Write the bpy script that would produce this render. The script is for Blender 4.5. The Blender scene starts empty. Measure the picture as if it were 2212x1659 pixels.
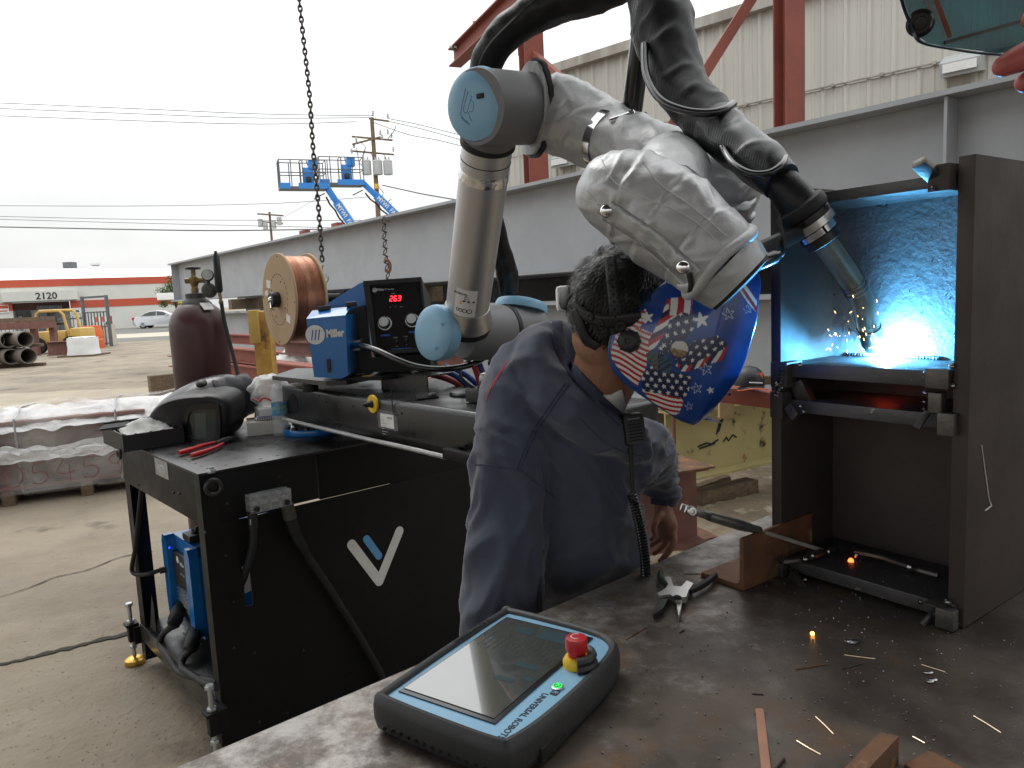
import bpy, bmesh, math, random
from math import pi, sin, cos, radians, sqrt, atan2, floor, exp
from mathutils import Vector as V, Matrix as M, noise
random.seed(7)
S = bpy.context.scene
C = S.collection
# ------------------------------------------------------------------ camera
F, CX, CY, CAMH = 1620., 1106., 829.5, 1.5
PT, RL = radians(6.9), radians(2.7)
FW = V((0, cos(PT), -sin(PT))); UP0 = V((0, sin(PT), cos(PT))); RT0 = V((1, 0, 0))
RT = RT0*cos(RL) - UP0*sin(RL); UP = RT0*sin(RL) + UP0*cos(RL)
CAM = V((0, 0, CAMH))
cd = bpy.data.cameras.new('camera'); cam = bpy.data.objects.new('camera', cd); C.objects.link(cam)
mw = M.Identity(4)
for i, a in enumerate((RT, UP, -FW)):
    for k in range(3): mw[k][i] = a[k]
mw.translation = CAM
cam.matrix_world = mw
cd.sensor_width = 36; cd.lens = 36*F/2212; cd.clip_start = .02; cd.clip_end = 3000
S.camera = cam
S.render.resolution_x, S.render.resolution_y = 1024, 768
# ------------------------------------------------------------------ sky, sun, exposure
w = bpy.data.worlds.new('World'); S.world = w; w.use_nodes = True
nt = w.node_tree; N = nt.nodes; L = nt.links; N.clear()
SUN_EL, SUN_AZ = radians(55), radians(-35)
out = N.new('ShaderNodeOutputWorld'); bg = N.new('ShaderNodeBackground'); bg.inputs['Strength'].default_value = .1
sky = N.new('ShaderNodeTexSky'); sky.sky_type = 'NISHITA'; sky.sun_disc = False
sky.sun_elevation = SUN_EL; sky.sun_rotation = SUN_AZ; sky.dust_density = 4; sky.air_density = 1.2
tc = N.new('ShaderNodeTexCoord'); sep = N.new('ShaderNodeSeparateXYZ'); L.new(tc.outputs['Generated'], sep.inputs[0])
mr = N.new('ShaderNodeMapRange'); mr.inputs['From Min'].default_value = 0.0; mr.inputs['From Max'].default_value = .55
mr.inputs['To Min'].default_value = 6.3; mr.inputs['To Max'].default_value = 17.0
L.new(sep.outputs['Z'], mr.inputs['Value'])
mp = N.new('ShaderNodeMapping'); mp.inputs['Scale'].default_value = (1.6, 1.6, 5); L.new(tc.outputs['Generated'], mp.inputs['Vector'])
nz = N.new('ShaderNodeTexNoise'); nz.inputs['Scale'].default_value = 1.7; nz.inputs['Detail'].default_value = 5; L.new(mp.outputs[0], nz.inputs['Vector'])
m2 = N.new('ShaderNodeMapRange'); m2.inputs['From Min'].default_value = .3; m2.inputs['From Max'].default_value = .7
m2.inputs['To Min'].default_value = .86; m2.inputs['To Max'].default_value = 1.1; L.new(nz.outputs['Fac'], m2.inputs['Value'])
mu = N.new('ShaderNodeMath'); mu.operation = 'MULTIPLY'; L.new(mr.outputs[0], mu.inputs[0]); L.new(m2.outputs[0], mu.inputs[1])
cl = N.new('ShaderNodeVectorMath'); cl.operation = 'SCALE'; cl.inputs[0].default_value = (.985, 1.0, 1.0); L.new(mu.outputs[0], cl.inputs['Scale'])
mx = N.new('ShaderNodeMix'); mx.data_type = 'RGBA'; mx.inputs['Factor'].default_value = .93      # the cloud deck over the clear sky
sky.ground_albedo = .3; L.new(sky.outputs[0], mx.inputs['A']); L.new(cl.outputs[0], mx.inputs['B'])
L.new(mx.outputs['Result'], bg.inputs['Color']); L.new(bg.outputs[0], out.inputs[0])
sd = bpy.data.lights.new('sun', 'SUN'); sd.energy = .7; sd.angle = radians(25); sd.color = (1, .985, .96)
sun = bpy.data.objects.new('sun', sd); C.objects.link(sun)
sdir = V((sin(SUN_AZ)*cos(SUN_EL), cos(SUN_AZ)*cos(SUN_EL), sin(SUN_EL)))
sun.rotation_euler = sdir.to_track_quat('Z', 'Y').to_euler()
S.view_settings.view_transform = 'Standard'; S.view_settings.look = 'None'
S.view_settings.exposure = .30; S.view_settings.gamma = 1; S.view_settings.use_curve_mapping = False
S.render.engine = 'CYCLES'
# ------------------------------------------------------------------ helpers
def ray(x, y): return FW + RT*((x-CX)/F) - UP*((y-CY)/F)
def atz(x, y, z):                       # the point of the plane z seen at a place of the photograph (2212 wide)
    d = ray(x, y); return CAM + d*((z-CAMH)/d.z)
def at(x, y, Y):                        # the point at distance Y
    d = ray(x, y); return CAM + d*(Y/d.y)
def onp(x, y, o, n):
    d = ray(x, y); return CAM + d*((o-CAM).dot(n)/d.dot(n))
def fr(o, x, z):                        # frame: origin, x axis, z axis
    z = V(z).normalized(); x = V(x); x = (x - z*x.dot(z)).normalized(); y = z.cross(x)
    m = M.Identity(4)
    for i, a in enumerate((x, y, z)):
        for k in range(3): m[k][i] = a[k]
    m.translation = V(o); return m
def cr(pts, n=8):                       # Catmull-Rom through tuples of any length
    P = [tuple(p) for p in pts]; P = [P[0]] + P + [P[-1]]; out = []
    for i in range(1, len(P)-2):
        for k in range(n):
            t = k/n; o = []
            for a, b, c, d in zip(P[i-1], P[i], P[i+1], P[i+2]):
                o.append(.5*(2*b + (c-a)*t + (2*a-5*b+4*c-d)*t*t + (3*b-a-3*c+d)*t**3))
            out.append(tuple(o))
    out.append(P[-2]); return out
def nz3(p, s=1.): return noise.noise(V(p)*s)
class MB:
    def __init__(s, X=None): s.v = []; s.f = []; s.X = X
    def add(s, vs, fs):
        n = len(s.v)
        s.v += [(s.X @ V(p)) if s.X else V(p) for p in vs]; s.f += [tuple(i+n for i in f) for f in fs]
        return s
    def box(s, c, d, bev=0, R=None):
        x, y, z = d[0]/2, d[1]/2, d[2]/2
        if bev <= 0:
            vs = [V((a*x, b*y, e*z)) for a in (-1, 1) for b in (-1, 1) for e in (-1, 1)]
            fs = [(0, 1, 3, 2), (4, 6, 7, 5), (0, 4, 5, 1), (2, 3, 7, 6), (0, 2, 6, 4), (1, 5, 7, 3)]
        else:
            b = bmesh.new(); bmesh.ops.create_cube(b, size=1)
            for q in b.verts: q.co = V((q.co.x*2*x, q.co.y*2*y, q.co.z*2*z))
            bmesh.ops.bevel(b, geom=b.edges[:], offset=min(bev, .49*min(d)), segments=2, affect='EDGES', profile=.6)
            b.verts.index_update(); vs = [q.co.copy() for q in b.verts]; fs = [tuple(q.index for q in f.verts) for f in b.faces]; b.free()
        if R is not None: vs = [R @ q for q in vs]
        return s.add([V(c)+q for q in vs], fs)
    def bx(s, a, b, bev=0):             # box between two corners
        a, b = V(a), V(b); return s.box((a+b)/2, [abs(t) for t in (b-a)], bev)
    def bar(s, p, q, wd, h, up=(0, 0, 1), bev=0):   # rectangular bar p->q
        p, q = V(p), V(q); d = q-p; ln = d.length; X = s.X; m = fr(p, up, d); s.X = (X @ m) if X else m
        s.box((0, 0, ln/2), (h, wd, ln), bev); s.X = X; return s
    def tube(s, pts, r, seg=8, cap=True, closed=False, jit=None):
        P = [V(p[:3]) for p in pts]; n = len(P); rs = [p[3] for p in pts] if len(pts[0]) > 3 else ([r]*n if not isinstance(r, (list, tuple)) else r)
        t0 = (P[1]-P[0]).normalized(); a = V((0, 0, 1)) if abs(t0.z) < .9 else V((1, 0, 0)); nr = (a - t0*a.dot(t0)).normalized()
        vs = []; fs = []
        for i in range(n):
            if closed: t = (P[(i+1) % n]-P[i-1]).normalized()
            else: t = (P[min(i+1, n-1)]-P[max(i-1, 0)]).normalized()
            nr = (nr - t*nr.dot(t)).normalized(); bn = t.cross(nr)
            for k in range(seg):
                an = 2*pi*k/seg; q = nr*cos(an)+bn*sin(an); rr = rs[i]
                if jit: rr *= jit(i/(n-1), an, P[i]+q*rr)
                vs.append(P[i]+q*rr)
        m = n if closed else n-1
        for i in range(m):
            for k in range(seg):
                a, b = i*seg+k, i*seg+(k+1) % seg; j = ((i+1) % n)*seg
                fs.append((a, b, j+(k+1) % seg, j+k))
        if cap and not closed: fs.append(tuple(range(seg-1, -1, -1))); fs.append(tuple((n-1)*seg+k for k in range(seg)))
        return s.add(vs, fs)
    def cyl(s, p, q, r, seg=16, r2=None): return s.tube([V(p), V(q)], [r, r if r2 is None else r2], seg)
    def lathe(s, prof, seg=24, X=None, cap=True, sx=1, sy=1):  # profile of (r, z)
        vs = []; fs = []; n = len(prof)
        for r, z in prof:
            for k in range(seg): an = 2*pi*k/seg; vs.append(V((r*cos(an)*sx, r*sin(an)*sy, z)))
        for i in range(n-1):
            for k in range(seg): fs.append((i*seg+k, i*seg+(k+1) % seg, (i+1)*seg+(k+1) % seg, (i+1)*seg+k))
        if cap: fs.append(tuple(range(seg-1, -1, -1))); fs.append(tuple((n-1)*seg+k for k in range(seg)))
        if X: vs = [X @ q for q in vs]
        return s.add(vs, fs)
    def prism(s, poly, z0, z1, X=None):
        n = len(poly); vs = [V((p[0], p[1], z0)) for p in poly]+[V((p[0], p[1], z1)) for p in poly]
        if X: vs = [X @ q for q in vs]
        fs = [tuple(range(n-1, -1, -1)), tuple(range(n, 2*n))]+[(i, (i+1) % n, n+(i+1) % n, n+i) for i in range(n)]
        return s.add(vs, fs)
    def ball(s, c, r, seg=10, sc=(1, 1, 1), jit=0):
        vs = []; fs = []; h = seg//2+1
        for i in range(h+1):
            th = pi*i/h
            for k in range(seg):
                ph = 2*pi*k/seg; q = V((sin(th)*cos(ph)*sc[0], sin(th)*sin(ph)*sc[1], cos(th)*sc[2]))*r
                if jit: q *= 1+jit*nz3(q/r*1.3+V(c)*7)
                vs.append(V(c)+q)
        for i in range(h):
            for k in range(seg): fs.append((i*seg+k, (i+1)*seg+k, (i+1)*seg+(k+1) % seg, i*seg+(k+1) % seg))
        return s.add(vs, fs)
    def grid(s, fn, nu, nv, cu=False, cv=False):
        vs = [fn(i/(nu if cu else nu-1), j/(nv if cv else nv-1)) for i in range(nu) for j in range(nv)]; fs = []
        for i in range(nu if cu else nu-1):
            for j in range(nv if cv else nv-1):
                a, b = (i+1) % nu, (j+1) % nv; fs.append((i*nv+j, a*nv+j, a*nv+b, i*nv+b))
        return s.add(vs, fs)
    def ring(s, c, n, R, r, seg=24, rs=8, sc=1.):
        m = fr(c, (1, 0, 0) if abs(V(n).normalized().x) < .9 else (0, 1, 0), n)
        return s.tube([m @ V((R*cos(2*pi*k/seg), R*sc*sin(2*pi*k/seg), 0)) for k in range(seg)], r, rs, closed=True)
    def bolt(s, p, n, r, h, six=True):  # bolt head
        m = fr(p, (1, 0, .01) if abs(V(n).normalized().x) < .9 else (0, 1, .01), n)
        return s.lathe([(r, 0), (r, h*.75), (r*.86, h)] if six else [(r, 0), (r*.95, h*.45), (r*.6, h*.9), (r*.1, h)], 6 if six else 12, m)
    def mesh(s, name, off=V((0, 0, 0)), ang=38, smooth=True, clean=True):
        me = bpy.data.meshes.new(name); me.from_pydata([q-off for q in s.v], [], s.f)
        if clean:
            b = bmesh.new(); b.from_mesh(me); bmesh.ops.remove_doubles(b, verts=b.verts[:], dist=1e-6)
            bmesh.ops.recalc_face_normals(b, faces=b.faces[:]); b.to_mesh(me); b.free()
        if smooth:
            me.polygons.foreach_set('use_smooth', [True]*len(me.polygons)); me.set_sharp_from_angle(angle=radians(ang))
        me.update(); return me
    def build(s, name, mat, parent=None, ang=38, smooth=True, clean=True, label=None, kind=None):
        if parent is None:
            lo = [min(q[k] for q in s.v) for k in range(3)]; hi = [max(q[k] for q in s.v) for k in range(3)]
            off = V(((lo[0]+hi[0])/2, (lo[1]+hi[1])/2, lo[2]))
        else:
            r = parent
            while r.parent: r = r.parent
            off = V(r['org']) if 'org' in r else V(r.location)
        me = s.mesh(name, off, ang, smooth, clean); me.materials.append(mat)
        o = bpy.data.objects.new(name, me); C.objects.link(o)
        if parent is None: o.location = off
        else: o.parent = parent
        if label: o['label'] = label
        if kind: o['kind'] = kind
        return o
def tag(o, label, cat, group=None):
    o['label'] = label; o['category'] = cat
    if group: o['group'] = group
    return o
def thing(name, label, cat, loc=(0, 0, 0), group=None):
    o = bpy.data.objects.new(name, None); C.objects.link(o); o.location = V(loc); o.empty_display_size = .05
    return tag(o, label, cat, group)
def dup(o, loc, label=None, rot=None, sc=None):
    def cp(a, par):
        c = a.copy(); C.objects.link(c)
        if par: c.parent = par
        for ch in list(a.children): cp(ch, c)
        return c
    c = cp(o, None); c.location = V(loc)
    if rot is not None: c.rotation_euler.z = rot
    if sc: c.scale = (sc, sc, sc)
    if label: c['label'] = label
    return c
def structure(o): o['kind'] = 'structure'; return o
def text_mb(txt, size, X, depth=.0008, bold=0, sx=1., shear=0., mb=None, align='CENTER'):
    cu = bpy.data.curves.new('t', 'FONT'); cu.body = txt; cu.size = size; cu.align_x = align; cu.align_y = 'CENTER'; cu.offset = bold
    cu.extrude = depth; cu.resolution_u = 3; cu.shear = shear
    o = bpy.data.objects.new('t', cu); me = bpy.data.meshes.new_from_object(o)
    mb = mb or MB(); vs = [X @ V((q.co.x*sx, q.co.y, q.co.z)) for q in me.vertices]
    mb.add(vs, [tuple(p.vertices) for p in me.polygons])
    bpy.data.objects.remove(o); bpy.data.curves.remove(cu); bpy.data.meshes.remove(me)
    return mb
def ibeam(mb, p, q, h, wd, tf, tw, up=(0, 0, 1)):   # p, q: middle of the bottom
    p, q = V(p), V(q); d = (q-p); ln = d.length; m = fr(p, d, up); X = mb.X; mb.X = (X @ m) if X else m
    mb.bx((0, -wd/2, 0), (ln, wd/2, tf)); mb.bx((0, -wd/2, h-tf), (ln, wd/2, h)); mb.bx((0, -tw/2, tf), (ln, tw/2, h-tf)); mb.X = X
    return mb
def capsule2d(a, b, r, n=8):
    a, b = V((a[0], a[1])), V((b[0], b[1])); t = atan2(b.y-a.y, b.x-a.x); o = []
    for i in range(n+1): an = t-pi/2+pi*i/n; o.append((b.x+r*cos(an), b.y+r*sin(an)))
    for i in range(n+1): an = t+pi/2+pi*i/n; o.append((a.x+r*cos(an), a.y+r*sin(an)))
    return o
def rrect(wd, h, r, n=4):
    o = []
    for cx, cy, a0 in ((wd/2-r, h/2-r, 0), (-wd/2+r, h/2-r, pi/2), (-wd/2+r, -h/2+r, pi), (wd/2-r, -h/2+r, 1.5*pi)):
        for i in range(n+1): a = a0+pi/2*i/n; o.append((cx+r*cos(a), cy+r*sin(a)))
    return o
from mathutils.bvhtree import BVHTree
def bvh(*os):
    vs, fs = [], []
    for o in os:
        off = V(o.location) if not o.parent else V(o.parent.location); n = len(vs); vs += [q.co+off for q in o.data.vertices]; fs += [[i+n for i in p.vertices] for p in o.data.polygons]
    return BVHTree.FromPolygons(vs, fs)
def hit(T_, x, y, off=.002):
    d = ray(x, y).normalized(); h = T_.ray_cast(CAM, d)
    return (h[0]-d*off, h[1] if h[1].dot(d) < 0 else -h[1]) if h[0] is not None else (None, None)
def surfline(T_, P, r_, name, m, par, off=.0005, n=6, seg=5):
    Q = [hit(T_, x, y, off)[0] for x, y in cr(P, n)]; Q = [tuple(q) for q in Q if q is not None]
    if len(Q) < 3: return None
    b = MB(); b.tube(Q, r_, seg); return b.build(name, m, par)
def surfstrip(T_, P, wpx, name, m, par, off=.0015, th=.0015, n=6):
    C_ = cr(P, n); vs = []; N_ = len(C_)
    for i, (x, y) in enumerate(C_):
        a, c = C_[max(i-1, 0)], C_[min(i+1, N_-1)]; d = V((c[0]-a[0], c[1]-a[1])).normalized(); w_ = wpx(i/(N_-1)) if callable(wpx) else wpx
        for s in (-1, -.33, .33, 1):
            h, nn = hit(T_, x-d.y*w_*s, y+d.x*w_*s, off)
            if h is None: h = vs[-1] if vs else at(x, y, 1.5)
            vs.append(h)
    fs = [(i*4+k, i*4+k+1, i*4+k+5, i*4+k+4) for i in range(N_-1) for k in range(3)]
    b = MB(); b.add(vs, fs); o = b.build(name, m, par); s_ = o.modifiers.new('thickness', 'SOLIDIFY'); s_.thickness = th; s_.offset = 0; return o
# ------------------------------------------------------------------ materials
def mat(name, c1, c2=None, sc=6, rough=.5, metal=0, bump=0, bsc=40, c3=None, sc3=20, th3=.62, rv=.0, stretch=(1, 1, 1), det=6, coat=0, sheen=0,
        lo=.35, hi=.68, trans=0, alpha=1, emis=None, es=0, bstretch=None, c4=None, sc4=90, th4=.66, ior=1.45, spec=.5, soft3=.06):
    m = bpy.data.materials.new(name); m.use_nodes = True; nt = m.node_tree; N = nt.nodes; L = nt.links
    b = N['Principled BSDF']; I = b.inputs
    I['Base Color'].default_value = (*c1, 1); I['Roughness'].default_value = rough; I['Metallic'].default_value = metal; I['IOR'].default_value = ior
    I['Coat Weight'].default_value = coat; I['Coat Roughness'].default_value = .12; I['Sheen Weight'].default_value = sheen; I['Transmission Weight'].default_value = trans
    I['Alpha'].default_value = alpha; I['Specular IOR Level'].default_value = spec
    if emis: I['Emission Color'].default_value = (*emis, 1); I['Emission Strength'].default_value = es
    tcn = N.new('ShaderNodeTexCoord'); mpn = N.new('ShaderNodeMapping'); mpn.inputs['Scale'].default_value = stretch; L.new(tcn.outputs['Object'], mpn.inputs['Vector'])
    def nse(s, d=det, vec=None):
        n = N.new('ShaderNodeTexNoise'); n.inputs['Scale'].default_value = s; n.inputs['Detail'].default_value = d; n.inputs['Roughness'].default_value = .6
        L.new((vec or mpn).outputs[0], n.inputs['Vector']); return n
    def rng(o, a, b_, c=0., d=1.):
        r = N.new('ShaderNodeMapRange'); r.inputs['From Min'].default_value = a; r.inputs['From Max'].default_value = b_
        r.inputs['To Min'].default_value = c; r.inputs['To Max'].default_value = d; r.interpolation_type = 'SMOOTHSTEP'; L.new(o, r.inputs['Value']); return r.outputs[0]
    col = None
    def mix(fac, a, bcol):
        x = N.new('ShaderNodeMix'); x.data_type = 'RGBA'; L.new(fac, x.inputs['Factor'])
        if a is None: x.inputs['A'].default_value = (*c1, 1)
        else: L.new(a, x.inputs['A'])
        x.inputs['B'].default_value = (*bcol, 1); return x.outputs['Result']
    n1 = nse(sc)
    if c2: col = mix(rng(n1.outputs['Fac'], lo, hi), col, c2)
    if c3: col = mix(rng(nse(sc3).outputs['Fac'], th3-soft3, th3+soft3), col, c3)
    if c4: col = mix(rng(nse(sc4, 3).outputs['Fac'], th4-.03, th4+.03), col, c4)
    if col: L.new(col, I['Base Color'])
    if rv: L.new(rng(nse(sc*1.7+3).outputs['Fac'], .3, .7, max(rough-rv, .02), min(rough+rv, 1)), I['Roughness'])
    if bump:
        vec = None
        if bstretch: vec = N.new('ShaderNodeMapping'); vec.inputs['Scale'].default_value = bstretch; L.new(tcn.outputs['Object'], vec.inputs['Vector'])
        bn = N.new('ShaderNodeBump'); bn.inputs['Strength'].default_value = bump; bn.inputs['Distance'].default_value = .3/bsc if bsc > 3 else .05
        L.new(nse(bsc, 4, vec).outputs['Fac'], bn.inputs['Height']); L.new(bn.outputs[0], I['Normal'])
    return m
def glow(name, c, s):
    m = bpy.data.materials.new(name); m.use_nodes = True; b = m.node_tree.nodes['Principled BSDF'].inputs
    b['Base Color'].default_value = (*[min(t, .8) for t in c], 1); b['Emission Color'].default_value = (*c, 1); b['Emission Strength'].default_value = s
    return m
K = {}
K['concrete'] = mat('yard_concrete', (.285, .238, .176), (.180, .149, .112), sc=.7, rough=.85, bump=.6, bsc=24, c3=(.11, .09, .068), sc3=1.3, th3=.62, c4=(.42, .38, .31), sc4=70, th4=.70, rv=.1)
K['slab'] = mat('pale_slab', (.36, .31, .23), (.29, .25, .19), sc=1.2, rough=.85, bump=.4, bsc=26)
K['asphalt'] = mat('asphalt', (.13, .13, .125), (.17, .165, .155), sc=.4, rough=.9, bump=.3, bsc=20)
K['kerb'] = mat('kerb_concrete', (.5, .45, .36), (.42, .38, .31), sc=.6, rough=.9)
K['joint'] = mat('dark_joint', (.03, .027, .022), (.06, .05, .04), sc=8, rough=.9)
K['dirt'] = mat('dirt', (.22, .175, .12), (.13, .10, .07), sc=3, rough=.95, bump=.9, bsc=14, c3=(.34, .29, .21), sc3=6, th3=.6)
K['plate_'] = mat('mill_plate', (.062, .053, .046), (.125, .105, .088), sc=4.5, rough=.44, metal=.55, bump=.12, bsc=60, c3=(.14, .075, .035), sc3=5.5, th3=.63, c4=(.30, .28, .26), sc4=130, th4=.70, rv=.16, soft3=.1)
K['boxsteel'] = mat('dark_mill_steel', (.055, .044, .040), (.078, .063, .057), sc=3, rough=.58, metal=.3, bump=.12, bsc=90, c3=(.10, .065, .045), sc3=4, th3=.66, rv=.1)
K['webplate'] = mat('spattered_web_steel', (.16, .155, .155), (.23, .22, .21), sc=5, rough=.6, metal=.3, bump=.5, bsc=70, rv=.1, c4=(.06, .055, .05), sc4=50, th4=.70)
K['shelfsteel'] = mat('shelf_steel', (.075, .072, .072), (.115, .11, .11), sc=9, rough=.46, metal=.5, bump=.3, bsc=80, c4=(.25, .24, .23), sc4=60, th4=.68, rv=.12)
K['tab'] = mat('tab_steel', (.13, .12, .11), (.075, .068, .063), sc=18, rough=.42, metal=.7, bump=.3, bsc=120)
K['weld'] = mat('weld_metal', (.42, .42, .43), (.2, .2, .2), sc=40, rough=.25, metal=1, bump=.3, bsc=200)
K['rust'] = mat('rusted_steel', (.17, .075, .035), (.085, .05, .032), sc=14, rough=.75, bump=.35, bsc=90, c3=(.30, .15, .05), sc3=18, th3=.62)
K['redox'] = mat('red_oxide_primer', (.24, .065, .042), (.19, .05, .036), sc=3, rough=.65, bump=.08, bsc=40, c3=(.14, .06, .045), sc3=5, th3=.68)
K['darkred'] = mat('red_oxide_weathered', (.19, .085, .068), (.13, .062, .05), sc=5, rough=.8, bump=.1, bsc=60)
K['girder'] = mat('grey_primer', (.285, .297, .313), (.325, .337, .353), sc=1.6, rough=.55, bump=.05, bsc=60, rv=.08)
K['galv'] = mat('galvanised', (.5, .52, .53), (.38, .40, .41), sc=30, rough=.35, metal=.85)
K['chrome'] = mat('chrome', (.75, .75, .75), rough=.12, metal=1)
K['steelbolt'] = mat('zinc_bolt', (.6, .6, .58), (.4, .4, .39), sc=60, rough=.3, metal=1)
K['darksteel'] = mat('blackened_steel', (.035, .034, .034), (.055, .052, .05), sc=30, rough=.42, metal=.6, bump=.1, bsc=150)
K['gold'] = mat('brass_foot', (.62, .40, .10), (.5, .32, .08), sc=20, rough=.3, metal=.9)
K['brass'] = mat('aged_brass', (.28, .20, .09), (.14, .11, .06), sc=30, rough=.45, metal=.85, bump=.1, bsc=150)
K['black'] = mat('black_powder_coat', (.0045, .0045, .005), (.0065, .0065, .007), sc=5, rough=.48, bump=.08, bsc=500, rv=.06, spec=.28)
K['blacktop'] = mat('black_table_top', (.010, .010, .0105), (.015, .015, .015), sc=3, rough=.3, bump=.04, bsc=400, rv=.07, spec=.65)
K['rubber'] = mat('black_rubber', (.009, .009, .009), (.014, .014, .014), sc=20, rough=.6, bump=.1, bsc=200)
K['case'] = mat('textured_case', (.026, .026, .027), (.032, .032, .033), sc=12, rough=.5, bump=.45, bsc=260)
K['gloss'] = mat('gloss_black', (.012, .012, .013), rough=.2, coat=.5)
K['plast'] = mat('black_plastic', (.011, .011, .0115), (.015, .015, .0155), sc=20, rough=.45, bump=.05, bsc=300)
K['hole'] = mat('hole_dark', (.003, .003, .003), rough=.9)
K['mblue'] = mat('blue_enamel', (.011, .155, .45), (.010, .135, .40), sc=3, rough=.28, coat=.4, bump=.03, bsc=250)
K['robgrey'] = mat('robot_grey', (.15, .15, .156), (.165, .165, .17), sc=6, rough=.5, bump=.06, bsc=420)
K['capblue'] = mat('light_blue_cap', (.20, .39, .55), (.22, .42, .58), sc=5, rough=.34, bump=.02, bsc=300)
K['alu'] = mat('anodised_alu', (.53, .53, .535), (.57, .57, .575), sc=4, rough=.42, metal=.85, bump=.03, bsc=300, bstretch=(1, 1, .04))
K['alucast'] = mat('cast_alu', (.58, .56, .54), (.52, .51, .49), sc=8, rough=.3, metal=.9, bump=.05, bsc=250)
K['silver'] = mat('silver_cloth', (.40, .405, .41), (.48, .485, .49), sc=7, rough=.45, metal=.42, bump=.2, bsc=13, rv=.07)
K['piping'] = mat('silver_piping', (.46, .465, .47), rough=.5, metal=.3, bump=.3, bsc=90)
K['sleeve'] = mat('black_sleeve', (.006, .006, .0065), (.010, .010, .0105), sc=20, rough=.4, bump=.3, bsc=80, spec=.4)
K['mdf'] = mat('fibreboard', (.46, .32, .19), (.41, .28, .165), sc=9, rough=.75, bump=.08, bsc=200)
K['copper'] = mat('copper_wire', (.42, .215, .14), (.35, .17, .105), sc=12, rough=.33, metal=.85)
K['copperbar'] = mat('copper_strip', (.45, .24, .16), (.36, .19, .13), sc=14, rough=.5, metal=.5, bump=.1, bsc=80)
K['wirescrap'] = mat('bright_wire', (.75, .6, .42), rough=.3, metal=.9)
K['white'] = mat('white_paint', (.72, .73, .73), (.66, .67, .67), sc=2, rough=.6)
K['label'] = mat('white_label', (.75, .75, .74), (.68, .68, .67), sc=20, rough=.5)
K['print'] = mat('black_print', (.02, .02, .02), rough=.6)
K['greyprint'] = mat('grey_print', (.35, .35, .36), rough=.6)
K['maroon'] = mat('maroon_cylinder', (.046, .014, .015), (.062, .020, .020), sc=5, rough=.40, bump=.06, bsc=120, c3=(.12, .08, .075), sc3=9, th3=.73, rv=.1)
K['neck'] = mat('grey_collar', (.075, .075, .07), (.05, .05, .047), sc=12, rough=.6)
K['cloth'] = mat('navy_cotton', (.045, .052, .078), (.058, .065, .095), sc=9, rough=.92, bump=.35, bsc=420, sheen=.25, c4=(.09, .09, .12), sc4=260, th4=.68)
K['seam'] = mat('navy_rib', (.032, .036, .062), (.05, .053, .085), sc=60, rough=.95, bump=.5, bsc=300)
K['denim'] = mat('dark_trousers', (.03, .033, .045), (.04, .043, .055), sc=30, rough=.9, bump=.2, bsc=300)
K['skin'] = mat('skin', (.27, .135, .082), (.23, .105, .062), sc=14, rough=.55, bump=.15, bsc=260, c3=(.20, .085, .055), sc3=20, th3=.68)
K['skin'].node_tree.nodes['Principled BSDF'].inputs['Subsurface Weight'].default_value = .12
K['skin'].node_tree.nodes['Principled BSDF'].inputs['Subsurface Radius'].default_value = (.012, .005, .003)
K['hair'] = mat('black_hair', (.006, .0055, .005), (.012, .011, .010), sc=50, rough=.36, spec=.5)
K['tee'] = mat('white_undershirt', (.55, .55, .52), (.48, .48, .46), sc=20, rough=.9, bump=.2, bsc=120)
K['red'] = mat('red_plastic', (.48, .018, .022), (.42, .015, .018), sc=10, rough=.35)
K['yellow'] = mat('yellow_plastic', (.75, .48, .02), rough=.4)
K['orange'] = mat('orange_paint', (.72, .13, .03), (.6, .12, .04), sc=3, rough=.6)
K['beamyellow'] = mat('old_yellow_paint', (.45, .385, .18), (.38, .32, .15), sc=3, rough=.7, bump=.1, bsc=50, c3=(.045, .035, .022), sc3=7, th3=.66, c4=(.3, .15, .05), sc4=9, th4=.70)
K['rustyellow'] = mat('rusty_yellow_post', (.52, .30, .06), (.30, .16, .05), sc=9, rough=.75, bump=.2, bsc=60, c3=(.16, .07, .03), sc3=12, th3=.6)
K['wood'] = mat('old_timber', (.17, .12, .075), (.10, .072, .05), sc=6, rough=.9, bump=.5, bsc=40, stretch=(1, 6, 6))
K['palewood'] = mat('pale_timber', (.42, .30, .17), (.33, .23, .13), sc=6, rough=.85, bump=.2, bsc=40)
K['wallbeige'] = mat('beige_siding', (.535, .52, .475), (.48, .465, .42), sc=.8, rough=.6, stretch=(3, 3, .3), bump=.04, bsc=30)
K['gutter'] = mat('weathered_gutter', (.42, .41, .38), (.27, .24, .20), sc=4, rough=.7, stretch=(1, 1, .2))
K['bred'] = mat('building_red_band', (.48, .085, .045), (.43, .075, .042), sc=.5, rough=.7)
K['bwhite'] = mat('building_white', (.62, .62, .57), (.56, .56, .52), sc=.5, rough=.8, bump=.2, bsc=4)
K['roofw'] = mat('white_roof', (.82, .82, .81), rough=.7)
K['glassdk'] = mat('dark_glass', (.02, .024, .028), rough=.08, coat=.4)
K['carpaint'] = mat('silver_car_paint', (.55, .56, .58), rough=.3, metal=.5, coat=.6)
K['tyre'] = mat('tyre', (.015, .015, .015), rough=.85)
K['fence'] = mat('grey_iron', (.085, .095, .11), (.12, .13, .14), sc=8, rough=.55)
K['pipe'] = mat('grey_pipe', (.15, .135, .115), (.10, .085, .07), sc=3, rough=.7, bump=.1, bsc=30)
K['pole'] = mat('wooden_pole', (.20, .14, .09), (.13, .09, .06), sc=3, rough=.9, bump=.2, bsc=20, stretch=(4, 4, .4))
K['liftblue'] = mat('lift_blue', (.03, .22, .62), (.03, .19, .54), sc=.8, rough=.4)
K['trafo'] = mat('transformer_grey', (.42, .44, .44), rough=.5)
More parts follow.
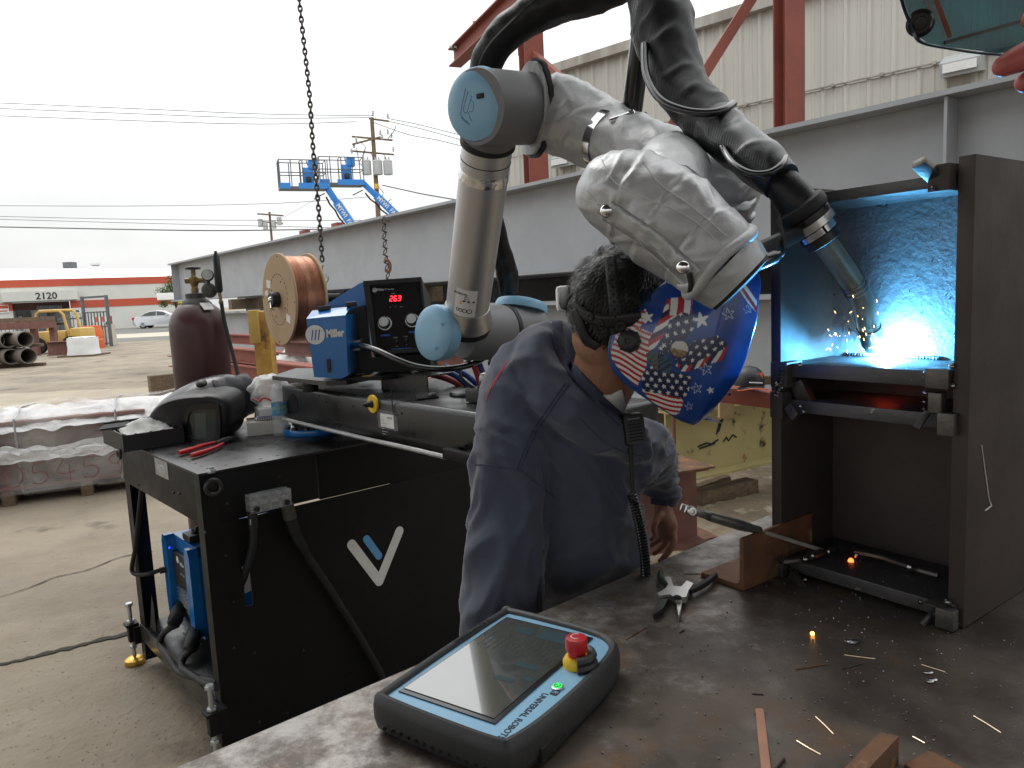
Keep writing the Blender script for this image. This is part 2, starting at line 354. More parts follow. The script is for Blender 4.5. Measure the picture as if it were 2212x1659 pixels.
K['cable'] = mat('line_wire', (.06, .06, .06), rough=.7)
K['leaf'] = mat('leaf_green', (.07, .12, .025), (.11, .16, .04), sc=1.5, rough=.6)
K['bark'] = mat('bark', (.10, .07, .05), rough=.9)
K['forkyellow'] = mat('machine_yellow', (.56, .37, .10), (.46, .29, .08), sc=2, rough=.5)
K['chain'] = mat('chain_steel', (.075, .07, .065), (.12, .10, .085), sc=60, rough=.45, metal=.8)
K['bluehose'] = mat('blue_hose', (.012, .045, .20), rough=.35)
K['redhose'] = mat('red_hose', (.30, .02, .03), rough=.35)
K['cardboard'] = mat('carton_board', (.55, .52, .47), (.48, .45, .41), sc=12, rough=.8)
K['grub'] = mat('unseen_shed_roof', (.10, .10, .10), (.14, .13, .12), sc=.7, rough=.8)
def clear(name, tint, a, rough=.15, bump=.4, bsc=18):     # thin clear film / plastic
    m = mat(name, tint, rough=rough, alpha=a, bump=bump, bsc=bsc); return m
K['film'] = clear('clear_wrap_film', (.80, .78, .76), .26, .22, .9, 7)
nt = K['film'].node_tree; N = nt.nodes; L = nt.links
nn = N.new('ShaderNodeTexNoise'); nn.inputs['Scale'].default_value = 1.8; nn.inputs['Detail'].default_value = 9; nn.inputs['Distortion'].default_value = .5; tcf = N.new('ShaderNodeTexCoord'); L.new(tcf.outputs['Object'], nn.inputs['Vector'])
rf_ = N.new('ShaderNodeMapRange'); rf_.inputs['From Min'].default_value = .40; rf_.inputs['From Max'].default_value = .68; rf_.inputs['To Min'].default_value = .06; rf_.inputs['To Max'].default_value = .40; L.new(nn.outputs['Fac'], rf_.inputs['Value']); L.new(rf_.outputs[0], N['Principled BSDF'].inputs['Alpha'])
K['bag'] = clear('white_bag_film', (.85, .86, .86), .6, .25, .9, 26)
K['pet'] = clear('bottle_plastic', (.85, .9, .92), .25, .08, .3, 40)
K['clearbox'] = clear('clear_cover', (.65, .68, .70), .22, .12, .1, 60)

# worn bright steel patches; the gradient to the left edge paints sky sheen
def worn_sheen_plate():
    m = mat('worn_sheen_table', (.068, .055, .046), (.135, .110, .088), sc=4.5, rough=.42, metal=.5, bump=.12, bsc=60, c3=(.15, .075, .032), sc3=5.5, th3=.64, c4=(.30, .28, .26), sc4=130, th4=.70, rv=.14, soft3=.1)
    nt = m.node_tree; N = nt.nodes; L = nt.links; b = N['Principled BSDF']; src = b.inputs['Base Color'].links[0].from_socket
    tc = N.new('ShaderNodeTexCoord'); dt = N.new('ShaderNodeVectorMath'); dt.operation = 'DOT_PRODUCT'; L.new(tc.outputs['Object'], dt.inputs[0]); dt.inputs[1].default_value = (.649, -.761, 0)
    r1 = N.new('ShaderNodeMapRange'); r1.inputs['From Min'].default_value = -.08; r1.inputs['From Max'].default_value = -.62; r1.inputs['To Min'].default_value = -.2; r1.inputs['To Max'].default_value = .07; L.new(dt.outputs['Value'], r1.inputs['Value'])
    n1 = N.new('ShaderNodeTexNoise'); n1.inputs['Scale'].default_value = 8; n1.inputs['Detail'].default_value = 12; n1.inputs['Roughness'].default_value = .78; L.new(tc.outputs['Object'], n1.inputs['Vector'])
    ad = N.new('ShaderNodeMath'); L.new(n1.outputs['Fac'], ad.inputs[0]); L.new(r1.outputs[0], ad.inputs[1])
    r2 = N.new('ShaderNodeMapRange'); r2.interpolation_type = 'SMOOTHSTEP'; r2.inputs['From Min'].default_value = .47; r2.inputs['From Max'].default_value = .68; L.new(ad.outputs[0], r2.inputs['Value'])
    x = N.new('ShaderNodeMix'); x.data_type = 'RGBA'; L.new(r2.outputs[0], x.inputs['Factor']); L.new(src, x.inputs['A']); x.inputs['B'].default_value = (.33, .31, .29, 1); L.new(x.outputs['Result'], b.inputs['Base Color'])
    mt = N.new('ShaderNodeMapRange'); mt.inputs['To Min'].default_value = .45; mt.inputs['To Max'].default_value = .85; L.new(r2.outputs[0], mt.inputs['Value']); L.new(mt.outputs[0], b.inputs['Metallic'])
    return m
K['plate'] = worn_sheen_plate()
# ================================================================== SETTING
U = V((cos(radians(41)), sin(radians(41)), 0)); W = V((-U.y, U.x, 0)); Z = V((0, 0, 1))
def sheet(name, pts, z, m, kind='structure'):
    b = MB(); b.add([V((p[0], p[1], z)) for p in pts], [tuple(range(len(pts)))]); o = b.build(name, m, smooth=False); o['kind'] = kind; return o
b = MB(); b.grid(lambda u, v: V(((u-.5)*1600, -300+v*1500, 0)), 41, 41); structure(b.build('ground', K['concrete']))
sheet('yard_slab', [(-14, 9.2), (-3.1, 9.6), (-3.9, 12.6), (-6.2, 14.6), (-18, 14.9)], .004, K['slab'])
sheet('street', [(-80, 36), (80, 40), (80, 72), (-80, 66)], .006, K['asphalt'])
sheet('pavement', [(-80, 41), (80, 45), (80, 53), (-80, 48.5)], .012, K['kerb'])
def crack(pts, wd, name='ground_crack'):
    P = cr([atz(x, y, 0)[:2] for x, y in pts], 7); b = MB(); vs = []; fs = []
    for i, p in enumerate(P):
        q = P[min(i+1, len(P)-1)]; r = P[max(i-1, 0)]; d = V((q[0]-r[0], q[1]-r[1], 0)).normalized(); n = V((-d.y, d.x, 0))
        h = wd*(.6+.9*random.random()); j = n*random.uniform(-.6, .6)*wd
        c = V((p[0], p[1], .005))+j; vs += [c+n*h, c-n*h]
    for i in range(len(P)-1): fs.append((2*i, 2*i+1, 2*i+3, 2*i+2))
    b.add(vs, fs); return structure(b.build(name, K['joint'], smooth=False))
crack([(-40, 1302), (60, 1272), (120, 1248), (190, 1232), (260, 1205), (330, 1192)], .0045)
crack([(-30, 1442), (60, 1424), (160, 1398), (250, 1376), (420, 1340)], .016, 'expansion_joint')
crack([(1330, 1130), (1440, 1112), (1530, 1130), (1600, 1125), (1680, 1170)], .012)
crack([(1450, 1170), (1520, 1190), (1580, 1172), (1640, 1180)], .01)
b = MB()
def dirtf(u, v):
    p = atz(1300+480*u, 1010+260*v, 0); e = sin(pi*u)*sin(pi*v)
    return V((p.x, p.y, .006*e+max(0, .028*nz3((p.x*7, p.y*7, 0))+.02*nz3((p.x*19, p.y*19, 3)))*min(1, e*3)))
b.grid(dirtf, 60, 60); o = b.build('dirt_patch', K['dirt']); o['kind'] = 'structure'
# small stones and grit on the yard
b = MB()
for i in range(900):
    x, y = random.uniform(-40, 620), random.uniform(1090, 1655); p = atz(x, y, 0); r = random.uniform(.0015, .005)
    b.ball(p, r, 4, (1, random.uniform(.6, 1.2), .7))
b.build('grit', K['slab'], kind='stuff')
# ---------------------------------------------------------------- white building with red bands across the street
P0, P1 = at(-30, 700, 61.5), at(425, 700, 70.5); P0.z = P1.z = 0; bu = (P1-P0).normalized(); bn = V((bu.y, -bu.x, 0)); BL = (P1-P0).length
BX = fr(P0, bu, Z)                       # x along the front, y into the building
bld = thing('warehouse_building', 'long low white building with two red bands and number 2120 across the street', 'building', P0+bu*BL/2)
def bxs(x): return onp(x, 690, P0, bn) - P0
def bsx(x): return bxs(x).dot(bu)
def bz(x, y): return onp(x, y, P0, bn).z
zt, zb, zt2, zb2 = 4.5, 3.88, 2.62, 1.98
fx0, fx1 = bsx(9), bsx(172); rx0, rx1 = bsx(30), bsx(156)
b = MB(BX); b.bx((-30, 0, 0), (rx0, .3, zb2)); b.bx((rx1, 0, 0), (BL, .3, zb2)); b.bx((-30, .01, zt2), (BL, .3, zb)); b.bx((rx0, 1.2, 0), (rx1, 1.5, zt2))
b.bx((BL-.3, .3, 0), (BL, 30, zb)); b.build('wall', K['bwhite'], bld)
b = MB(BX); b.bx((-30, -.04, zb), (BL, .3, zt)); b.bx((BL-.3, .3, zb), (BL+.04, 30, zt)); b.build('red_band', K['bred'], bld)
b = MB(BX); b.bx((-30, -.04, zb2), (rx0, .3, zt2)); b.bx((rx1, -.04, zb2), (BL, .3, zt2)); b.bx((BL-.3, .3, zb2), (BL+.04, 30, zt2)); b.build('red_band', K['bred'], bld)
b = MB(BX); b.bx((rx0, 1.15, zb2), (rx1, 1.2, zt2)); b.build('recess_band', K['darkred'], bld)
b = MB(BX); b.bx((fx0, -.9, 2.72), (fx1, 0, 3.5)); fas = b.build('entrance_fascia', K['bwhite'], bld)
text_mb('2120', .78, fr(P0+bu*bsx(105)+bn*.915+Z*3.07, bu, bn), .01, .012).build('house_number', K['print'], fas, smooth=False)
b = MB(BX); b.grid(lambda u, v: V((-30+(BL+30)*u, .3+30*v, zt-.02+1.45*sin(pi*min(1, v*3.4)/2)*(1-.22*abs(2*u-1)**2))), 24, 8); rf = b.build('roof', K['roofw'], bld)
for xa, xb, yb, yt, k in ((143, 160, 588, 566, 0), (172, 186, 585, 577, 1), (198, 216, 587, 566, 2)):
    d = 74.; a = at(xa, yb, d); c = at(xb, yt, d); b = MB(); r = (c.x-a.x)/2; mid = V(((a.x+c.x)/2, d, a.z-.3)); h = c.z-a.z
    if k == 0: b.bx(mid-V((r, r, 0)), mid+V((r, r, h+.3))); b.build('vent_box', K['fence'], rf)
    elif k == 1: b.ball(mid+V((0, 0, .3)), r, 10, (1, 1, .8)); b.build('vent_cap', K['pipe'], rf)
    else:
        b.lathe([(r*1.1, 0), (r*.75, h*.55+.3)], 14, M.Translation(mid)); b.build('vent_cone', K['roofw'], rf)
        b = MB(); b.lathe([(r*.5, 0), (r*.9, h*.1), (r*1., h*.22), (r*.8, h*.4), (r*.3, h*.46)], 14, M.Translation(mid+V((0, 0, h*.55+.3)))); b.build('turbine_vent', K['galv'], rf)
b = MB(BX); b.bx((bsx(36), .9, .9), (bsx(70), 1.15, 2.0)); wf = b.build('window', K['fence'], bld)
b = MB(BX); b.bx((bsx(38), .86, 1.0), (bsx(52), .9, 1.9)); b.bx((bsx(54), .86, 1.0), (bsx(68), .9, 1.9)); b.build('pane', K['glassdk'], wf)
xs0, xs1 = bsx(82), bsx(138); n = 16
for i in range(n):
    a = xs0+(xs1-xs0)*i/n; b = MB(BX); b.bx((a, .55, .2), (a+(xs1-xs0)/n*.8, .7, 2.3)); b.build('shutter_slat', K['fence'], bld)
b = MB(BX); b.bx((xs0, .7, .2), (xs1, .75, 2.3)); b.build('shutter_backing', K['galv'], bld)
b = MB(BX); b.bx((bsx(-5), -.1, 1.85), (bsx(22), -.045, 2.5)); sg = b.build('wall_sign', K['label'], bld)
b = MB(BX); b.bx((bsx(-5), -.12, 2.2), (bsx(21), -.1, 2.45)); b.bx((bsx(-2), -.12, 1.95), (bsx(18), -.1, 2.05)); b.build('sign_print', K['bred'], sg)
b = MB(BX); b.bx((bsx(158), -.1, 1.5), (bsx(177), -.01, 2.0)); sg = b.build('wall_sign', K['label'], bld)
b = MB(BX); b.bx((bsx(165), -.115, 1.62), (bsx(173), -.1, 1.8)); b.build('sign_print', K['fence'], sg)
for i in range(14):                       # joints of the block wall, each a recessed course line
    pass
# ---------------------------------------------------------------- silver car
car = thing('parked_car', 'silver four door saloon parked along the white building', 'car', at(345, 708, 62))
ca = at(286, 709, 62.5); ca.z = 0.012; cu_ = V((.995, .09, 0)).normalized()
CXM = fr(ca, cu_, Z)
prof = [(0, .45), (.06, .78), (.15, .95), (.55, 1.0), (1.0, 1.28), (1.45, 1.42), (2.1, 1.46), (2.6, 1.38), (3.35, .98), (4.1, .86), (4.42, .66), (4.48, .4), (4.3, .24), (.2, .24)]
b = MB(CXM); vs = []
for k, (yy, s, t) in enumerate(((0, .93, .10), (.12, 1, 0), (1.6, 1, 0), (1.72, .93, .10))):
    for x, z in prof:
        tuck = max(0, z-.95)*.35; yc = yy + (tuck if k < 2 else -tuck)
        vs.append(V((2.24+(x-2.24)*s, yc, .24+(z-.24)*(1 if k in (1, 2) else .97))))
n = len(prof); fs = [tuple(range(n)), tuple(range(4*n-1, 3*n-1, -1))]
for k in range(3):
    for i in range(n): fs.append((k*n+i, k*n+(i+1) % n, (k+1)*n+(i+1) % n, (k+1)*n+i))
b.add(vs, fs); b.build('body', K['carpaint'], car, ang=50)
for pol in ([(.72, 1.02), (1.12, 1.25), (1.5, 1.36), (1.95, 1.38), (1.95, 1.02)], [(2.02, 1.02), (2.02, 1.385), (2.5, 1.3), (3.02, 1.03)]):
    b = MB(CXM); b.add([V((x, -.014+max(0, z-.95)*.36, z)) for x, z in pol]+[V((x, .1+max(0, z-.95)*.36, z)) for x, z in pol], [tuple(range(len(pol)))]+[(i, (i+1) % len(pol), len(pol)+(i+1) % len(pol), len(pol)+i) for i in range(len(pol))]); b.build('side_window', K['glassdk'], car)
for x in (.85, 3.55):
    for y in (.05, 1.55):
        b = MB(CXM); b.cyl((x, y-.03, .31), (x, y+.17, .31), .31, 20); wh = b.build('wheel', K['tyre'], car)
        if y < 1:
            b = MB(CXM); b.cyl((x, y-.05, .31), (x, y-.028, .31), .2, 16)
            for k in range(5): a = k*2*pi/5; b.bar((x, y-.055, .31), (x+.19*cos(a), y-.055, .31+.19*sin(a)), .02, .06, (0, 1, 0))
            b.build('rim', K['galv'], wh)
b = MB(CXM); b.bx((.02, .03, .72), (.3, .12, .93)); b.build('tail_light', K['red'], car)
b = MB(CXM); b.bx((2.75, -.12, .98), (2.95, .05, 1.1), .02); b.build('wing_mirror', K['carpaint'], car)
for x in (1.55, 2.6): b = MB(CXM); b.bx((x, -.015, .84), (x+.17, .03, .87)); b.build('door_handle', K['galv'], car)
# ---------------------------------------------------------------- tree, canopy, iron fence and gate
tb = at(385, 706, 57); tb.z = 0
tr = thing('street_tree', 'small light green tree in front of the end of the white building', 'tree', tb)
b = MB(); b.tube([(tb.x, tb.y, 0, .14), (tb.x+.05, tb.y, 1.2, .11), (tb.x-.05, tb.y, 2.2, .07), (tb.x+.1, tb.y, 3.4, .03)], 0, 8)
for k in range(7):
    a = k*.9; z = 1.5+.22*k; b.tube([(tb.x, tb.y, z, .05), (tb.x+.6*cos(a), tb.y+.6*sin(a), z+.5, .03), (tb.x+1.1*cos(a), tb.y+1.1*sin(a), z+.8, .012)], 0, 5)
b.build('trunk', K['bark'], tr)
b = MB(); cl_ = [(V((random.gauss(0, .55), random.gauss(0, .55), random.uniform(1.8, 3.9))), random.uniform(.25, .5)) for k in range(26)]
for c, r in cl_:
    for k in range(130):
        d = V((random.gauss(0, 1), random.gauss(0, 1), random.gauss(0, 1))).normalized()*r*random.random()**.4
        p = V((tb.x, tb.y, 0))+c+d; a = V((random.uniform(-1, 1), random.uniform(-1, 1), random.uniform(-.6, .6))).normalized()*.07; e = a.cross(V((random.random(), random.random(), 1))).normalized()*.035
        b.add([p-a, p+e, p+a, p-e], [(0, 1, 2, 3)])
b.build('crown', K['leaf'], tr, smooth=False, clean=False)
cp = at(370, 706, 52); cp.z = 0; r = thing('fuel_canopy', 'flat white canopy on a yellow post beside the gas cylinder top', 'canopy', cp)
b = MB(); b.bx(cp+V((-.6, -.4, 2.15)), cp+V((.7, 1.5, 2.62)), .03); b.build('canopy_roof', K['white'], r)
b = MB(); b.bx(cp+V((.55, .2, 0)), cp+V((.72, .4, 2.15))); b.build('post', K['yellow'], r)
fy = 35.; fa, fb = at(-25, 712, fy-1), at(186, 709, fy); fa.z = fb.z = 0
fn = thing('iron_fence', 'grey iron bar fence with upright pickets before the street', 'fence', (fa+fb)/2)
fd = (fb-fa); fl = fd.length; fd.normalize(); FX = fr(fa, fd, Z); n = int(fl/.16)
for z in (.3, 1.25):
    b = MB(FX); b.bx((0, -.03, z), (fl, .03, z+.07)); b.build('rail', K['fence'], fn)
me0 = None
for i in range(n+1):
    if me0 is None:
        b = MB(FX); b.bx((-.014, -.014, .05), (.014, .014, 1.4)); p0 = b.build('picket', K['fence'], fn); me0 = p0
    else:
        c = p0.copy(); C.objects.link(c); c.location = fd*(i*fl/n)
for i in range(4):
    b = MB(FX); b.bx((i*fl/3-.05, -.05, 0), (i*fl/3+.05, .05, 1.5)); b.build('post', K['fence'], fn)
ga, gb = at(188, 744, 34), at(241, 746, 33.2); ga.z = gb.z = 0; gd = gb-ga; gl = gd.length; gd.normalize(); GX = fr(ga, gd, Z)
gt = thing('iron_gate', 'tall grey pedestrian gate with open frame above its bars', 'gate', (ga+gb)/2)
b = MB(GX); b.bx((-.05, -.05, 0), (.07, .05, 2.25)); b.bx((gl-.07, -.05, 0), (gl+.05, .05, 2.25)); b.bx((.07, -.045, 2.15), (gl-.07, .045, 2.24)); b.build('gate_frame', K['fence'], gt)
for z in (.1, .85, 1.5): b = MB(GX); b.bx((.09, -.03, z), (gl-.09, .03, z+.05)); b.build('rail', K['fence'], gt)
for i in range(8):
    x = .1+(gl-.2)*i/7; b = MB(GX); b.bx((x-.02, -.02, .05), (x+.02, .02, 1.56)); b.build('picket', K['fence'], gt)
b = MB(GX); b.bx((gl-.22, -.09, .95), (gl-.1, .06, 1.1), .02); b.build('lock', K['galv'], gt)
# ---------------------------------------------------------------- yard clutter on the left
def ground_at(x, y): p = atz(x, y, 0); return p
for k, (xa, xb, ya, yb, lab) in enumerate(((184, 207, 703, 713, 'orange striped barricade boards by the fence, upper'), (184, 207, 697, 704, ''))): pass
bp = ground_at(196, 742); bp.y += 1.5
r = thing('barricade', 'orange and white striped road barricade leaning at the iron fence', 'barricade', bp)
for j, z in enumerate((.62, 1.15)):
    for k in range(6):
        b = MB(); b.box(bp+V((-.6+.17*k, 0, z)), (.165, .04, .26)); b.build('stripe_board', K['orange'] if k % 2 else K['white'], r)
b = MB(); b.bx(bp+V((-.72, .03, 0)), bp+V((-.66, .08, 1.3))); b.bx(bp+V((.3, .03, 0)), bp+V((.36, .08, 1.3))); b.build('leg', K['fence'], r)
op = ground_at(204, 752)
b = MB(); b.lathe([(.36, 0), (.37, .35), (.33, .4), (.35, .75), (.32, .8), (.31, .96)], 18, M.Translation(op), sx=1.15); r = thing('traffic_barrel', 'orange plastic traffic barrel left of the gate', 'barrel', op); b.build('shell', K['orange'], r)
b = MB(); b.box(op+V((.1, -.40, .62)), (.22, .03, .2), .03); b.build('reflector', K['galv'], r)
cb_ = ground_at(222, 748); b = MB(); b.prism([(-.18, 0), (.18, 0), (.1, .95), (-.1, .95)], -.5, .5, fr(cb_+V((0, .5, 0)), (1, 0, 0), (0, -1, .0001))); tag(b.build('concrete_block', K['kerb']), 'narrow concrete barrier block between orange barrel and gate', 'barrier')
wp = ground_at(158, 772); wp.y += .7
r = thing('wrapped_pallet', 'square load in white wrap standing on the yard', 'pallet', wp)
b = MB(); b.grid(lambda u, v: V((wp.x+(cos(2*pi*u)*(abs(cos(2*pi*u))**-.25 if abs(cos(2*pi*u)) > .2 else 1)*.48*(1+.5*max(0, .35-v)**1.3+.03*nz3((u*9, v*5, 1)))), wp.y+sin(2*pi*u)*.5*(1+.03*nz3((u*9, v*4, 5))), .03+.62*v)), 34, 10, True); b.add([V((wp.x+.44*cos(a*pi/8), wp.y+.44*sin(a*pi/8), .655+.02*(a % 2))) for a in range(16)], [tuple(range(16))]); b.build('wrap', K['white'], r)
b = MB(); b.box(wp+V((0, 0, .03)), (1.25, 1.2, .05)); b.build('pallet_base', K['wood'], r)
# pipes
D_ = 22.; px0 = [(-8, 776), (26, 774), (62, 772), (8-16, 742), (20, 743), (56, 741)]
for k, (x, y) in enumerate(px0):
    c = at(x, y, D_); R_ = .235; b = MB(); d = V((-.80, .60, 0)); c.z = .34 if k < 3 else .83
    b.grid(lambda u, v: c+fr((0, 0, 0), (1, 0, .001), d).to_3x3() @ V((([R_, R_, R_-.03, R_-.03][min(3, int(v*3+.5))])*cos(2*pi*u), ([R_, R_, R_-.03, R_-.03][min(3, int(v*3+.5))])*sin(2*pi*u), [3.5, 0, 0, 3.5][min(3, int(v*3+.5))])), 24, 4, True)
    pos = ['left', 'middle', 'right'][k % 3]
    tag(b.build('steel_pipe', K['pipe']), 'thick grey steel pipe at %s of the %s row of the pipe stack' % (pos, 'bottom' if k < 3 else 'top'), 'pipe', 'pipes stacked at the left edge')
for k, (z, lab) in enumerate(((0, 'timber bearer under the bottom row of pipes'), (.575, 'timber bearer between the two rows of pipes'))):
    c = at(30, 770, D_+.5); b = MB(); b.box(V((c.x-.2, c.y, z+.05)), (2.2, .15, .09), .01); tag(b.build('timber_bearer', K['wood']), lab, 'timber')
# steel rack, forklift
rk = ground_at(70, 760); rk.y = 28
r = thing('steel_rack', 'low rack holding a long dark red beam in front of the forklift', 'rack', rk)
a0, a1 = at(-30, 708, 28), at(128, 701, 28.5)
b = MB(); b.bx((a0.x, 28, 1.02), (a1.x, 28.3, 1.28)); b.build('beam', K['darkred'], r)
b = MB(); b.bx((a0.x, 28.05, 1.285), (a1.x, 28.3, 1.45)); b.build('timber', K['wood'], r)
for x in (a0.x+1.4, a1.x-.3): b = MB(); b.bx((x, 28.31, 0), (x+.2, 28.5, 1.25)); b.build('post', K['darkred'], r)
fp = at(112, 745, 29.5); fp.z = 0
fk = thing('forklift', 'yellow forklift with open overhead guard behind the steel rack', 'forklift', fp)
g0, g1, g2 = at(78, 673, 29.5), at(127, 671, 29.5), at(140, 700, 29.5)
b = MB()
for dy in (0, .9):
    b.tube([V((g0.x-.25, 29.5+dy, .6)), V((g0.x, 29.5+dy, g0.z-.1)), V((g0.x+.12, 29.5+dy, g0.z)), V((g1.x, 29.5+dy, g1.z)), V((g1.x+.15, 29.5+dy, g1.z-.15)), V((g1.x+.32, 29.5+dy, .5))], .06, 6)
for k in range(4): x = g0.x+.15+(g1.x-g0.x-.2)*k/3; b.bar((x, 29.5, g0.z), (x, 30.4, g0.z), .05, .05)
b.build('overhead_guard', K['forkyellow'], fk)
b = MB(); b.bx((g0.x-.3, 29.4, .35), (g1.x+.2, 30.5, .86), .06); b.bx((g1.x+.36, 29.4, .35), (g1.x+.8, 30.5, .95), .08); b.build('body', K['forkyellow'], fk)
b = MB(); b.box((g0.x+.5, 30, 1.15), (.5, .5, .12), .04); b.box((g0.x+.3, 30, 1.4), (.12, .5, .5), .04); b.build('seat', K['plast'], fk)
for x in (g0.x, g1.x+.4):
    for y in (29.3, 30.45): b = MB(); b.cyl((x, y, .32), (x, y+.2, .32), .32, 16); b.build('wheel', K['tyre'], fk)
ib = ground_at(140, 771); b = MB(); a0 = at(74, 770, 25.8); ibeam(b, (a0.x, 26.6, .06), (a0.x+1.55, 26.9, .06), .5, .3, .03, .02); tag(b.build('rusty_beam', K['darkred']), 'short rusty I beam lying behind the wrapped pallet', 'beam')
# ---------------------------------------------------------------- wrapped beam stack near left
WS = atz(-60, 1105, 0); wd_ = (atz(330, 1052, 0)-WS); wl = wd_.length; wd_.normalize(); wn = V((-wd_.y, wd_.x, 0)); WX = fr(WS, wd_, Z)
ws = thing('wrapped_beam_stack', 'red brown steel beams stacked under torn clear plastic wrap', 'beam stack', WS+wd_*wl/2+wn*.6)
for yy, z, h in ((.0, .12, .27), (.46, .12, .27), (.92, .12, .27), (.0, .4, .27), (.62, .4, .28), (1.18, .12, .5)):
    b = MB(WX); ibeam(b, (-1.5, yy+.2, z), (wl+.1-.1*(z > .3), yy+.2, z), h, .36, .025, .02); b.build('steel_beam', K['darkred'], ws)
def film(u, v):
    x = -1.6+(wl+1.95)*u; path = [(-.06, .10), (-.03, .40), (-.02, .69), (.3, .73), (.8, .72), (1.2, .67), (1.48, .55)]
    t = v*(len(path)-1); i = min(int(t), len(path)-2); f = t-i; y = path[i][0]*(1-f)+path[i+1][0]*f; z = path[i][1]*(1-f)+path[i+1][1]*f
    d = nz3((x*2.2, y*3, z*3))*.035+nz3((x*6, y*8, z*8))*.016+abs(nz3((x*3+z*5, z*2, y*2)))*.03
    if u > .97: x += .05*nz3((y*9, z*9, 2))
    return WX @ V((x, y-d if v < .34 else y, z+(d if v >= .34 else 0)))
b = MB(); b.grid(film, 90, 40); b.build('plastic_wrap', K['film'], ws, ang=180)
def bunch(u, v, y0, z0, y1, z1, sd):
    x = -1.6+(wl+1.9)*u; y = y0+(y1-y0)*v; z = z0+(z1-z0)*v; a = nz3((x*2.5, sd, v*2)); 
    return WX @ V((x, y-.03*abs(nz3((x*7, v*6, sd)))-.02*a, z+.05*a*(v-.2)+.035*nz3((x*9, v*5, sd+3))))
for k, (y0, z0, y1, z1) in enumerate(((-.055, .60, .30, .755), (-.085, .355, -.065, .475))):
    b = MB(); b.grid(lambda u, v: bunch(u, v, y0, z0, y1, z1, 2.+5*k), 110, 12); b.build('bunched_wrap', K['bag'], ws, ang=60)
b = MB()
def scrawl(mb, strokes, o, sx, sz, m):
    for st in strokes:
        P = cr([(o[0]+sx*p[0], o[1], o[2]+sz*p[1]) for p in st], 5); mb.tube([m @ V(p) for p in P], .0045, 5)
dig = {'8': [[(.5, .5), (.15, .75), (.5, 1), (.85, .75), (.5, .5), (.1, .22), (.5, 0), (.9, .22), (.5, .5)]], '0': [[(.5, 1), (.1, .6), (.2, .1), (.6, 0), (.9, .4), (.8, .85), (.5, 1)]], '5': [[(.85, 1), (.3, 1), (.2, .55), (.6, .6), (.85, .3), (.5, 0), (.1, .1)]],
       '4': [[(.4, 1), (.1, .4), (.9, .4)], [(.7, .8), (.65, 0)]], '9': [[(.8, .7), (.5, 1), (.2, .75), (.5, .5), (.8, .75), (.7, 0)]]}
x = .05*wl
for ch in '80545980':
    scrawl(b, dig[ch], (x, -.10, .17), .15, .17, WX); x += .175*1.02
b.build('marker_writing', K['darkred'], ws)
for k in range(4):
    b = MB(WX); x = .2+k*.55; b.bx((x, .0, 0), (x+.09, 1.5, .115), .006); b.build('timber_bearer', K['wood'], ws)
for k in range(2):
    b = MB(WX); x = wl*(.28+.55*k); b.tube([V((x, -.075, .12)), V((x, -.065, .70)), V((x, .3, .755)), V((x, 1.1, .70))], .008, 4); b.build('strap', K['galv'], ws)
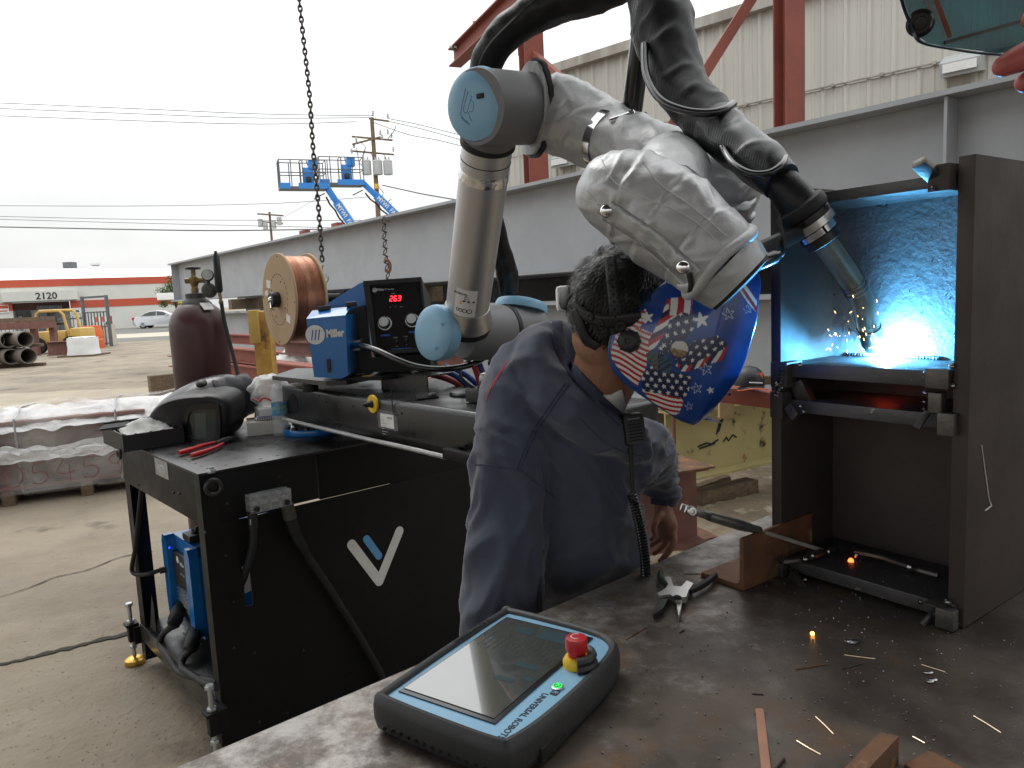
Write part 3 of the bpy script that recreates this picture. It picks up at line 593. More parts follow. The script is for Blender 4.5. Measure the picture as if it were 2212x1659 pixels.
# ---------------------------------------------------------------- boom lifts
def lift(px, Yd, boomend, lab, first=None):
    o = at(px[0], px[1], Yd); r = thing('boom_lift', lab, 'boom lift', o, 'boom lifts raised behind the girders')
    d = V((.93, .37, 0)).normalized(); X = fr(o, d, Z); Lx, Ly, Hh = 1.95, .8, 1.12     # platform: near left floor corner at the origin
    b = MB(X)
    def rail(P): b.tube([V(p) for p in P], .024, 5, closed=False)
    for z in (Hh, .58): rail([(0, 0, z), (Lx, 0, z), (Lx, Ly, z), (0, Ly, z), (0, 0, z)])
    for x in (0, .48, .97, 1.46, Lx):
        rail([(x, 0, 0), (x, 0, Hh)]); rail([(x, Ly, 0), (x, Ly, Hh)])
    rail([(0, Ly/2, 0), (0, Ly/2, Hh)]); b.build('guard_rail', K['fence'], r)
    b = MB(X); b.bx((-.02, -.02, -.1), (Lx+.02, Ly+.02, 0)); b.build('platform_floor', K['fence'], r)
    b = MB(X); b.bx((-.03, -.05, -.1), (.42, -.02, .14)); b.bx((.75, -.05, -.1), (Lx+.03, -.02, .14)); b.build('toe_board', K['liftblue'], r)
    b = MB(X); b.bx((1.0, .1, .05), (1.45, .35, .82), .03); b.bx((1.25, .05, .75), (1.62, .5, 1.15), .03); b.build('control_box', K['liftblue'], r)
    b = MB(X); b.bx((1.1, .0, .2), (1.32, .1, .42), .02); b.build('socket_cover', K['plast'], r)
    b = MB(X); b.tube([V((.85, .05, .1)), V((.85, .05, 1.05)), V((.95, .05, 1.13)), V((1.15, .05, 1.13)), V((1.2, .05, .9))], .022, 6); b.build('gate_hoop', K['fence'], r)
    s = o+d*(Lx-.05)+V((0, .25, -.02)); e = at(boomend[0], boomend[1], Yd+1); bd = (e-s).normalized(); e2 = s+bd*((s.z-1.2)/-bd.z)
    side = V((0, -1, 0)); side = (side-bd*side.dot(bd)).normalized(); upv = bd.cross(side); 
    if upv.z < 0: upv = -upv
    b = MB(); b.bar(s-bd*.1, s+bd*.75, .26, .26, upv, .02); b.build('jib_head', K['liftblue'], r)
    b = MB(); b.bar(s+bd*.76, e2, .36, .36, upv, .02); bm_ = b.build('boom', K['liftblue'], r)
    text_mb('MYWI  FABRICATORS', .27, fr(s+bd*2.05+side*.186, bd, side), .004, .005, sx=.9).build('lettering', K['label'], bm_, smooth=False)
    b = MB(); b.tube([s+bd*(.3+.35*k)-upv*(.26+.05*(k % 2)) for k in range(12)], .04, 5); b.build('cable_track', K['plast'], r)
    b = MB(); b.tube([tuple(s+bd*.1-upv*.2+V((-.5*sin(a), 0, -.22*sin(a*1.0)-.05))) for a in (0, .6, 1.2, 1.8, 2.4, 3.0)], .025, 5); b.build('hose_loop', K['plast'], r)
    b = MB(); b.bx(e2+V((-.9, -.9, -1.0)), e2+V((1.2, .9, .15)), .08); b.build('chassis', K['liftblue'], r)
    for sx in (-.8, .9):
        for sy in (-1.0, .8): b = MB(); c = V((e2.x+sx, e2.y+sy, .4)); b.cyl(c, c+V((0, .25, 0)), .4, 16); b.build('wheel', K['tyre'], r)
    return r
lift((606, 402), 33, (770, 500), 'raised blue boom lift nearer the hanging chain, basket on the left')
lift((692, 394), 34.2, (872, 480), 'raised blue boom lift whose basket is right of the hanging chain')
# ---------------------------------------------------------------- utility poles and lines
pb = at(818, 470, 60); pt = at(803, 254, 60)
pl = thing('utility_pole', 'tall wooden utility pole with three crossarms and grey transformers', 'utility pole', (pt.x, 60, 0))
b = MB(); b.tube([V((pt.x, 60, 0)), V((pt.x, 60, pt.z))], [.24, .15], 10); b.build('pole_shaft', K['pole'], pl)
def P6(x, y, Y=60): return at(x, y, Y)
for k, (a, c, dy) in enumerate((((761, 312), (822, 296), -.3), ((757, 297+39), (835, 344), -.2), ((760, 295), (848, 303), .2), ((757, 326), (851, 334), .2), ((797, 256), (840, 262), 0))):
    if k == 1: continue
    b = MB(); b.bar(P6(*a, 60+dy), P6(*c, 60+dy), .14, .12); b.build('crossarm', K['pole'], pl)
for x in (793, 817, 845-6):
    b = MB(); c = P6(x, 378, 59.6); b.lathe([(.02, 0), (.34, .02), (.36, .1), (.36, 1.0), (.38, 1.02), (.30, 1.12), (.02, 1.14)], 14, M.Translation(c-V((0, 0, .0)))); t = b.build('transformer', K['trafo'], pl)
    b = MB()
    for dx in (-.18, .12): b.tube([c+V((dx, 0, 1.1)), c+V((dx, 0, 1.35))], .06, 6)
    b.build('bushing', K['trafo'], t)
for x, y in ((770, 307), (822, 292), (846, 298), (838, 290), (826, 302), (806, 250), (838, 256), (760, 332), (850, 328), (765, 320)): b = MB(); c = P6(x, y, 59.8); b.lathe([(.03, 0), (.10, .05), (.05, .12), (.11, .18), (.05, .26), (.09, .32), (.02, .4)], 8, M.Translation(c)); b.build('insulator', K['trafo'], pl)
b = MB()
for P in (((778, 306), (790, 318), (784, 340)), ((800, 330), (812, 350), (808, 372)), ((826, 330), (836, 345), (832, 366)), ((815, 400), (828, 416), (824, 432), (836, 438), (845, 430)), ((820, 420), (834, 445), (846, 440)), ((770, 320), (776, 352), (786, 362)), ((838, 300), (850, 285), (856, 272))): b.tube([P6(x, y, 59.5) for x, y in P], .03, 5)
b.build('drop_wire', K['cable'], pl)
b = MB(); c = P6(814, 402, 59.7); b.box(c, (.3, .1, .35)); b.build('warning_plate', K['yellow'], pl)
p2 = at(582, 458, 140); pl2 = thing('utility_pole', 'small distant utility pole with crossarms left of the blue lift boom', 'utility pole', (p2.x, 140, 0))
b = MB(); b.tube([V((p2.x, 140, 0)), V((p2.x, 140, p2.z))], [.3, .2], 8); b.build('pole_shaft', K['pole'], pl2)
for a, c in (((556, 462), (612, 466)), ((560, 478), (611, 483))): b = MB(); b.bar(at(*a, 139.6), at(*c, 139.6), .25, .25); b.build('crossarm', K['pole'], pl2)
b = MB()
for x, y in ((563, 490), (574, 497), (592, 494), (604, 486)): c = at(x, y, 139.5); b.lathe([(.45, 0), (.45, 1.4)], 8, M.Translation(c))
b.build('transformer', K['trafo'], pl2)
def wire(P, Y, lab, r=.024, sag=0):
    Q = [at(x, y, Y if not isinstance(Y, (list, tuple)) else Y[i]) for i, (x, y) in enumerate(P)]
    b = MB(); b.tube(cr([tuple(q) for q in Q], 6), r, 4); return tag(b.build('power_line', K['cable']), lab, 'power line', 'overhead lines')
wire([(-60, 220), (300, 235), (560, 246), (806, 250)], 60, 'topmost overhead line left of the wooden pole')
wire([(-60, 232), (300, 246), (560, 255), (806, 254)], 60, 'second overhead line from the top left of the pole')
wire([(-60, 248), (300, 261), (560, 268), (770, 263)], 60, 'third overhead line from the top left of the pole')
wire([(838, 256), (900, 268), (960, 283), (1120, 322)], [60, 58, 55, 50], 'highest overhead line right of the wooden pole')
wire([(840, 262), (900, 276), (960, 292), (1120, 336)], [60, 58, 55, 50], 'middle overhead line right of the wooden pole')
wire([(800, 262), (880, 290), (960, 306), (1120, 348)], [60, 58, 55, 50], 'lowest of the three lines right of the pole top')
wire([(826, 400), (880, 412), (940, 424), (1110, 452)], [60, 58, 56, 52], 'thick service line dropping right from the pole below the transformers', .04)
wire([(-60, 444), (300, 445), (600, 439), (800, 425)], 75, 'thin overhead line crossing the lift boom')
wire([(-60, 466), (300, 474), (600, 476), (860, 476)], 75, 'overhead line just above the small distant pole')
wire([(-60, 472), (300, 482), (600, 489), (800, 494)], 75, 'overhead line through the small distant pole')
wire([(-60, 489), (300, 496), (500, 498), (760, 494)], 70, 'lowest thick overhead line above the grey girder end', .05)
wire([(612, 470), (690, 425), (760, 372), (790, 318)], [139, 110, 80, 60], 'slanting line from the distant pole up to the near pole')
# ---------------------------------------------------------------- grey girders
GP = at(1190, 592, 8); GD = V((-.62, .785, 0)).normalized()
def gpt(t, z): return V((GP.x+GD.x*t, GP.y+GD.y*t, z))
def girder(t0, t1, z, h, lab, stiff, ):
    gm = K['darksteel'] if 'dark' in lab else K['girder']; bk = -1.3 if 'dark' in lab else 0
    mid = gpt((t0+t1)/2, z); r = thing('steel_girder', lab, 'girder', mid, 'grey plate girders stacked in the yard'); n = V((GD.y, -GD.x, 0))
    if n.y > 0: n = -n
    n0 = n; n = n*(1-bk/.19) if bk else n
    for zz in (z, z+h-.035):
        b = MB(); b.bar(gpt(t0, zz+.0175)-n*.19, gpt(t1, zz+.0175)-n*.19, .42, .035); b.build('flange', gm, r)
    b = MB(); b.bar(gpt(t0+.002, z+h/2)-n*.19, gpt(t1-.002, z+h/2)-n*.19, .025, h-.072); b.build('web', gm, r)
    for t in stiff:
        p = gpt(t, z+h/2)-n*.09; b = MB(); b.bar(p-Z*(h/2-.04), p+Z*(h/2-.04), .165, .02, GD); b.build('stiffener', gm, r)
    return n0
zu0 = 1.69; zu1 = 2.66
GN = girder(-7.5, 14.8, zu0, zu1-zu0, 'upper long grey steel girder of the stack behind the robot', [14.6, -3.86])
girder(-7.5, 14.2, .42, .97, 'lower long grey steel girder under the upper one', [])
girder(-7.5, 13.6, .3, 1.42, 'dark girder added behind the grey pair to blacken the gap', [])  # extra girder, coloured dark to stand for shade between the grey ones
WH = ('at the far left end', 'second from the far left end', 'behind the wire feeder', 'behind the robot arm tube', 'behind the man', 'nearest the steel column')
for i, t in enumerate((13.5, 9.8, 6., 3., -1., -5)):
    b = MB(); p = gpt(t, 1.5)-GN*.19; b.bar(p-GN*.35+Z*.04, p+GN*.35+Z*.04, .2, .21); tag(b.build('spacer_timber', K['wood']), 'dark timber spacer between the two grey girders, '+WH[i], 'timber', 'timbers between the girders')
    b = MB(); p = gpt(t, .21)-GN*.19; b.bar(p-GN*.4, p+GN*.4, .25, .41); tag(b.build('support_timber', K['wood']), 'dark timber block under the lower grey girder, '+WH[i], 'timber', 'timbers under the girders')
for x, y, Y, s in ((729, 496, 12.6, .16), (659, 511, 13.6, .17)):
    p = onp(x, y, GP-GN*.19, GN); b = MB(); b.bar(p-GD*s*.7+V((0, 0, .02)), p+GD*s*.7+V((0, 0, .02)), .1, .09); o = tag(b.build('red_block', K['redox']), 'small red oxide block on the girder top, %s' % ('right of the chain' if x > 700 else 'left of the hanging chain'), 'block')
    o.location.z = zu1
# rust coloured beams lying low behind the cart, plastic sheet
def gbeam(t0, t1, off, z, h, wd, m, lab, cat='beam', name='steel_beam'):
    b = MB(); ibeam(b, gpt(t0, z)+GN*off, gpt(t1, z)+GN*off, h, wd, .02, .015); return tag(b.build(name, m), lab, cat)
gbeam(3.2, 9.0, 1.3, .62, .22, .2, K['redox'], 'red oxide beam in front of the lower girder behind the wire feeder')
gbeam(4.4, 9.8, 1.35, .38, .22, .24, K['redox'], 'lower red oxide beam behind the gas cylinder')
gbeam(3.0, 8.4, .95, .86, .16, .15, K['redox'], 'narrow red oxide beam stacked on top nearest the girder')
gbeam(-.6, 3.4, 1.6, .86, .18, .16, K['darkred'], 'rusty red beam seen behind the robot base')
gbeam(-.6, 3.2, 1.95, .62, .2, .2, K['redox'], 'red beam low behind the robot base hoses')
for t, w4 in ((8.2, 'farthest left'), (5, 'second from left'), (2.4, 'third from left'), (.3, 'nearest the man')):
    b = MB(); p = gpt(t, 0)+GN*1.35; b.bar(p-GN*.7+Z*.18, p+GN*.85+Z*.18, .2, .36); tag(b.build('support_timber', K['wood']), 'dark timber block carrying the red beams, '+w4, 'timber', 'timbers under the red beams')
pc = onp(638, 800, gpt(0, 0)+GN*1.5, GN); b = MB()
b.grid(lambda u, v: pc+GD*(.55-1.1*u)+GN*(.3*(v-.5))+Z*(.10+.16*sin(pi*u)**.6*sin(pi*v)**.5*(1+.5*nz3((u*6, v*5, 2)))+.03*nz3((u*15, v*12, 1))), 30, 18); tag(b.build('plastic_sheet', K['bag'], ang=180), 'crumpled white plastic sheet lying on the red beams', 'plastic sheet')
yp0 = at(578, 810, 4.6); yp0.z = 0
r = thing('yellow_post', 'rusty yellow steel post behind the wire spool', 'post', yp0)
b = MB(); p = at(575, 672, 4.6); b.box(V((yp0.x, 4.6, p.z/2)), (.10, .10, p.z), .006); b.build('shaft', K['rustyellow'], r)
b = MB(); b.box(V((yp0.x-.035, 4.56, p.z-.09)), (.06, .08, .2), .006); b.build('cap_plate', K['forkyellow'], r)
# ---------------------------------------------------------------- red crane frame
def hcol(x0, x1, Y, zt, lab):
    a = at((x0+x1)/2, 300, Y); wd = abs(at(x1, 300, Y).x-at(x0, 300, Y).x); b = MB()
    X = fr((a.x, Y, 0), (1, .28, 0), Z); b.X = X; s = wd*.86
    b.bx((-s/2, -s/2, 0), (s/2, -s/2+.02, zt)); b.bx((-s/2, s/2-.02, 0), (s/2, s/2, zt)); b.bx((-.008, -s/2+.02, 0), (.008, s/2-.02, zt))
    return b, a
r = thing('crane_frame', 'red steel crane frame with columns, braces and runway beam', 'steel frame', V((at(1705, 300, 7.3).x, 7.3, 0)))
b, a = hcol(1678, 1731, 7.3, 6.2, ''); b.build('column', K['redox'], r)
b, a2 = hcol(1130, 1180, 11., 5.3, ''); b.build('column', K['redox'], r)
b = MB(); p, q = at(1436, 296, 7.6), at(1640, -30, 7.6); d = (q-p).normalized(); p -= d*.35
b.bar(p, q+d*.5, .10, .125, (0, 1, 0)); b.build('diagonal_brace', K['redox'], r)
p, q = at(982, 130, 13.6), at(1420, -46, 7.9); d = (q-p).normalized(); b = MB(); ibeam(b, p-Z*.12, q+d*2-Z*.12, .30, .22, .025, .02); b.build('runway_beam', K['redox'], r)
b = MB(); b.bar(at(1152, 118, 10.9), at(1215, 172, 10.2), .08, .1); b.build('knee_brace', K['redox'], r)
for k, (x, y) in enumerate(((1034, 98), (1130, 96))):
    b = MB(); c = at(x, y, 13.2-k*1.8); b.box(c+Z*.12, (.16, .16, .5)); b.build('rail_clip', K['rust'] if k else K['palewood'], r)
pp = at(1015, 106, 13.4); b = MB()
for k in range(7): b.bar(pp+V((-.32+.08*k, -.1, .02)), pp+V((-.10+.08*k, .7, .05)), .05, .03)
b.build('end_sheet', K['gutter'], r)
# ---------------------------------------------------------------- beige corrugated warehouse
wa, wb = at(1075, 330, 15), at(2090, 140, 9.5); wd3 = V((wb.x-wa.x, wb.y-wa.y, 0)).normalized(); wn3 = V((wd3.y, -wd3.x, 0))
if wn3.y > 0: wn3 = -wn3
W0 = V((wa.x, wa.y, 0)); WT = onp(1300, 128, W0, wn3).z; WX3 = fr(W0, wd3, Z)
wh = thing('corrugated_warehouse', 'tall beige corrugated metal warehouse behind the grey girders', 'building', W0+wd3*7)
sgn = 1 if (WX3.to_3x3() @ V((0, 1, 0))).dot(wn3) > 0 else -1
def panel(x0, n, z0, z1, off):
    b = MB(); P = []
    for k in range(n): x = k*.3; P += [(x, 0), (x+.09, 0), (x+.105, .012), (x+.125, .012), (x+.14, 0), (x+.21, 0), (x+.235, .034), (x+.275, .034), (x+.3, 0)]
    vs = [WX3 @ V((x0+x, sgn*(y+off), z)) for z in (z0, z1) for x, y in P]; m = len(P)
    b.add(vs, [(i, i+1, m+i+1, m+i) for i in range(m-1)]); return b
zc = onp(1560, 242, W0, wn3).z
NP = 26
for i in range(NP):
    panel(i*.9, 3, 0, zc+.06, .0).build('siding_panel', K['wallbeige'], wh, ang=20)
    panel(i*.9, 3, zc, WT, .012).build('siding_panel', K['wallbeige'], wh, ang=20)
b = MB(WX3); b.bx((-.05, sgn*.02, WT-.03), (NP*.9, sgn*.16, WT+.12)); b.build('gutter', K['gutter'], wh)
b = MB(WX3); b.grid(lambda u, v: V((-.05+NP*.9*u, sgn*(.1-9*v), WT+.13+1.2*v)), 2, 2); b.build('roof', K['roofw'], wh)
b = MB(WX3); b.bx((-.02, -sgn*8.5, 0), (.0, -sgn*.01, WT)); b.build('end_wall', K['wallbeige'], wh)
b = MB(WX3); b.tube([V((3.2, sgn*.07, zc+.02)), V((NP*.9, sgn*.07, zc+.02))], .012, 6)
for k in range(30): b.bar(V((3.3+k*.62, sgn*.02, zc+.02)), V((3.3+k*.62, sgn*.09, zc+.02)), .04, .04)
b.build('conduit', K['gutter'], wh)
def wlamp(x, y, lab):
    p = onp(x, y, W0, wn3); r = thing('wall_lamp', lab, 'wall lamp', p, 'wall lamps on the warehouse'); X = fr(p+wn3*.01, wd3, Z); b = MB(X)
    b.prism([(0, -.1), (.22, -.14), (.26, .02), (.0, .16)], -.22, .22, M(((0, 0, 1, 0), (sgn, 0, 0, 0), (0, 1, 0, 0), (0, 0, 0, 1)))); b.build('housing', K['trafo'], r)
    b = MB(X); b.bx((-.18, sgn*.245, -.1), (.18, sgn*.27, -.0)); b.build('lens', K['label'], r); return r
wlamp(1228, 346, 'grey wall lamp on the beige siding behind the robot forearm')
wlamp(2085, 142, 'grey wall lamp on the beige siding below the dark visor')
# ---------------------------------------------------------------- items low at the right, between man and box
yb0 = atz(1425, 1000, .1); ybd = V((.80, .60, 0)).normalized()
X1 = at(1436, 905, 5.0)
r = thing('yellow_beam', 'old yellow painted I beam with black scorch marks on the ground', 'beam', (X1.x, 5, 0))
p = at(1438, 992, 4.9); p.z = .2; q = p+V((.87, .50, 0)).normalized()*3.4
b = MB(); ibeam(b, p, q, at(1440, 888, 4.9).z-.2, .22, .018, .014); b.build('beam_body', K['beamyellow'], r)
d = (q-p).normalized(); n = V((d.y, -d.x, 0)); hb = at(1440, 888, 4.9).z-.2
b = MB(); b.bar(p+Z*(hb+.004), q+Z*(hb+.004), .21, .006); b.build('rusty_top', K['rust'], r)
b = MB(); b.bar(p+n*.10-d*.012+Z*.02, p+n*.10-d*.012+Z*(hb-.02), .02, .012, n); b.build('end_plate', K['darkred'], r)
b = MB()                                    # black handwriting on the web
for st in ([(0, 0), (.1, .02), (.16, .0), (.24, .03)], [(.02, -.02), (.2, .0)], [(.3, .0), (.34, .04), (.36, 0), (.42, .05), (.46, .02)], [(.22, .08), (.26, .19), (.3, .22), (.24, .1)]):
    b.tube([p+d*(.28+.8*s)+n*.011+Z*(.2+t*.75) for s, t in st], .006, 5)
b.build('chalk_writing', K['print'], r)
rb0, rb1 = at(1500, 842, 4.3), at(1720, 868, 4.0); dd = (rb1-rb0).normalized(); b = MB(); b.X = None
h = .07; b.bar(rb0, rb1+dd*.6, .14, .085, (0, 0, 1), .004); rbm = thing('red_channel', 'red oxide steel channel lying across the yellow beam', 'beam', rb0); b.build('channel_body', K['redox'], rbm)
b = MB(); c = at(1567, 848, 4.1); b.cyl(c+V((0, -.005, 0)), c+V((0, -.08, 0)), .008, 10); b.build('bolt_hole', K['hole'], rbm)
cc = at(1618, 836, 4.05); cc.z = rb0.z+.05; r = thing('cap', 'black baseball cap with an orange emblem on the red channel', 'cap', cc)
b = MB(); cx_ = fr(cc, (1, 0, 0), Z); b.X = cx_
b.grid(lambda u, v: V((.085*cos(2*pi*u)*sqrt(max(0, 1-v**2.4)), .10*sin(2*pi*u)*sqrt(max(0, 1-v**2.4)), .105*v)), 26, 10, True); b.build('crown', K['plast'], r)
b = MB(cx_); b.grid(lambda u, v: V((.075*(2*u-1)*(1-.25*v*v), -.07*sqrt(max(0, 1-(2*u-1)**2*.8))-.075*v*sqrt(max(.05, 1-(2*u-1)**2)), .004-.012*v-.02*(2*u-1)**2+.006)), 16, 8)
b.build('brim', K['plast'], r)
b = MB(cx_); b.tube([V((.078*(2*t/12-1), -.065*sqrt(max(0, 1-(2*t/12-1)**2*.8))-.078*sqrt(max(.05, 1-(2*t/12-1)**2)), -.004-.02*(2*t/12-1)**2)) for t in range(13)], .003, 5); b.build('brim_edge', K['orange'], r)
b = MB(cx_)
for k in range(4): b.tube([V((.012+.011*k+.004*s, -.088+.014*s+.004*k, .035+.035*s)) for s in (0, .35, .7, 1)], [.003, .005, .005, .002], 6)
b.build('emblem', K['orange'], r)
b = MB(cx_); b.tube([V((-.03+.07*t, -.103+.01*abs(t-.5), .024-.006*t)) for t in (0, .25, .5, .75, 1)], .003, 6); b.build('visor_print', K['label'], r)
pbd = at(1575, 800, 4.5); b = MB(); b.box(V((pbd.x, 4.55, pbd.z-.05)), (.09, .04, .5), .004, M.Rotation(radians(2), 3, 'Y')); tag(b.build('board', K['palewood']), 'pale upright board behind the flag helmet', 'board')
b = MB(); a, c = at(1590, 812, 4.45), at(1700, 812, 4.3); b.bar(a-Z*.03, c+V((.6, 0, -.03)), .05, .05); tag(b.build('dark_batten', K['wood']), 'dark flat bar behind the black cap', 'bar')
# rusty I beam stub support with plates
p = at(1475, 1168, 3.95); p.z = 0.12
r = thing('beam_stub', 'short rusty brown I beam lying behind the man\'s hand', 'beam', p)
zt_ = at(1475, 1005, 3.95).z; d = V((.93, .36, 0)).normalized(); b = MB(); ibeam(b, p-d*.6, p+d*.09, zt_-.12, .24, .014, .012, Z); b.build('beam_body', K['darkred'], r)
b = MB(); b.box(p-d*.2+Z*(zt_-.12+.006), (.62, .3, .012), .003, M.Rotation(atan2(d.y, d.x), 3, 'Z')); b.build('top_plate', K['rust'], r)
b = MB(); b.tube([p-d*.06+Z*(zt_-.10)+V((-.05, -.05, .01)), p-d*.02+Z*(zt_-.085)+V((.01, .05, .02))], [.012, .008], 6); tag(b.build('rust_lump', K['rust']), 'rusty offcut lying on the brown beam stub', 'scrap')
for k, (x, y) in enumerate(((1452, 1150), (1502, 1148))):
    c = atz(x, y, .06); b = MB(); R_ = M.Rotation(.35, 3, 'Z'); b.box(c, (.11, .3, .01), 0, R_)
    b.box(c+V((0, 0, .055)), (.11, .3, .01), 0, R_); b.box(c+R_ @ V((-.05, 0, .0275)), (.01, .3, .044), 0, R_); o = tag(b.build('channel_offcut', K['rust']), 'rusty channel offcut under the beam stub, %s one' % ('left' if k == 0 else 'right'), 'scrap'); o.location.z = .0
for (xa, ya, xb, yb, h, wd, lab) in ((1505, 1092, 1625, 1062, .10, .12, 'square dark timber lying on the dirt behind the beam stub'), (1500, 1072, 1572, 1045, .06, .06, 'round weathered timber piece behind the square timber')):
    a, c = atz(xa, ya, 0), atz(xb, yb, 0); b = MB()
    if h > .08: b.bar(a+Z*h/2, c+Z*h/2, wd, h, Z, .008)
    else: b.tube([a+Z*.04+(c-a)*t/6+V((0, 0, .01*nz3((t*3, 0, 0)))) for t in range(7)], [.05, .045, .05, .04, .048, .04, .03], 8)
    tag(b.build('timber', K['wood']), lab, 'timber')
# ---------------------------------------------------------------- unseen shed roof over the camera, outline shaped to shade the near ground
b = MB(); R_ = [(-9, -12), (9, -12), (9, .9), (.6, .5), (-1.4, 2.2), (-9, 2.9)]
b.prism(R_, 5.6, 5.75); r = thing('unseen_shed_roof', 'unseen open shed roof behind and above the table, shaped for shade', 'roof', (0, -5, 5.6)); b.build('unseen_roof_deck', K['grub'], r)
for x in (-8.8, 8.8):
    for y in (-11.8, -.6): b = MB(); b.bx((x-.12, y-.12, 0), (x+.12, y+.12, 5.597)); b.build('post', K['redox'], r)
for k in range(6): b = MB(); y = -11.5+k*2.; b.bx((-8.6, y, 5.36), (8.6, y+.12, 5.597)); b.build('unseen_roof_purlin', K['redox'], r)
# chains
def chain(P, Y, lab, link=.045, rw=.005, hook=True, name='hanging_chain', end=None):
    Q = [at(x, y, Y) for x, y in P]; r = thing(name, lab, 'chain', Q[-1]); path = cr([tuple(q) for q in Q], 30); path = [V(p) for p in path]
    L_ = [0]; 
    for i in range(1, len(path)): L_.append(L_[-1]+(path[i]-path[i-1]).length)
    n = int(L_[-1]/(link*.72)); i = 0; src = [None, None]
    for k in range(n):
        s = k*link*.72
        while L_[i+1] < s: i += 1
        t = (s-L_[i])/max(1e-6, L_[i+1]-L_[i]); p = path[i].lerp(path[i+1], t); d = (path[i+1]-path[i]).normalized()
        m = fr((0, 0, 0), V((1, .35, 0)) if k % 2 else V((-.35, 1, 0)), d)
        if src[k % 2] is None:
            b = MB(); lo = [V((link*.25*cos(a), 0, link*.5*sin(a))) for a in [2*pi*j/10 for j in range(10)]]
            b.tube([p+m @ q for q in lo], rw, 5, closed=True); src[k % 2] = (b.build('chain_link', K['chain'], r), p)
        elif k < 300:
            o, p_ = src[k % 2]; c = o.copy(); C.objects.link(c); c.location = p-p_
    return r, path
ch, pth = chain([(642, -40), (655, 80), (668, 200), (677, 330), (688, 450), (697, 580)], 4.2, 'long dark chain hanging from above left of the robot arm', .038, .0052)
e = pth[-1]; b = MB(); b.tube(cr([tuple(e+V(q)) for q in ((0, 0, .02), (-.012, 0, -.02), (-.02, 0, -.06), (0, 0, -.085), (.022, 0, -.06), (.018, 0, -.03))], 5), .008, 6); b.build('hook', K['galv'], ch)
ch2, pth = chain([(836, 476), (829, 474), (830, 500), (832, 545), (836, 580), (840, 612)], 10.4, 'short chain draped over the girder behind the wire feeder', .075, .008, name='draped_chain')
b = MB(); e = at(835, 574, 10.3); b.tube(cr([tuple(e+V(q)) for q in ((-.03, 0, .06), (.02, 0, .07), (.05, 0, 0), (.03, 0, -.08), (-.02, 0, -.06))], 5), .02, 6); b.build('hook', K['rust'], ch2)
# ================================================================== WORK TABLE
TT = .92
TA = atz(375, 1659, TT); TU = (atz(1430, 1210, TT)-TA).normalized(); TW = V((TU.y, -TU.x, 0)); TA = TA-TU*.6
TX = fr(TA, TU, Z)                       # +x along the left edge, table lies on -y
tab = thing('work_table', 'heavy dark steel welding table with scuffed mill scale top', 'table', TA+TU*1.3+TW*.7)
b = MB(TX); b.box((1.35, -.8, TT-.0125-TA.z), (2.7, 1.6, .025), .003); b.build('table_top', K['plate'], tab)
b = MB(TX)
for y in (-.12, -1.5): b.bx((.1, y-.05, -.14), (2.6, y+.05, -.026))
b.build('table_rail', K['darksteel'], tab)
for x in (.2, 2.5):
    for y in (-.12, -1.5): b = MB(TX); b.bx((x-.05, y-.05, -TT), (x+.05, y+.05, -.142)); b.build('leg', K['darksteel'], tab)
# spatter and grit on the table
b = MB()
for i in range(420):
    x, y = random.uniform(1180, 2212), random.uniform(1220, 1655)
    if random.random() < .45: x, y = random.gauss(1880, 230), random.gauss(1400, 110)
    p = atz(x, y, TT); q = TX.inverted() @ p
    if q.y > -.02: continue
    r = random.choice((.0006, .0008, .0011, .0016)); b.ball(p+Z*r*.6, r, 5)
b.build('weld_spatter', K['weld'], kind='stuff')
# ------------------------------------------------------------------ steel box being welded
e1 = V((.58, -.815, 0)).normalized(); e2 = V((-e1.y, e1.x, 0)); BO = V((.509, 1.461, TT))
BXM = fr(BO, e1, Z); BH = .757
box = thing('steel_column', 'dark H shaped steel column piece with welded stiffeners standing on the table', 'steel column', BO+e1*.18+e2*.18)
b = MB(BXM); b.bx((0, 0, .001), (.022, .37, BH), .0015); b.build('flange', K['boxsteel'], box)
b = MB(BXM); b.bx((.337, 0, .001), (.362, .37, BH), .0015); b.build('flange', K['boxsteel'], box)
b = MB(BXM); b.bx((.0221, .18, .408), (.3369, .194, BH-.002)); b.build('web', K['webplate'], box)
b = MB(BXM); b.bx((.0221, .1801, .001), (.3369, .1939, .4078)); b.build('web', K['boxsteel'], box)
for z0, z1, d0 in ((.008, .032, .004), (.326, .350, .012), (.395, .421, .006), (.715, .735, .012)):
    b = MB(BXM); b.bx((.0225, d0, z0), (.3365, .1795, z1), .0015); st = b.build('stiffener', K['shelfsteel'], box)
def px_on_front(x, y, off=0): return onp(x, y, BO-e2*off, e2)
def tabpx(x0, y0, x1, y1, dep=.03, off=.012, name='tab', m='tab', rot=0):
    a = BXM.inverted() @ px_on_front(x0, y0, off); c = BXM.inverted() @ px_on_front(x1, y1, off); b = MB(BXM)
    cx = (a+c)/2; b.box((cx.x, -off+dep/2, cx.z), (abs(c.x-a.x), dep, abs(c.z-a.z)), .0015, M.Rotation(rot, 3, 'Y')); return b.build(name, K[m], box)
tabpx(2004, 358, 2050, 410, .045, .02, m='boxsteel')
tabpx(1998, 796, 2048, 842, .035, .012); tabpx(2004, 848, 2032, 894, .02, .016); tabpx(2024, 892, 2058, 944, .022, .02)
tabpx(1664, 782, 1700, 838, .05, .01, m='boxsteel'); tabpx(1663, 845, 1690, 905, .04, .01, m='boxsteel')
tabpx(1669, 1212, 1690, 1264, .02, .022); tabpx(2020, 1312, 2058, 1366, .02, .03); tabpx(1995, 1302, 2046, 1318, .03, .02)
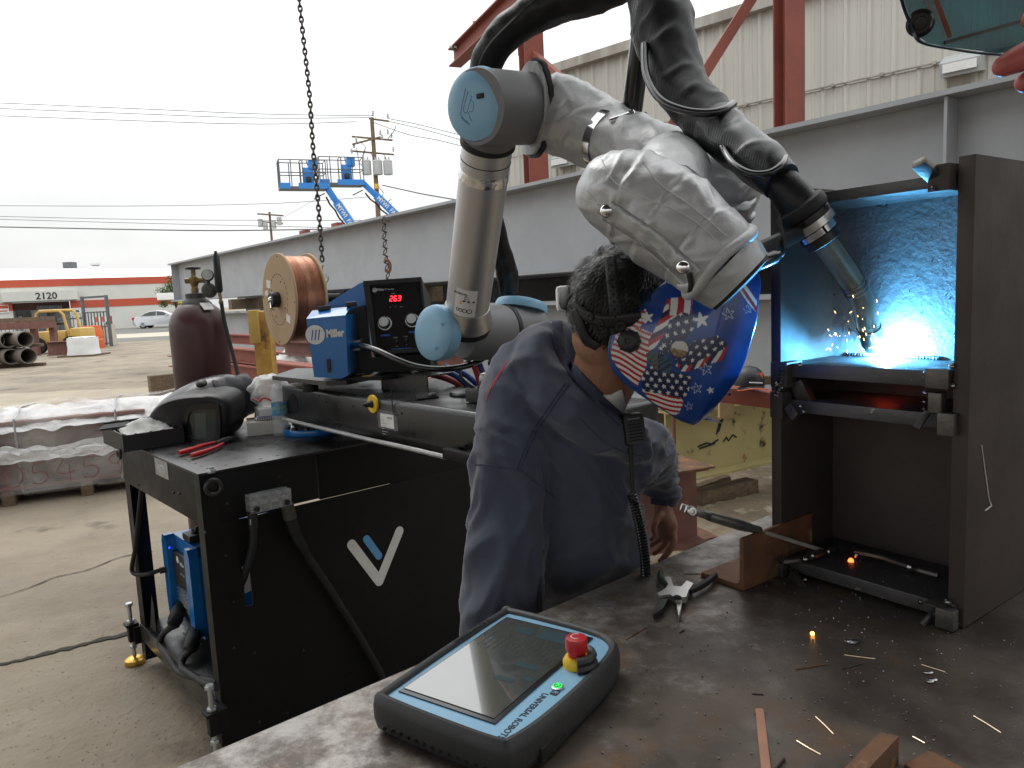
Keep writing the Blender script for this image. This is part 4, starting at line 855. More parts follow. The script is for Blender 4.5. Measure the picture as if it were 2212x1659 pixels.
def rodpx(x0, y0, x1, y1, r=.007, o0=.012, o1=.02, name='tack_rod', sq=True):
    a, c = px_on_front(x0, y0, o0), px_on_front(x1, y1, o1); b = MB()
    if sq: b.bar(a, c, r*2.4, r*1.5, e2, .0015)
    else: b.cyl(a, c, r, 8)
    return b.build(name, K['tab'], box)
rodpx(1705, 876, 1722, 902, .008); rodpx(1710, 1238, 1732, 1272, .008, .01, .03); rodpx(2004, 890, 1980, 926, .0045, .0, .02); rodpx(2022, 1318, 1990, 1352, .0055, .0, .035, sq=False)
rodpx(2030, 392, 1984, 350, .009, .0, .05); rodpx(1722, 822, 1745, 872, .012, -.02, -.03)
def onplate(x, y, z): return atz(x, y, TT+z)
for P in (((1846, 1193), (1900, 1203), (1985, 1231), (2028, 1243)), ((1690, 1214), (1745, 1206), (1800, 1186))):
    b = MB(); b.tube(cr([tuple(onplate(x, y, .038)) for x, y in P], 4), .006, 7); b.build('tack_rod', K['tab'], box)
b = MB(); b.bar(onplate(1722, 1212, .036), onplate(1772, 1190, .036), .02, .008); b.build('tack_rod', K['tab'], box)
b = MB()                                  # weld lumps and tack balls
def balls(L_):
    for x, y, r, off in L_: b.ball(px_on_front(x, y, off), r, 8, jit=.25)
balls([(2057, 790, .005, .003), (2058, 832, .005, .003), (2060, 933, .0055, .003), (2061, 1310, .006, .003), (2066, 1346, .0055, .003), (1988, 1300, .004, .02), (1735, 890, .004, .01), (1728, 878, .004, .01), (1688, 838, .004, .012), (1998, 848, .004, .01),
       (2016, 370, .004, .024), (2016, 406, .004, .024), (1738, 1252, .0045, .012), (1694, 1218, .004, .012), (1680, 830, .006, .012), (1727, 788, .005, .004), (1996, 868, .003, .01), (1995, 884, .003, .01), (2046, 1300, .006, .012)])
for x, y in ((1850, 1199), (1965, 1226), (1790, 1192), (1738, 1208), (1755, 1201)): b.ball(onplate(x, y, .043), .0055, 8, jit=.3)
for k in range(12): b.ball(px_on_front(2000+k*3.6, 808+2*sin(k), .005), .005, 6, jit=.4)
for k in range(9): b.ball(px_on_front(1690-k*1.6, 800+k*7, .012), .0055, 6, jit=.5)
b.build('weld_bead', K['weld'], box, kind='stuff')
b = MB()
for k in range(30): b.ball(BXM @ V((.06+.17*k/29, .177, .424)), .0045, 6, jit=.3)
for k in range(60):
    b.ball(BXM @ V((random.uniform(.03, .33), random.uniform(.02, .17), .0325)), random.uniform(.0006, .0015), 5)
for k in range(50): b.ball(BXM @ V((random.uniform(.03, .33), .1795, random.uniform(.45, .7))), random.uniform(.0005, .0013), 5)
for x, y in ((1858, 421), (1906, 437), (1838, 423), (1915, 444), (2000, 417), (1932, 430)): b.ball(onp(x, y, BO+e2*.179, e2), .0028, 6)
b.build('weld_spatter', K['weld'], box, kind='stuff')
b = MB(BXM); b.tube([V((.363, .045, .30)), V((.363, .078, .205)), V((.363, .088, .19)), V((.363, .066, .186))], [.0007, .001, .0016, .0012], 5); b.build('chalk_mark', K['label'], box)
b = MB(); c = onp(1978, 470, BO+e2*.178, e2); 
hotm = glow('hot_steel', (1, .16, .03), 3.2)
b = MB(); b.lathe([(.0055, 0), (.005, .0035), (.0025, .0065), (.0005, .007)], 10, M.Translation(onplate(1838, 1213, .032))); tag(b.build('hot_bead', hotm), 'glowing orange weld bead on the bottom plate of the column', 'weld bead')
b = MB(); p = atz(1755, 1372, TT); b.ball(p+Z*.003, .0035, 7, jit=.3); tag(b.build('hot_bead', glow('hot_spark', (1, .42, .08), 7)), 'glowing yellow spark lying on the table top', 'weld bead')
b = MB(BXM); b.lathe([(.0005, 0), (.02, .0006), (.012, .0008)], 16, BXM.inverted() @ M.Translation(onp(1850, 862, BO+e2*.12, e2)) if False else M.Translation(V((.165, .12, .394))) @ M.Rotation(pi, 4, 'X')); b.build('hot_spot', glow('hot_under', (1, .06, .015), 2.2), box)
# ------------------------------------------------------------------ the arc: lamp, plasma, sparks
ARC = onp(1905, 760, BO+e2*.148, e2)
arc = thing('welding_arc', 'blinding white blue welding arc at the foot of the web plate', 'arc', ARC)
b = MB(); b.ball(onp(1914, 756, BO+e2*.166, e2), .0125, 12, (1, .8, 1), .25); b.build('plasma', glow('arc_plasma', (.62, .86, 1), 150), arc)
ld = bpy.data.lights.new('arc_light', 'POINT'); ld.energy = 17; ld.color = (.11, .50, 1); ld.shadow_soft_size = .008
lo = bpy.data.objects.new('arc_light', ld); C.objects.link(lo); lo.location = (0, 0, 0); lo.parent = arc; lo.location = onp(1908, 764, BO+e2*.147, e2)-ARC
fm = bpy.data.materials.new('weld_fume'); fm.use_nodes = True; nt = fm.node_tree; nt.nodes.clear(); N = nt.nodes; L = nt.links
o_ = N.new('ShaderNodeOutputMaterial'); vp = N.new('ShaderNodeVolumePrincipled'); vp.inputs['Color'].default_value = (.8, .9, 1, 1)
tcn = N.new('ShaderNodeTexCoord'); gr = N.new('ShaderNodeTexGradient'); gr.gradient_type = 'QUADRATIC_SPHERE'; mpn = N.new('ShaderNodeMapping'); mpn.inputs['Scale'].default_value = (18, 18, 18)
L.new(tcn.outputs['Object'], mpn.inputs[0]); L.new(mpn.outputs[0], gr.inputs[0]); ml = N.new('ShaderNodeMath'); ml.operation = 'MULTIPLY'; ml.inputs[1].default_value = 6; L.new(gr.outputs['Fac'], ml.inputs[0])
L.new(ml.outputs[0], vp.inputs['Density']); vp.inputs['Anisotropy'].default_value = .2; L.new(vp.outputs[0], o_.inputs['Volume'])
b = MB(); b.ball(V((0, 0, 0)), .055, 20); fo = b.build('weld_fume', fm); fo.location = onp(1914, 752, BO+e2*.163, e2); fo['kind'] = 'stuff'
fo.data.transform(M.Translation(V((0, 0, -.055))))
sp = MB(); sp2 = MB()
for k in range(46):
    a = random.uniform(pi*.55, 1.35*pi) if k < 30 else random.uniform(-.5, pi); x = 1890+cos(a)*random.uniform(25, 120); y = 755-abs(sin(a))*random.uniform(5, 110)+random.uniform(-20, 15)
    if y > 782 or x > 2035 or x < 1700: continue
    c = onp(x, y, BO+e2*random.uniform(.06, .17), e2); d = V((random.gauss(0, .5), 0, random.gauss(.6, .6))).normalized()*random.uniform(.0004, .0035); sp.tube([c-d, c+d], random.uniform(.0002, .00042), 4)
for x, y in ((1868, 710), (1871, 722), (1864, 713), (1885, 722), (1888, 705), (1882, 733), (1866, 733), (1892, 733), (1894, 650), (1896, 676), (1843, 640)):
    c = onp(x, y, BO-e2*-.03, e2); d = V((.0006, 0, -.0022)); sp.tube([c-d, c+d], .00045, 4)
o = sp.build('sparks', glow('spark', (1, .55, .18), 9), kind='stuff')
# ------------------------------------------------------------------ angle iron, turnbuckle, pliers
aa, ab = atz(1607, 1277, TT), atz(1513, 1245, TT); aw = (ab-aa).normalized(); al = V((-aw.y, aw.x, 0)) if V((-aw.y, aw.x, 0)).y > 0 else V((aw.y, -aw.x, 0)); AX = fr(aa+Z*.0005, aw, Z)
sg = 1 if (AX.to_3x3() @ V((0, 1, 0))).dot(al) > 0 else -1
b = MB(); prf = [(0, 0), (.102, 0), (.102, .007), (.096, .009), (.02, .0095), (.0125, .012), (.0095, .02), (.009, .096), (.007, .102), (0, .102)]
b.X = fr(aa+Z*.0005, aw, al); ysg = 1 if (b.X.to_3x3() @ V((0, 1, 0))).z > 0 else -1
b.prism([(x, ysg*y) for x, y in prf], 0, .23); tag(b.build('angle_iron', K['rust']), 'rusty brown steel angle offcut beside the column foot', 'angle iron')
t0, t1, t2, t3 = at(1488, 1102, 1.33), at(1530, 1114, 1.35), at(1640, 1146, 1.40), at(1800, 1196, 1.475)
td = (t3-t1).normalized(); r = thing('turnbuckle', 'steel turnbuckle rod resting on the angle iron and into the column', 'turnbuckle', t2)
b = MB(); b.tube([t2-td*.012, t3], .0042, 8); b.build('rod', mat('bright_rod', (.62, .60, .55), (.45, .43, .39), sc=50, rough=.4, metal=.4), r)
b = MB(); b.tube([tuple(t1-td*.01)+(.007,), tuple(t1+td*.004)+(.0095,), tuple(t1.lerp(t2, .35))+(.0105,), tuple(t1.lerp(t2, .65))+(.0105,), tuple(t1.lerp(t2, .85))+(.0085,), tuple(t2)+(.0085,), tuple(t2+td*.002)+(.006,)], 0, 12); b.build('body', mat('turnbuckle_steel', (.24, .235, .22), (.15, .145, .135), sc=40, rough=.38, metal=.7), r)
b = MB()
for s in (-1, 1):
    sd_ = V((.25, -.95, 0))*.0085*s; b.bar(t1+sd_, t0-td*.014+sd_+Z*.001, .013, .0045, (.25, -.95, 0), .0015)
b.build('clevis', K['steelbolt'], r)
b = MB(); n = V((.15, -.96, .15)).normalized(); b.lathe([(.0085, 0), (.0095, .003), (.0095, .011), (.0075, .013), (.004, .0132), (.0035, .010)], 14, fr(t0+n*.006, (1, 0, 0), n)); b.cyl(t0-n*.014, t0+n*.008, .005); b.build('pin', K['steelbolt'], r)
PZ = TT+.003; r = thing('pliers', 'long nose welding pliers with black handles lying open on the table', 'pliers', atz(1465, 1295, TT))
pp = lambda x, y, z=.012: atz(x, y, TT+z)
for P in (((1447, 1268), (1434, 1258), (1427, 1248), (1427, 1237)), ((1490, 1278), (1510, 1268), (1530, 1255), (1545, 1241))):
    b = MB(); Q = cr([tuple(pp(x, y)) for x, y in P], 5); n = len(Q); b.tube([q+(.0068-.0012*abs(2*i/n-.9),) for i, q in enumerate(Q)], 0, 10); b.build('handle', K['rubber'], r)
def ppoly(L_, z0, z1, name, m):
    c = [atz(x, y, PZ) for x, y in L_]; b = MB(); n = len(c)
    b.add([V((q.x, q.y, TT+z0)) for q in c]+[V((q.x, q.y, TT+z1)) for q in c], [tuple(range(n-1, -1, -1)), tuple(range(n, 2*n))]+[(i, (i+1) % n, n+(i+1) % n, n+i) for i in range(n)]); b.build(name, K[m], r)
ppoly([(1434, 1262), (1449, 1262), (1455, 1282), (1472, 1283), (1484, 1270), (1498, 1276), (1487, 1293), (1483, 1306), (1460, 1309), (1447, 1300), (1424, 1304), (1420, 1298), (1438, 1287), (1444, 1278)], .0065, .018, 'head', 'alucast')
ppoly([(1424, 1304), (1446, 1299), (1433, 1325), (1412, 1339), (1410, 1335)], .004, .013, 'jaw', 'darksteel')
ppoly([(1461, 1309), (1474, 1308), (1470, 1330), (1466, 1342), (1464, 1330)], .004, .013, 'jaw', 'alucast')
b = MB(); b.lathe([(.008, 0), (.008, .002), (.006, .0035)], 14, M.Translation(pp(1463, 1292, .018))); b.build('pivot', K['hole'], r)
# ------------------------------------------------------------------ loose wire, strips and offcuts on the table
def zq(zx, zy): return ((1600+zx/2.458)/1.1302, (1250+zy/2.458)/1.1302)
for P, m, lab in (((1135, 862, 1320, 885), 'wirescrap', 'bright wire offcut nearest the glowing spark'), ((1597, 920, 1740, 965), 'wirescrap', 'bright wire offcut in front of the column foot'), ((962, 1232, 1070, 1337), 'wirescrap', 'bright wire offcut right of the copper strip tip, slanting'),
                  ((848, 1376, 993, 1460), 'wirescrap', 'bright wire offcut close to the rusty bar end'), ((1910, 1228, 2075, 1330), 'wirescrap', 'bright wire offcut at the far right of the table'), ((1545, 1352, 1617, 1392), 'wirescrap', 'short pale wire offcut right of the rusty bar end'),
                  ((580, 1095, 648, 1098), 'darksteel', 'short dark wire offcut above the copper strip'), ((840, 948, 1030, 915), 'rust', 'dull brown wire offcut, left of two dull ones'), ((1120, 945, 1245, 910), 'darksteel', 'dull dark wire offcut, right of two dull ones'),
                  ((145, 728, 172, 712), 'darksteel', 'tiny dark wire offcut below the pliers'), ((175, 375, 268, 373), 'rust', 'thin brown wire offcut by the pliers handle'), ((-180, 770, -60, 700), 'copper', 'thin coppery wire offcut between pendant and pliers')):
    a, c = atz(*zq(P[0], P[1]), TT), atz(*zq(P[2], P[3]), TT); mid = (a+c)/2+V((random.gauss(0, .0004), random.gauss(0, .0004), .0011)); b = MB()
    b.tube(cr([tuple(a+Z*.001), tuple(mid), tuple(c+Z*.001)], 4), .0009, 5); tag(b.build('wire_offcut', K[m]), lab+' on the table', 'wire', 'wire offcuts on the table')
def flat(L_, z0, z1, name, m, lab, cat):
    c = [atz(x, y, TT+z1) for x, y in L_]; b = MB(); n = len(c)
    b.add([V((q.x, q.y, TT+z0)) for q in c]+[V((q.x, q.y, TT+z1)) for q in c], [tuple(range(n-1, -1, -1)), tuple(range(n, 2*n))]+[(i, (i+1) % n, n+(i+1) % n, n+i) for i in range(n)]); return tag(b.build(name, K[m]), lab, cat)
flat([zq(600, 1182), zq(612, 1177), zq(640, 1178), zq(650, 1188), zq(700, 1600), zq(640, 1600)], .0005, .0035, 'copper_strip', 'copperbar', 'flat copper coloured strip lying at the bottom of the table', 'strip')
flat([zq(705, 1545), zq(772, 1470), zq(780, 1477), zq(716, 1552)], .0005, .004, 'dark_strip', 'darksteel', 'short dark steel strip beside the copper strip', 'strip')
r0 = [atz(*zq(x, y), TT+.035) for x, y in ((1140, 1530), (1345, 1322), (1462, 1345), (1330, 1530))]
r = thing('bar_offcut', 'rusty orange topped square bar end at the bottom edge', 'bar', r0[1]-Z*.035); b = MB()
vs = [r0[0]+(r0[0]-r0[1])*.6, r0[1], r0[2], r0[2]+(r0[0]-r0[1])*1.6]; b.add(vs+[q-Z*.0345 for q in vs], [(0, 1, 2, 3), (7, 6, 5, 4), (0, 4, 5, 1), (1, 5, 6, 2), (2, 6, 7, 3), (3, 7, 4, 0)]); b.build('bar_body', K['rust'], r)
a = atz(*zq(1690, 1530), TT+.012); b = MB(); b.box(a-Z*.006, (.05, .05, .0115), .003, M.Rotation(.5, 3, 'Z')); tag(b.build('rusty_chip', K['rust']), 'small rusty block half out of frame at the bottom right', 'scrap')
for x, y, s, sl_ in ((1187, 778, .011, 'largest, right of the glowing spark'), (1190, 786, .007, 'small one touching the largest flake'), (1640, 968, .006, 'right under the rightmost bright wire pair'), (1662, 1012, .007, 'right one of the lower pair'), (1650, 1022, .005, 'left one of the lower pair')):
    a = atz(*zq(x, y), TT+.001); b = MB(); b.ball(a+Z*.0012, s*.8, 7, (1.4, .7, .25), .5); tag(b.build('slag_chip', K['weld']), 'shiny flake of slag on the table, '+sl_, 'slag', 'slag flakes on the table')
# ------------------------------------------------------------------ teach pendant
pc = V((-.032, 1.032, .97)); px_ = V((.558, .83, 0)).normalized(); PX = fr(pc, px_, Z)       # x along the screen's long side, y away from the stop button
pdn = thing('teach_pendant', 'robot teach pendant in a rugged black case with light blue bezel', 'teach pendant', V((pc.x, pc.y, TT)))
outl = cr([(-.150, .101), (0, .104), (.146, .101), (.157, .090), (.157, .02), (.153, -.06), (.140, -.105), (.105, -.129), (.02, -.136), (-.09, -.133), (-.153, -.122), (-.168, -.106), (-.169, -.02), (-.163, .088), (-.150, .101)], 6)[:-1]
def inset(P, d):
    n = len(P); o = []
    for i in range(n):
        a, c = V((*P[i-1], 0)), V((*P[(i+1) % n], 0)); t = (c-a).normalized(); o.append((P[i][0]+t.y*d, P[i][1]-t.x*d))
    return o
area = sum(outl[i-1][0]*outl[i][1]-outl[i][0]*outl[i-1][1] for i in range(len(outl)))
sgn_ = -1 if area > 0 else 1
sec = [(.03, -.0495), (.008, -.0495), (-.001, -.044), (-.0045, -.03), (-.0045, -.012), (-.002, -.001), (.003, .004), (.008, .0035), (.0115, .001), (.0125, -.004), (.0125, -.012)]
rings = [[(x, y, z) for x, y in inset(outl, sgn_*d)] for d, z in sec]; n = len(outl); b = MB(PX)
vs = [V(p) for r_ in rings for p in r_]; fs = [(i*n+k, i*n+(k+1) % n, (i+1)*n+(k+1) % n, (i+1)*n+k) for i in range(len(sec)-1) for k in range(n)]
fs.append(tuple(range(n))); fs.append(tuple((len(sec)-1)*n+k for k in range(n))); b.add(vs, fs); b.build('case', K['case'], pdn, ang=50)
bez = [(-.142, .091), (.134, .091), (.140, .02), (.137, -.06), (.128, -.100), (.06, -.122), (-.02, -.124), (-.09, -.105), (-.135, -.086)]
bez = [(x*1.06, y*1.03) for x, y in bez]
b = MB(PX); b.prism([(-.005+(x+.005)*.945, -.016+(y+.016)*.935) for x, y in outl], -.0115, -.0025); b.build('bezel', K['capblue'], pdn)
b = MB(PX); b.bx((-.134, -.079, -.0024), (.130, .0815, -.0005)); b.build('screen_border', K['gloss'], pdn)
scm = mat('pendant_screen', (.060, .066, .058), (.075, .081, .071), sc=14, rough=.05, ior=1.75, spec=.8, coat=1, c3=(.10, .105, .095), sc3=22, th3=.66, soft3=.15)
scm.node_tree.nodes['Principled BSDF'].inputs['Coat IOR'].default_value = 2.1; scm.node_tree.nodes['Principled BSDF'].inputs['Coat Roughness'].default_value = .03
b = MB(PX); b.bx((-.126, -.072, -.0004), (.126, .078, .0006)); scr = b.build('screen', scm, pdn)
uim = mat('screen_ui_blue', (.045, .075, .082), rough=.1)
for q0, q1 in (((.088, -.062, .0007), (.118, .0, .0009)), ((.09, .01, .0007), (.108, .04, .0009)), ((.0, -.055, .0007), (.012, -.02, .0009)), ((-.03, -.067, .0007), (-.02, -.05, .0009)), ((-.045, -.045, .0007), (-.035, -.015, .0009))): b = MB(PX); b.bx(q0, q1); b.build('screen_panel', uim, scr)
b = MB(PX)
for i in range(14):
    y = -.06+.0095*i; b.bx((.03-.004*(i % 3), y, .0007), (.078-.01*((i*7) % 5)/2, y+.0022, .0008))
b.build('screen_text', mat('screen_ui_text', (.062, .068, .06), rough=.1), scr)
text_mb('UNIVERSAL ROBOTS', .0125, PX @ M.Translation(V((-.098, -.0985, -.0023))) @ M.Rotation(pi, 4, 'Z') @ M.Rotation(radians(2), 4, 'Z'), .0003, .0002).build('lettering', K['print'], pdn, smooth=False)
b = MB(PX); b.prism([(x-.033, y-.1065) for x, y in rrect(.013, .011, .002)], -.0024, -.0018); b.build('logo_block', K['print'], pdn)
text_mb('R', .011, PX @ M.Translation(V((-.033, -.1065, -.0016))) @ M.Rotation(pi, 4, 'Z'), .0002).build('logo_letter', K['capblue'], pdn, smooth=False)
ex, ey = .046, -.097
b = MB(PX); b.lathe([(.020, -.003), (.0205, .006), (.017, .012), (.013, .013)], 24, M.Translation(V((ex, ey, 0)))); es = b.build('stop_collar', K['yellow'], pdn)
b = MB(PX); b.lathe([(.0125, .012), (.0125, .020), (.0150, .021), (.0158, .024), (.0160, .036), (.0146, .040), (.010, .0412), (.0005, .0415)], 28, M.Translation(V((ex, ey, 0)))); b.build('stop_button', K['red'], pdn)
b = MB(PX); b.tube([V((ex+.0225*cos(a), ey+.0225*sin(a), .014)) for a in [radians(-150+12*k) for k in range(12)]], .0065, 8, jit=None); b.tube([V((ex+.0225*cos(a), ey+.0225*sin(a), .003)) for a in [radians(-150+12*k) for k in range(12)]], .0075, 8); b.build('stop_guard', K['case'], pdn)
b = MB(PX); b.tube([V((ex+.0075*cos(a), ey+.0075*sin(a), .0416)) for a in [radians(20*k) for k in range(13)]], .0007, 4); b.build('stop_arrow', K['label'], pdn)
gx, gy = -.021, -.1035
b = MB(PX); b.lathe([(.0085, -.0025), (.0085, .0005), (.0072, .001)], 20, M.Translation(V((gx, gy, 0)))); b.build('power_ring', K['alucast'], pdn)
b = MB(PX); b.lathe([(.0068, 0), (.0066, .0018), (.0005, .0019)], 20, M.Translation(V((gx, gy, 0)))); b.build('power_button', glow('green_lamp', (.02, .62, .10), .75), pdn)
b = MB(PX); b.tube([V((gx+.0042*cos(a), gy+.0042*sin(a), .0021)) for a in [radians(60+20*k) for k in range(15)]], .0005, 4); b.bx((gx-.0004, gy-.001, .002), (gx+.0004, gy+.003, .0024)); b.build('power_symbol', K['print'], pdn)
for k in range(13):                       # vent holes on the left end of the case
    t = k/12; q = V((-.1675-.0015*min(1, t*2)-.0048, .075-.165*t, -.034)); b = MB(PX); b.cyl(q+V((.002, 0, 0)), q+V((-.0002, 0, 0)), .0026, 8); b.build('vent_hole', K['hole'], pdn)
text_mb('UNIVERSAL ROBOTS  R', .0085, PX @ M.Translation(V((.055, .0968, .0040))), .0006, .0002).build('case_lettering', K['rubber'], pdn, smooth=False)
b = MB(PX); b.bx((-.12, -.1385, -.044), (-.06, -.13, -.024), .002); b.build('port_cover', K['rubber'], pdn)
# ------------------------------------------------------------------ tinted visor held up at the top right
vp_ = [(1936, -60), (1944, 0), (1962, 52), (1976, 84), (1996, 97), (2040, 106), (2150, 120), (2330, 118), (2330, -60)]
YV = .62; vz = thing('welding_visor', 'dark tinted welding visor with round corner screw held up at top right', 'visor', at(2130, 60, YV))
def vis(x, y, d=0): return at(x, y, YV+d+.00025*(x-1936)*.3+.00012*(100-y))
b = MB(); n = len(vp_); ctr = V((2140, 20, 0)); rows = []
for s, d in ((1, .012), (1.005, .004), (1, -.002), (.96, -.004), (.94, .0), (.94, .01)):
    rows.append([vis(ctr.x+(x-ctr.x)*s, ctr.y+(y-ctr.y)*s, d) for x, y in [tuple(q[:2]) for q in cr(vp_, 4)]])
m_ = len(rows[0]); b.add([q for r_ in rows for q in r_], [(i*m_+k, i*m_+k+1, (i+1)*m_+k+1, (i+1)*m_+k) for i in range(5) for k in range(m_-1)]); b.build('rim', mat('tinted_rim', (.008, .02, .035), rough=.18, coat=.6), vz)
b = MB(); Q = [vis(ctr.x+(x-ctr.x)*.945, ctr.y+(y-ctr.y)*.945, .003) for x, y in vp_]; Q2 = [vis(ctr.x+(x-ctr.x)*.945, ctr.y+(y-ctr.y)*.945, .007) for x, y in vp_]
b.add(Q+Q2, [tuple(range(n)), tuple(range(2*n-1, n-1, -1))]+[(i, (i+1) % n, n+(i+1) % n, n+i) for i in range(n)]); b.build('tinted_window', mat('teal_window', (.01, .13, .16), (.02, .20, .23), sc=26, rough=.08, coat=.6, alpha=.72), vz)
b = MB(); c = vis(1988, 50, -.004); nv = -(c-CAM).normalized(); b.lathe([(.0105, 0), (.0105, .002), (.0085, .003), (.0075, .0022), (.005, .0022), (.0045, .003), (.0005, .0032)], 22, fr(c, RT, nv)); b.build('corner_screw', K['gloss'], vz)
for (a0, a1, c_, wd_) in (((2012, -30), (2052, 80), 'redox', .0035), ((1992, -30), (2018, 40), 'robgrey', .003), ((2040, 92), (2330, 10), 'darksteel', .0025)):
    b = MB(); b.bar(vis(*a0, -.001), vis(*a1, -.001), wd_, .0016, nv); b.build('inner_strip', K[c_], vz)
# hand holding it, mostly out of frame
hd = thing('person', 'fingertips tinted as red lit, holding the dark visor at the top right', 'person', at(2260, 130, YV))
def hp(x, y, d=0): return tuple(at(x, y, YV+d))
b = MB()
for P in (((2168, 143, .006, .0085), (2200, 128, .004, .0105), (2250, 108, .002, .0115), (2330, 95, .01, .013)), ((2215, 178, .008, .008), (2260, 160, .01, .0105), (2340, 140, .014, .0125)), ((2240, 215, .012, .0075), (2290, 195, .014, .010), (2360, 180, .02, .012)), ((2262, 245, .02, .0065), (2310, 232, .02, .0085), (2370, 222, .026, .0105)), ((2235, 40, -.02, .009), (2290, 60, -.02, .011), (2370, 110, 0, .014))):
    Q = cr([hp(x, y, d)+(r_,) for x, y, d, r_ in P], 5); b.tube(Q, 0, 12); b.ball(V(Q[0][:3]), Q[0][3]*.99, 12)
b.ball(V(hp(2420, 165, .02)), .045, 14, (1, .5, 1)); b.build('hand', mat('red_lit_hand', (.42, .10, .09), (.36, .085, .07), sc=60, rough=.5, bump=.2, bsc=300), hd)  # reddish light painted into the hand's base colour
b = MB(); b.tube(cr([hp(2400, 165, .02)+(.036,), hp(2480, 230, .015)+(.031,), hp(2640, 420, -.01)+(.038,), hp(2900, 760, -.08)+(.046,)], 6), 0, 20); b.ball(V(hp(2900, 760, -.08)), .046, 16); b.build('sleeve', K['cloth'], hd)
# ================================================================== BLACK ROBOT CART
CO = V((-1.014, 2.353, 0)); KX = fr(CO, U, Z); KI = KX.inverted()     # x along the front, y to the back, z up
cart = thing('robot_cart', 'black steel robot cart with white V emblem on its front panel', 'cart', CO+U*.6+W*.45)
CT = .975; CW, CDp = 1.32, .93
def cf(x, y, off=0): return KI @ onp(x, y, CO-W*off, W)      # on the front plane
def cl_(x, y, off=0): return KI @ onp(x, y, CO-U*off, U)     # on the left plane
b = MB(KX); b.bx((-.006, -.006, CT-.008), (CW, CDp+.006, CT), .002); b.build('table_top', K['blacktop'], cart)
b = MB()
for i in range(22):
    for j in range(5):
        if j == 0 or j == 4 or i == 0: b.lathe([(.0055, 0), (.0001, .0004)], 8, KX @ M.Translation(V((.045+.06*i, .05+(CDp-.1)*j/4, CT+.0002))), cap=False)
for j in range(15): b.lathe([(.0055, 0), (.0001, .0004)], 8, KX @ M.Translation(V((.045, .05+.058*j, CT+.0002))), cap=False)
b.build('bolt_holes', K['hole'], cart, kind='stuff')
b = MB(KX); b.bx((.0, .0, .804), (.405, .012, CT-.0085), .002); b.bx((.053, .0015, .7965), (.115, .01, .803)); b.build('apron', K['black'], cart)
b = MB(KX); b.bx((.41, .001, .7975), (CW-.01, .016, CT-.0085), .002); b.build('drawer_front', K['black'], cart)
h0, h1 = cf(523, 1224), cf(547, 1306); hx0, hx1, hz1, hz0 = h0.x, h1.x, h0.z, h1.z
zs, zb_ = .796, .10
b = MB(KX)
b.bx((.052, .0005, zb_), (hx0, .0045, zs)); b.bx((hx1, .0005, zb_), (CW-.01, .0045, zs)); b.bx((hx0, .0005, zb_), (hx1, .0045, hz0)); b.bx((hx0, .0005, hz1), (hx1, .0045, zs)); b.build('front_panel', K['black'], cart)
b = MB(KX); b.bx((-.002, -.002, .06), (.052, .006, CT-.009)); b.bx((-.002, .0062, .06), (.004, .05, CT-.009)); b.build('corner_post', K['black'], cart)
b = MB(KX); b.bx((-.002, .0505, .80), (.004, CDp-.07, CT-.009), .001); b.build('side_rail', K['black'], cart)
b = MB(KX); b.bx((-.002, CDp-.0695, .12), (.004, CDp, CT-.009)); b.bx((.0041, CDp-.006, .12), (.07, CDp, CT-.009)); b.build('corner_post', K['black'], cart)
b = MB(KX); b.prism([(.12, .20), (.20, .20), (.205, .32), (.19, .36)], 0, .004, M(((0, 0, 1, .005), (-1, 0, 0, CDp), (0, 1, 0, -.0), (0, 0, 0, 1)))); b.build('gusset', K['black'], cart)
b = MB(KX); b.bx((CW-.06, CDp-.006, .06), (CW, CDp, CT-.009)); b.bx((CW-.006, 0.02, .06), (CW, CDp-.007, CT-.009)); b.build('end_panel', K['black'], cart)
b = MB(KX); b.bx((-.004, .012, .165), (CW-.02, CDp-.012, .185), .003); b.bx((-.008, .012, .115), (-.0045, CDp-.012, .188), .001); b.build('lower_shelf', K['blacktop'], cart)
b = MB(KX); b.bx((-.01, .0, .04), (CW-.03, .05, .112)); b.bx((-.01, CDp-.06, .04), (CW-.03, CDp-.01, .112)); b.build('base_rail', K['black'], cart)
for x in (.2, 1.1):
    for y in (.12, .8):
        b = MB(KX); b.cyl((x-.02, y, .045), (x+.02, y, .045), .044, 14); b.build('caster_wheel', K['rubber'], cart)
for pos, base in (((-.05, -.055), 'near'), ((-.03, CDp+.04), 'far')):
    z0 = .20 if base == 'near' else .17
    b = MB(KX); x, y = pos; b.bx((x-.025, y-.025, z0), (x+.025, y+.025, z0+.012), .002); b.bx((min(x, .0)-.0, min(y, .0)+.0 if base == 'near' else CDp-.0, z0-.075), (.0, max(y, 0) if base == 'near' else y+.02, z0-.001)); b.bx((x-.016, y-.016, z0-.07), (x+.016, y+.016, z0-.001), .002); br = b.build('foot_bracket', K['black'], cart)
    b = MB(KX); b.cyl((x, y, .03), (x, y, z0+.085), .0085, 12); b.bolt((x, y, z0+.085), (0, 0, 1), .016, .014); b.bolt((x, y, z0+.0125), (0, 0, 1), .016, .012); b.bolt((x, y, z0-.10), (0, 0, 1), .015, .012); b.build('foot_bolt', K['galv'], cart)
    b = MB(KX); b.lathe([(.012, .034), (.03, .028), (.041, .02), (.041, .002), (.038, 0)], 24, M.Translation(V((x, y, 0)))); b.build('foot_pad', K['gold'], cart)
b = MB(KX); rc = cf(460, 1052, .012); b.ring((rc.x, -.017, rc.z), (0.1, 1, 0), .023, .0085, 24, 10); b.lathe([(.013, 0), (.013, .012)], 12, fr((rc.x, -.012, rc.z), (1, 0, 0), (0, 1, 0))); b.build('lifting_eye', K['darksteel'], cart)
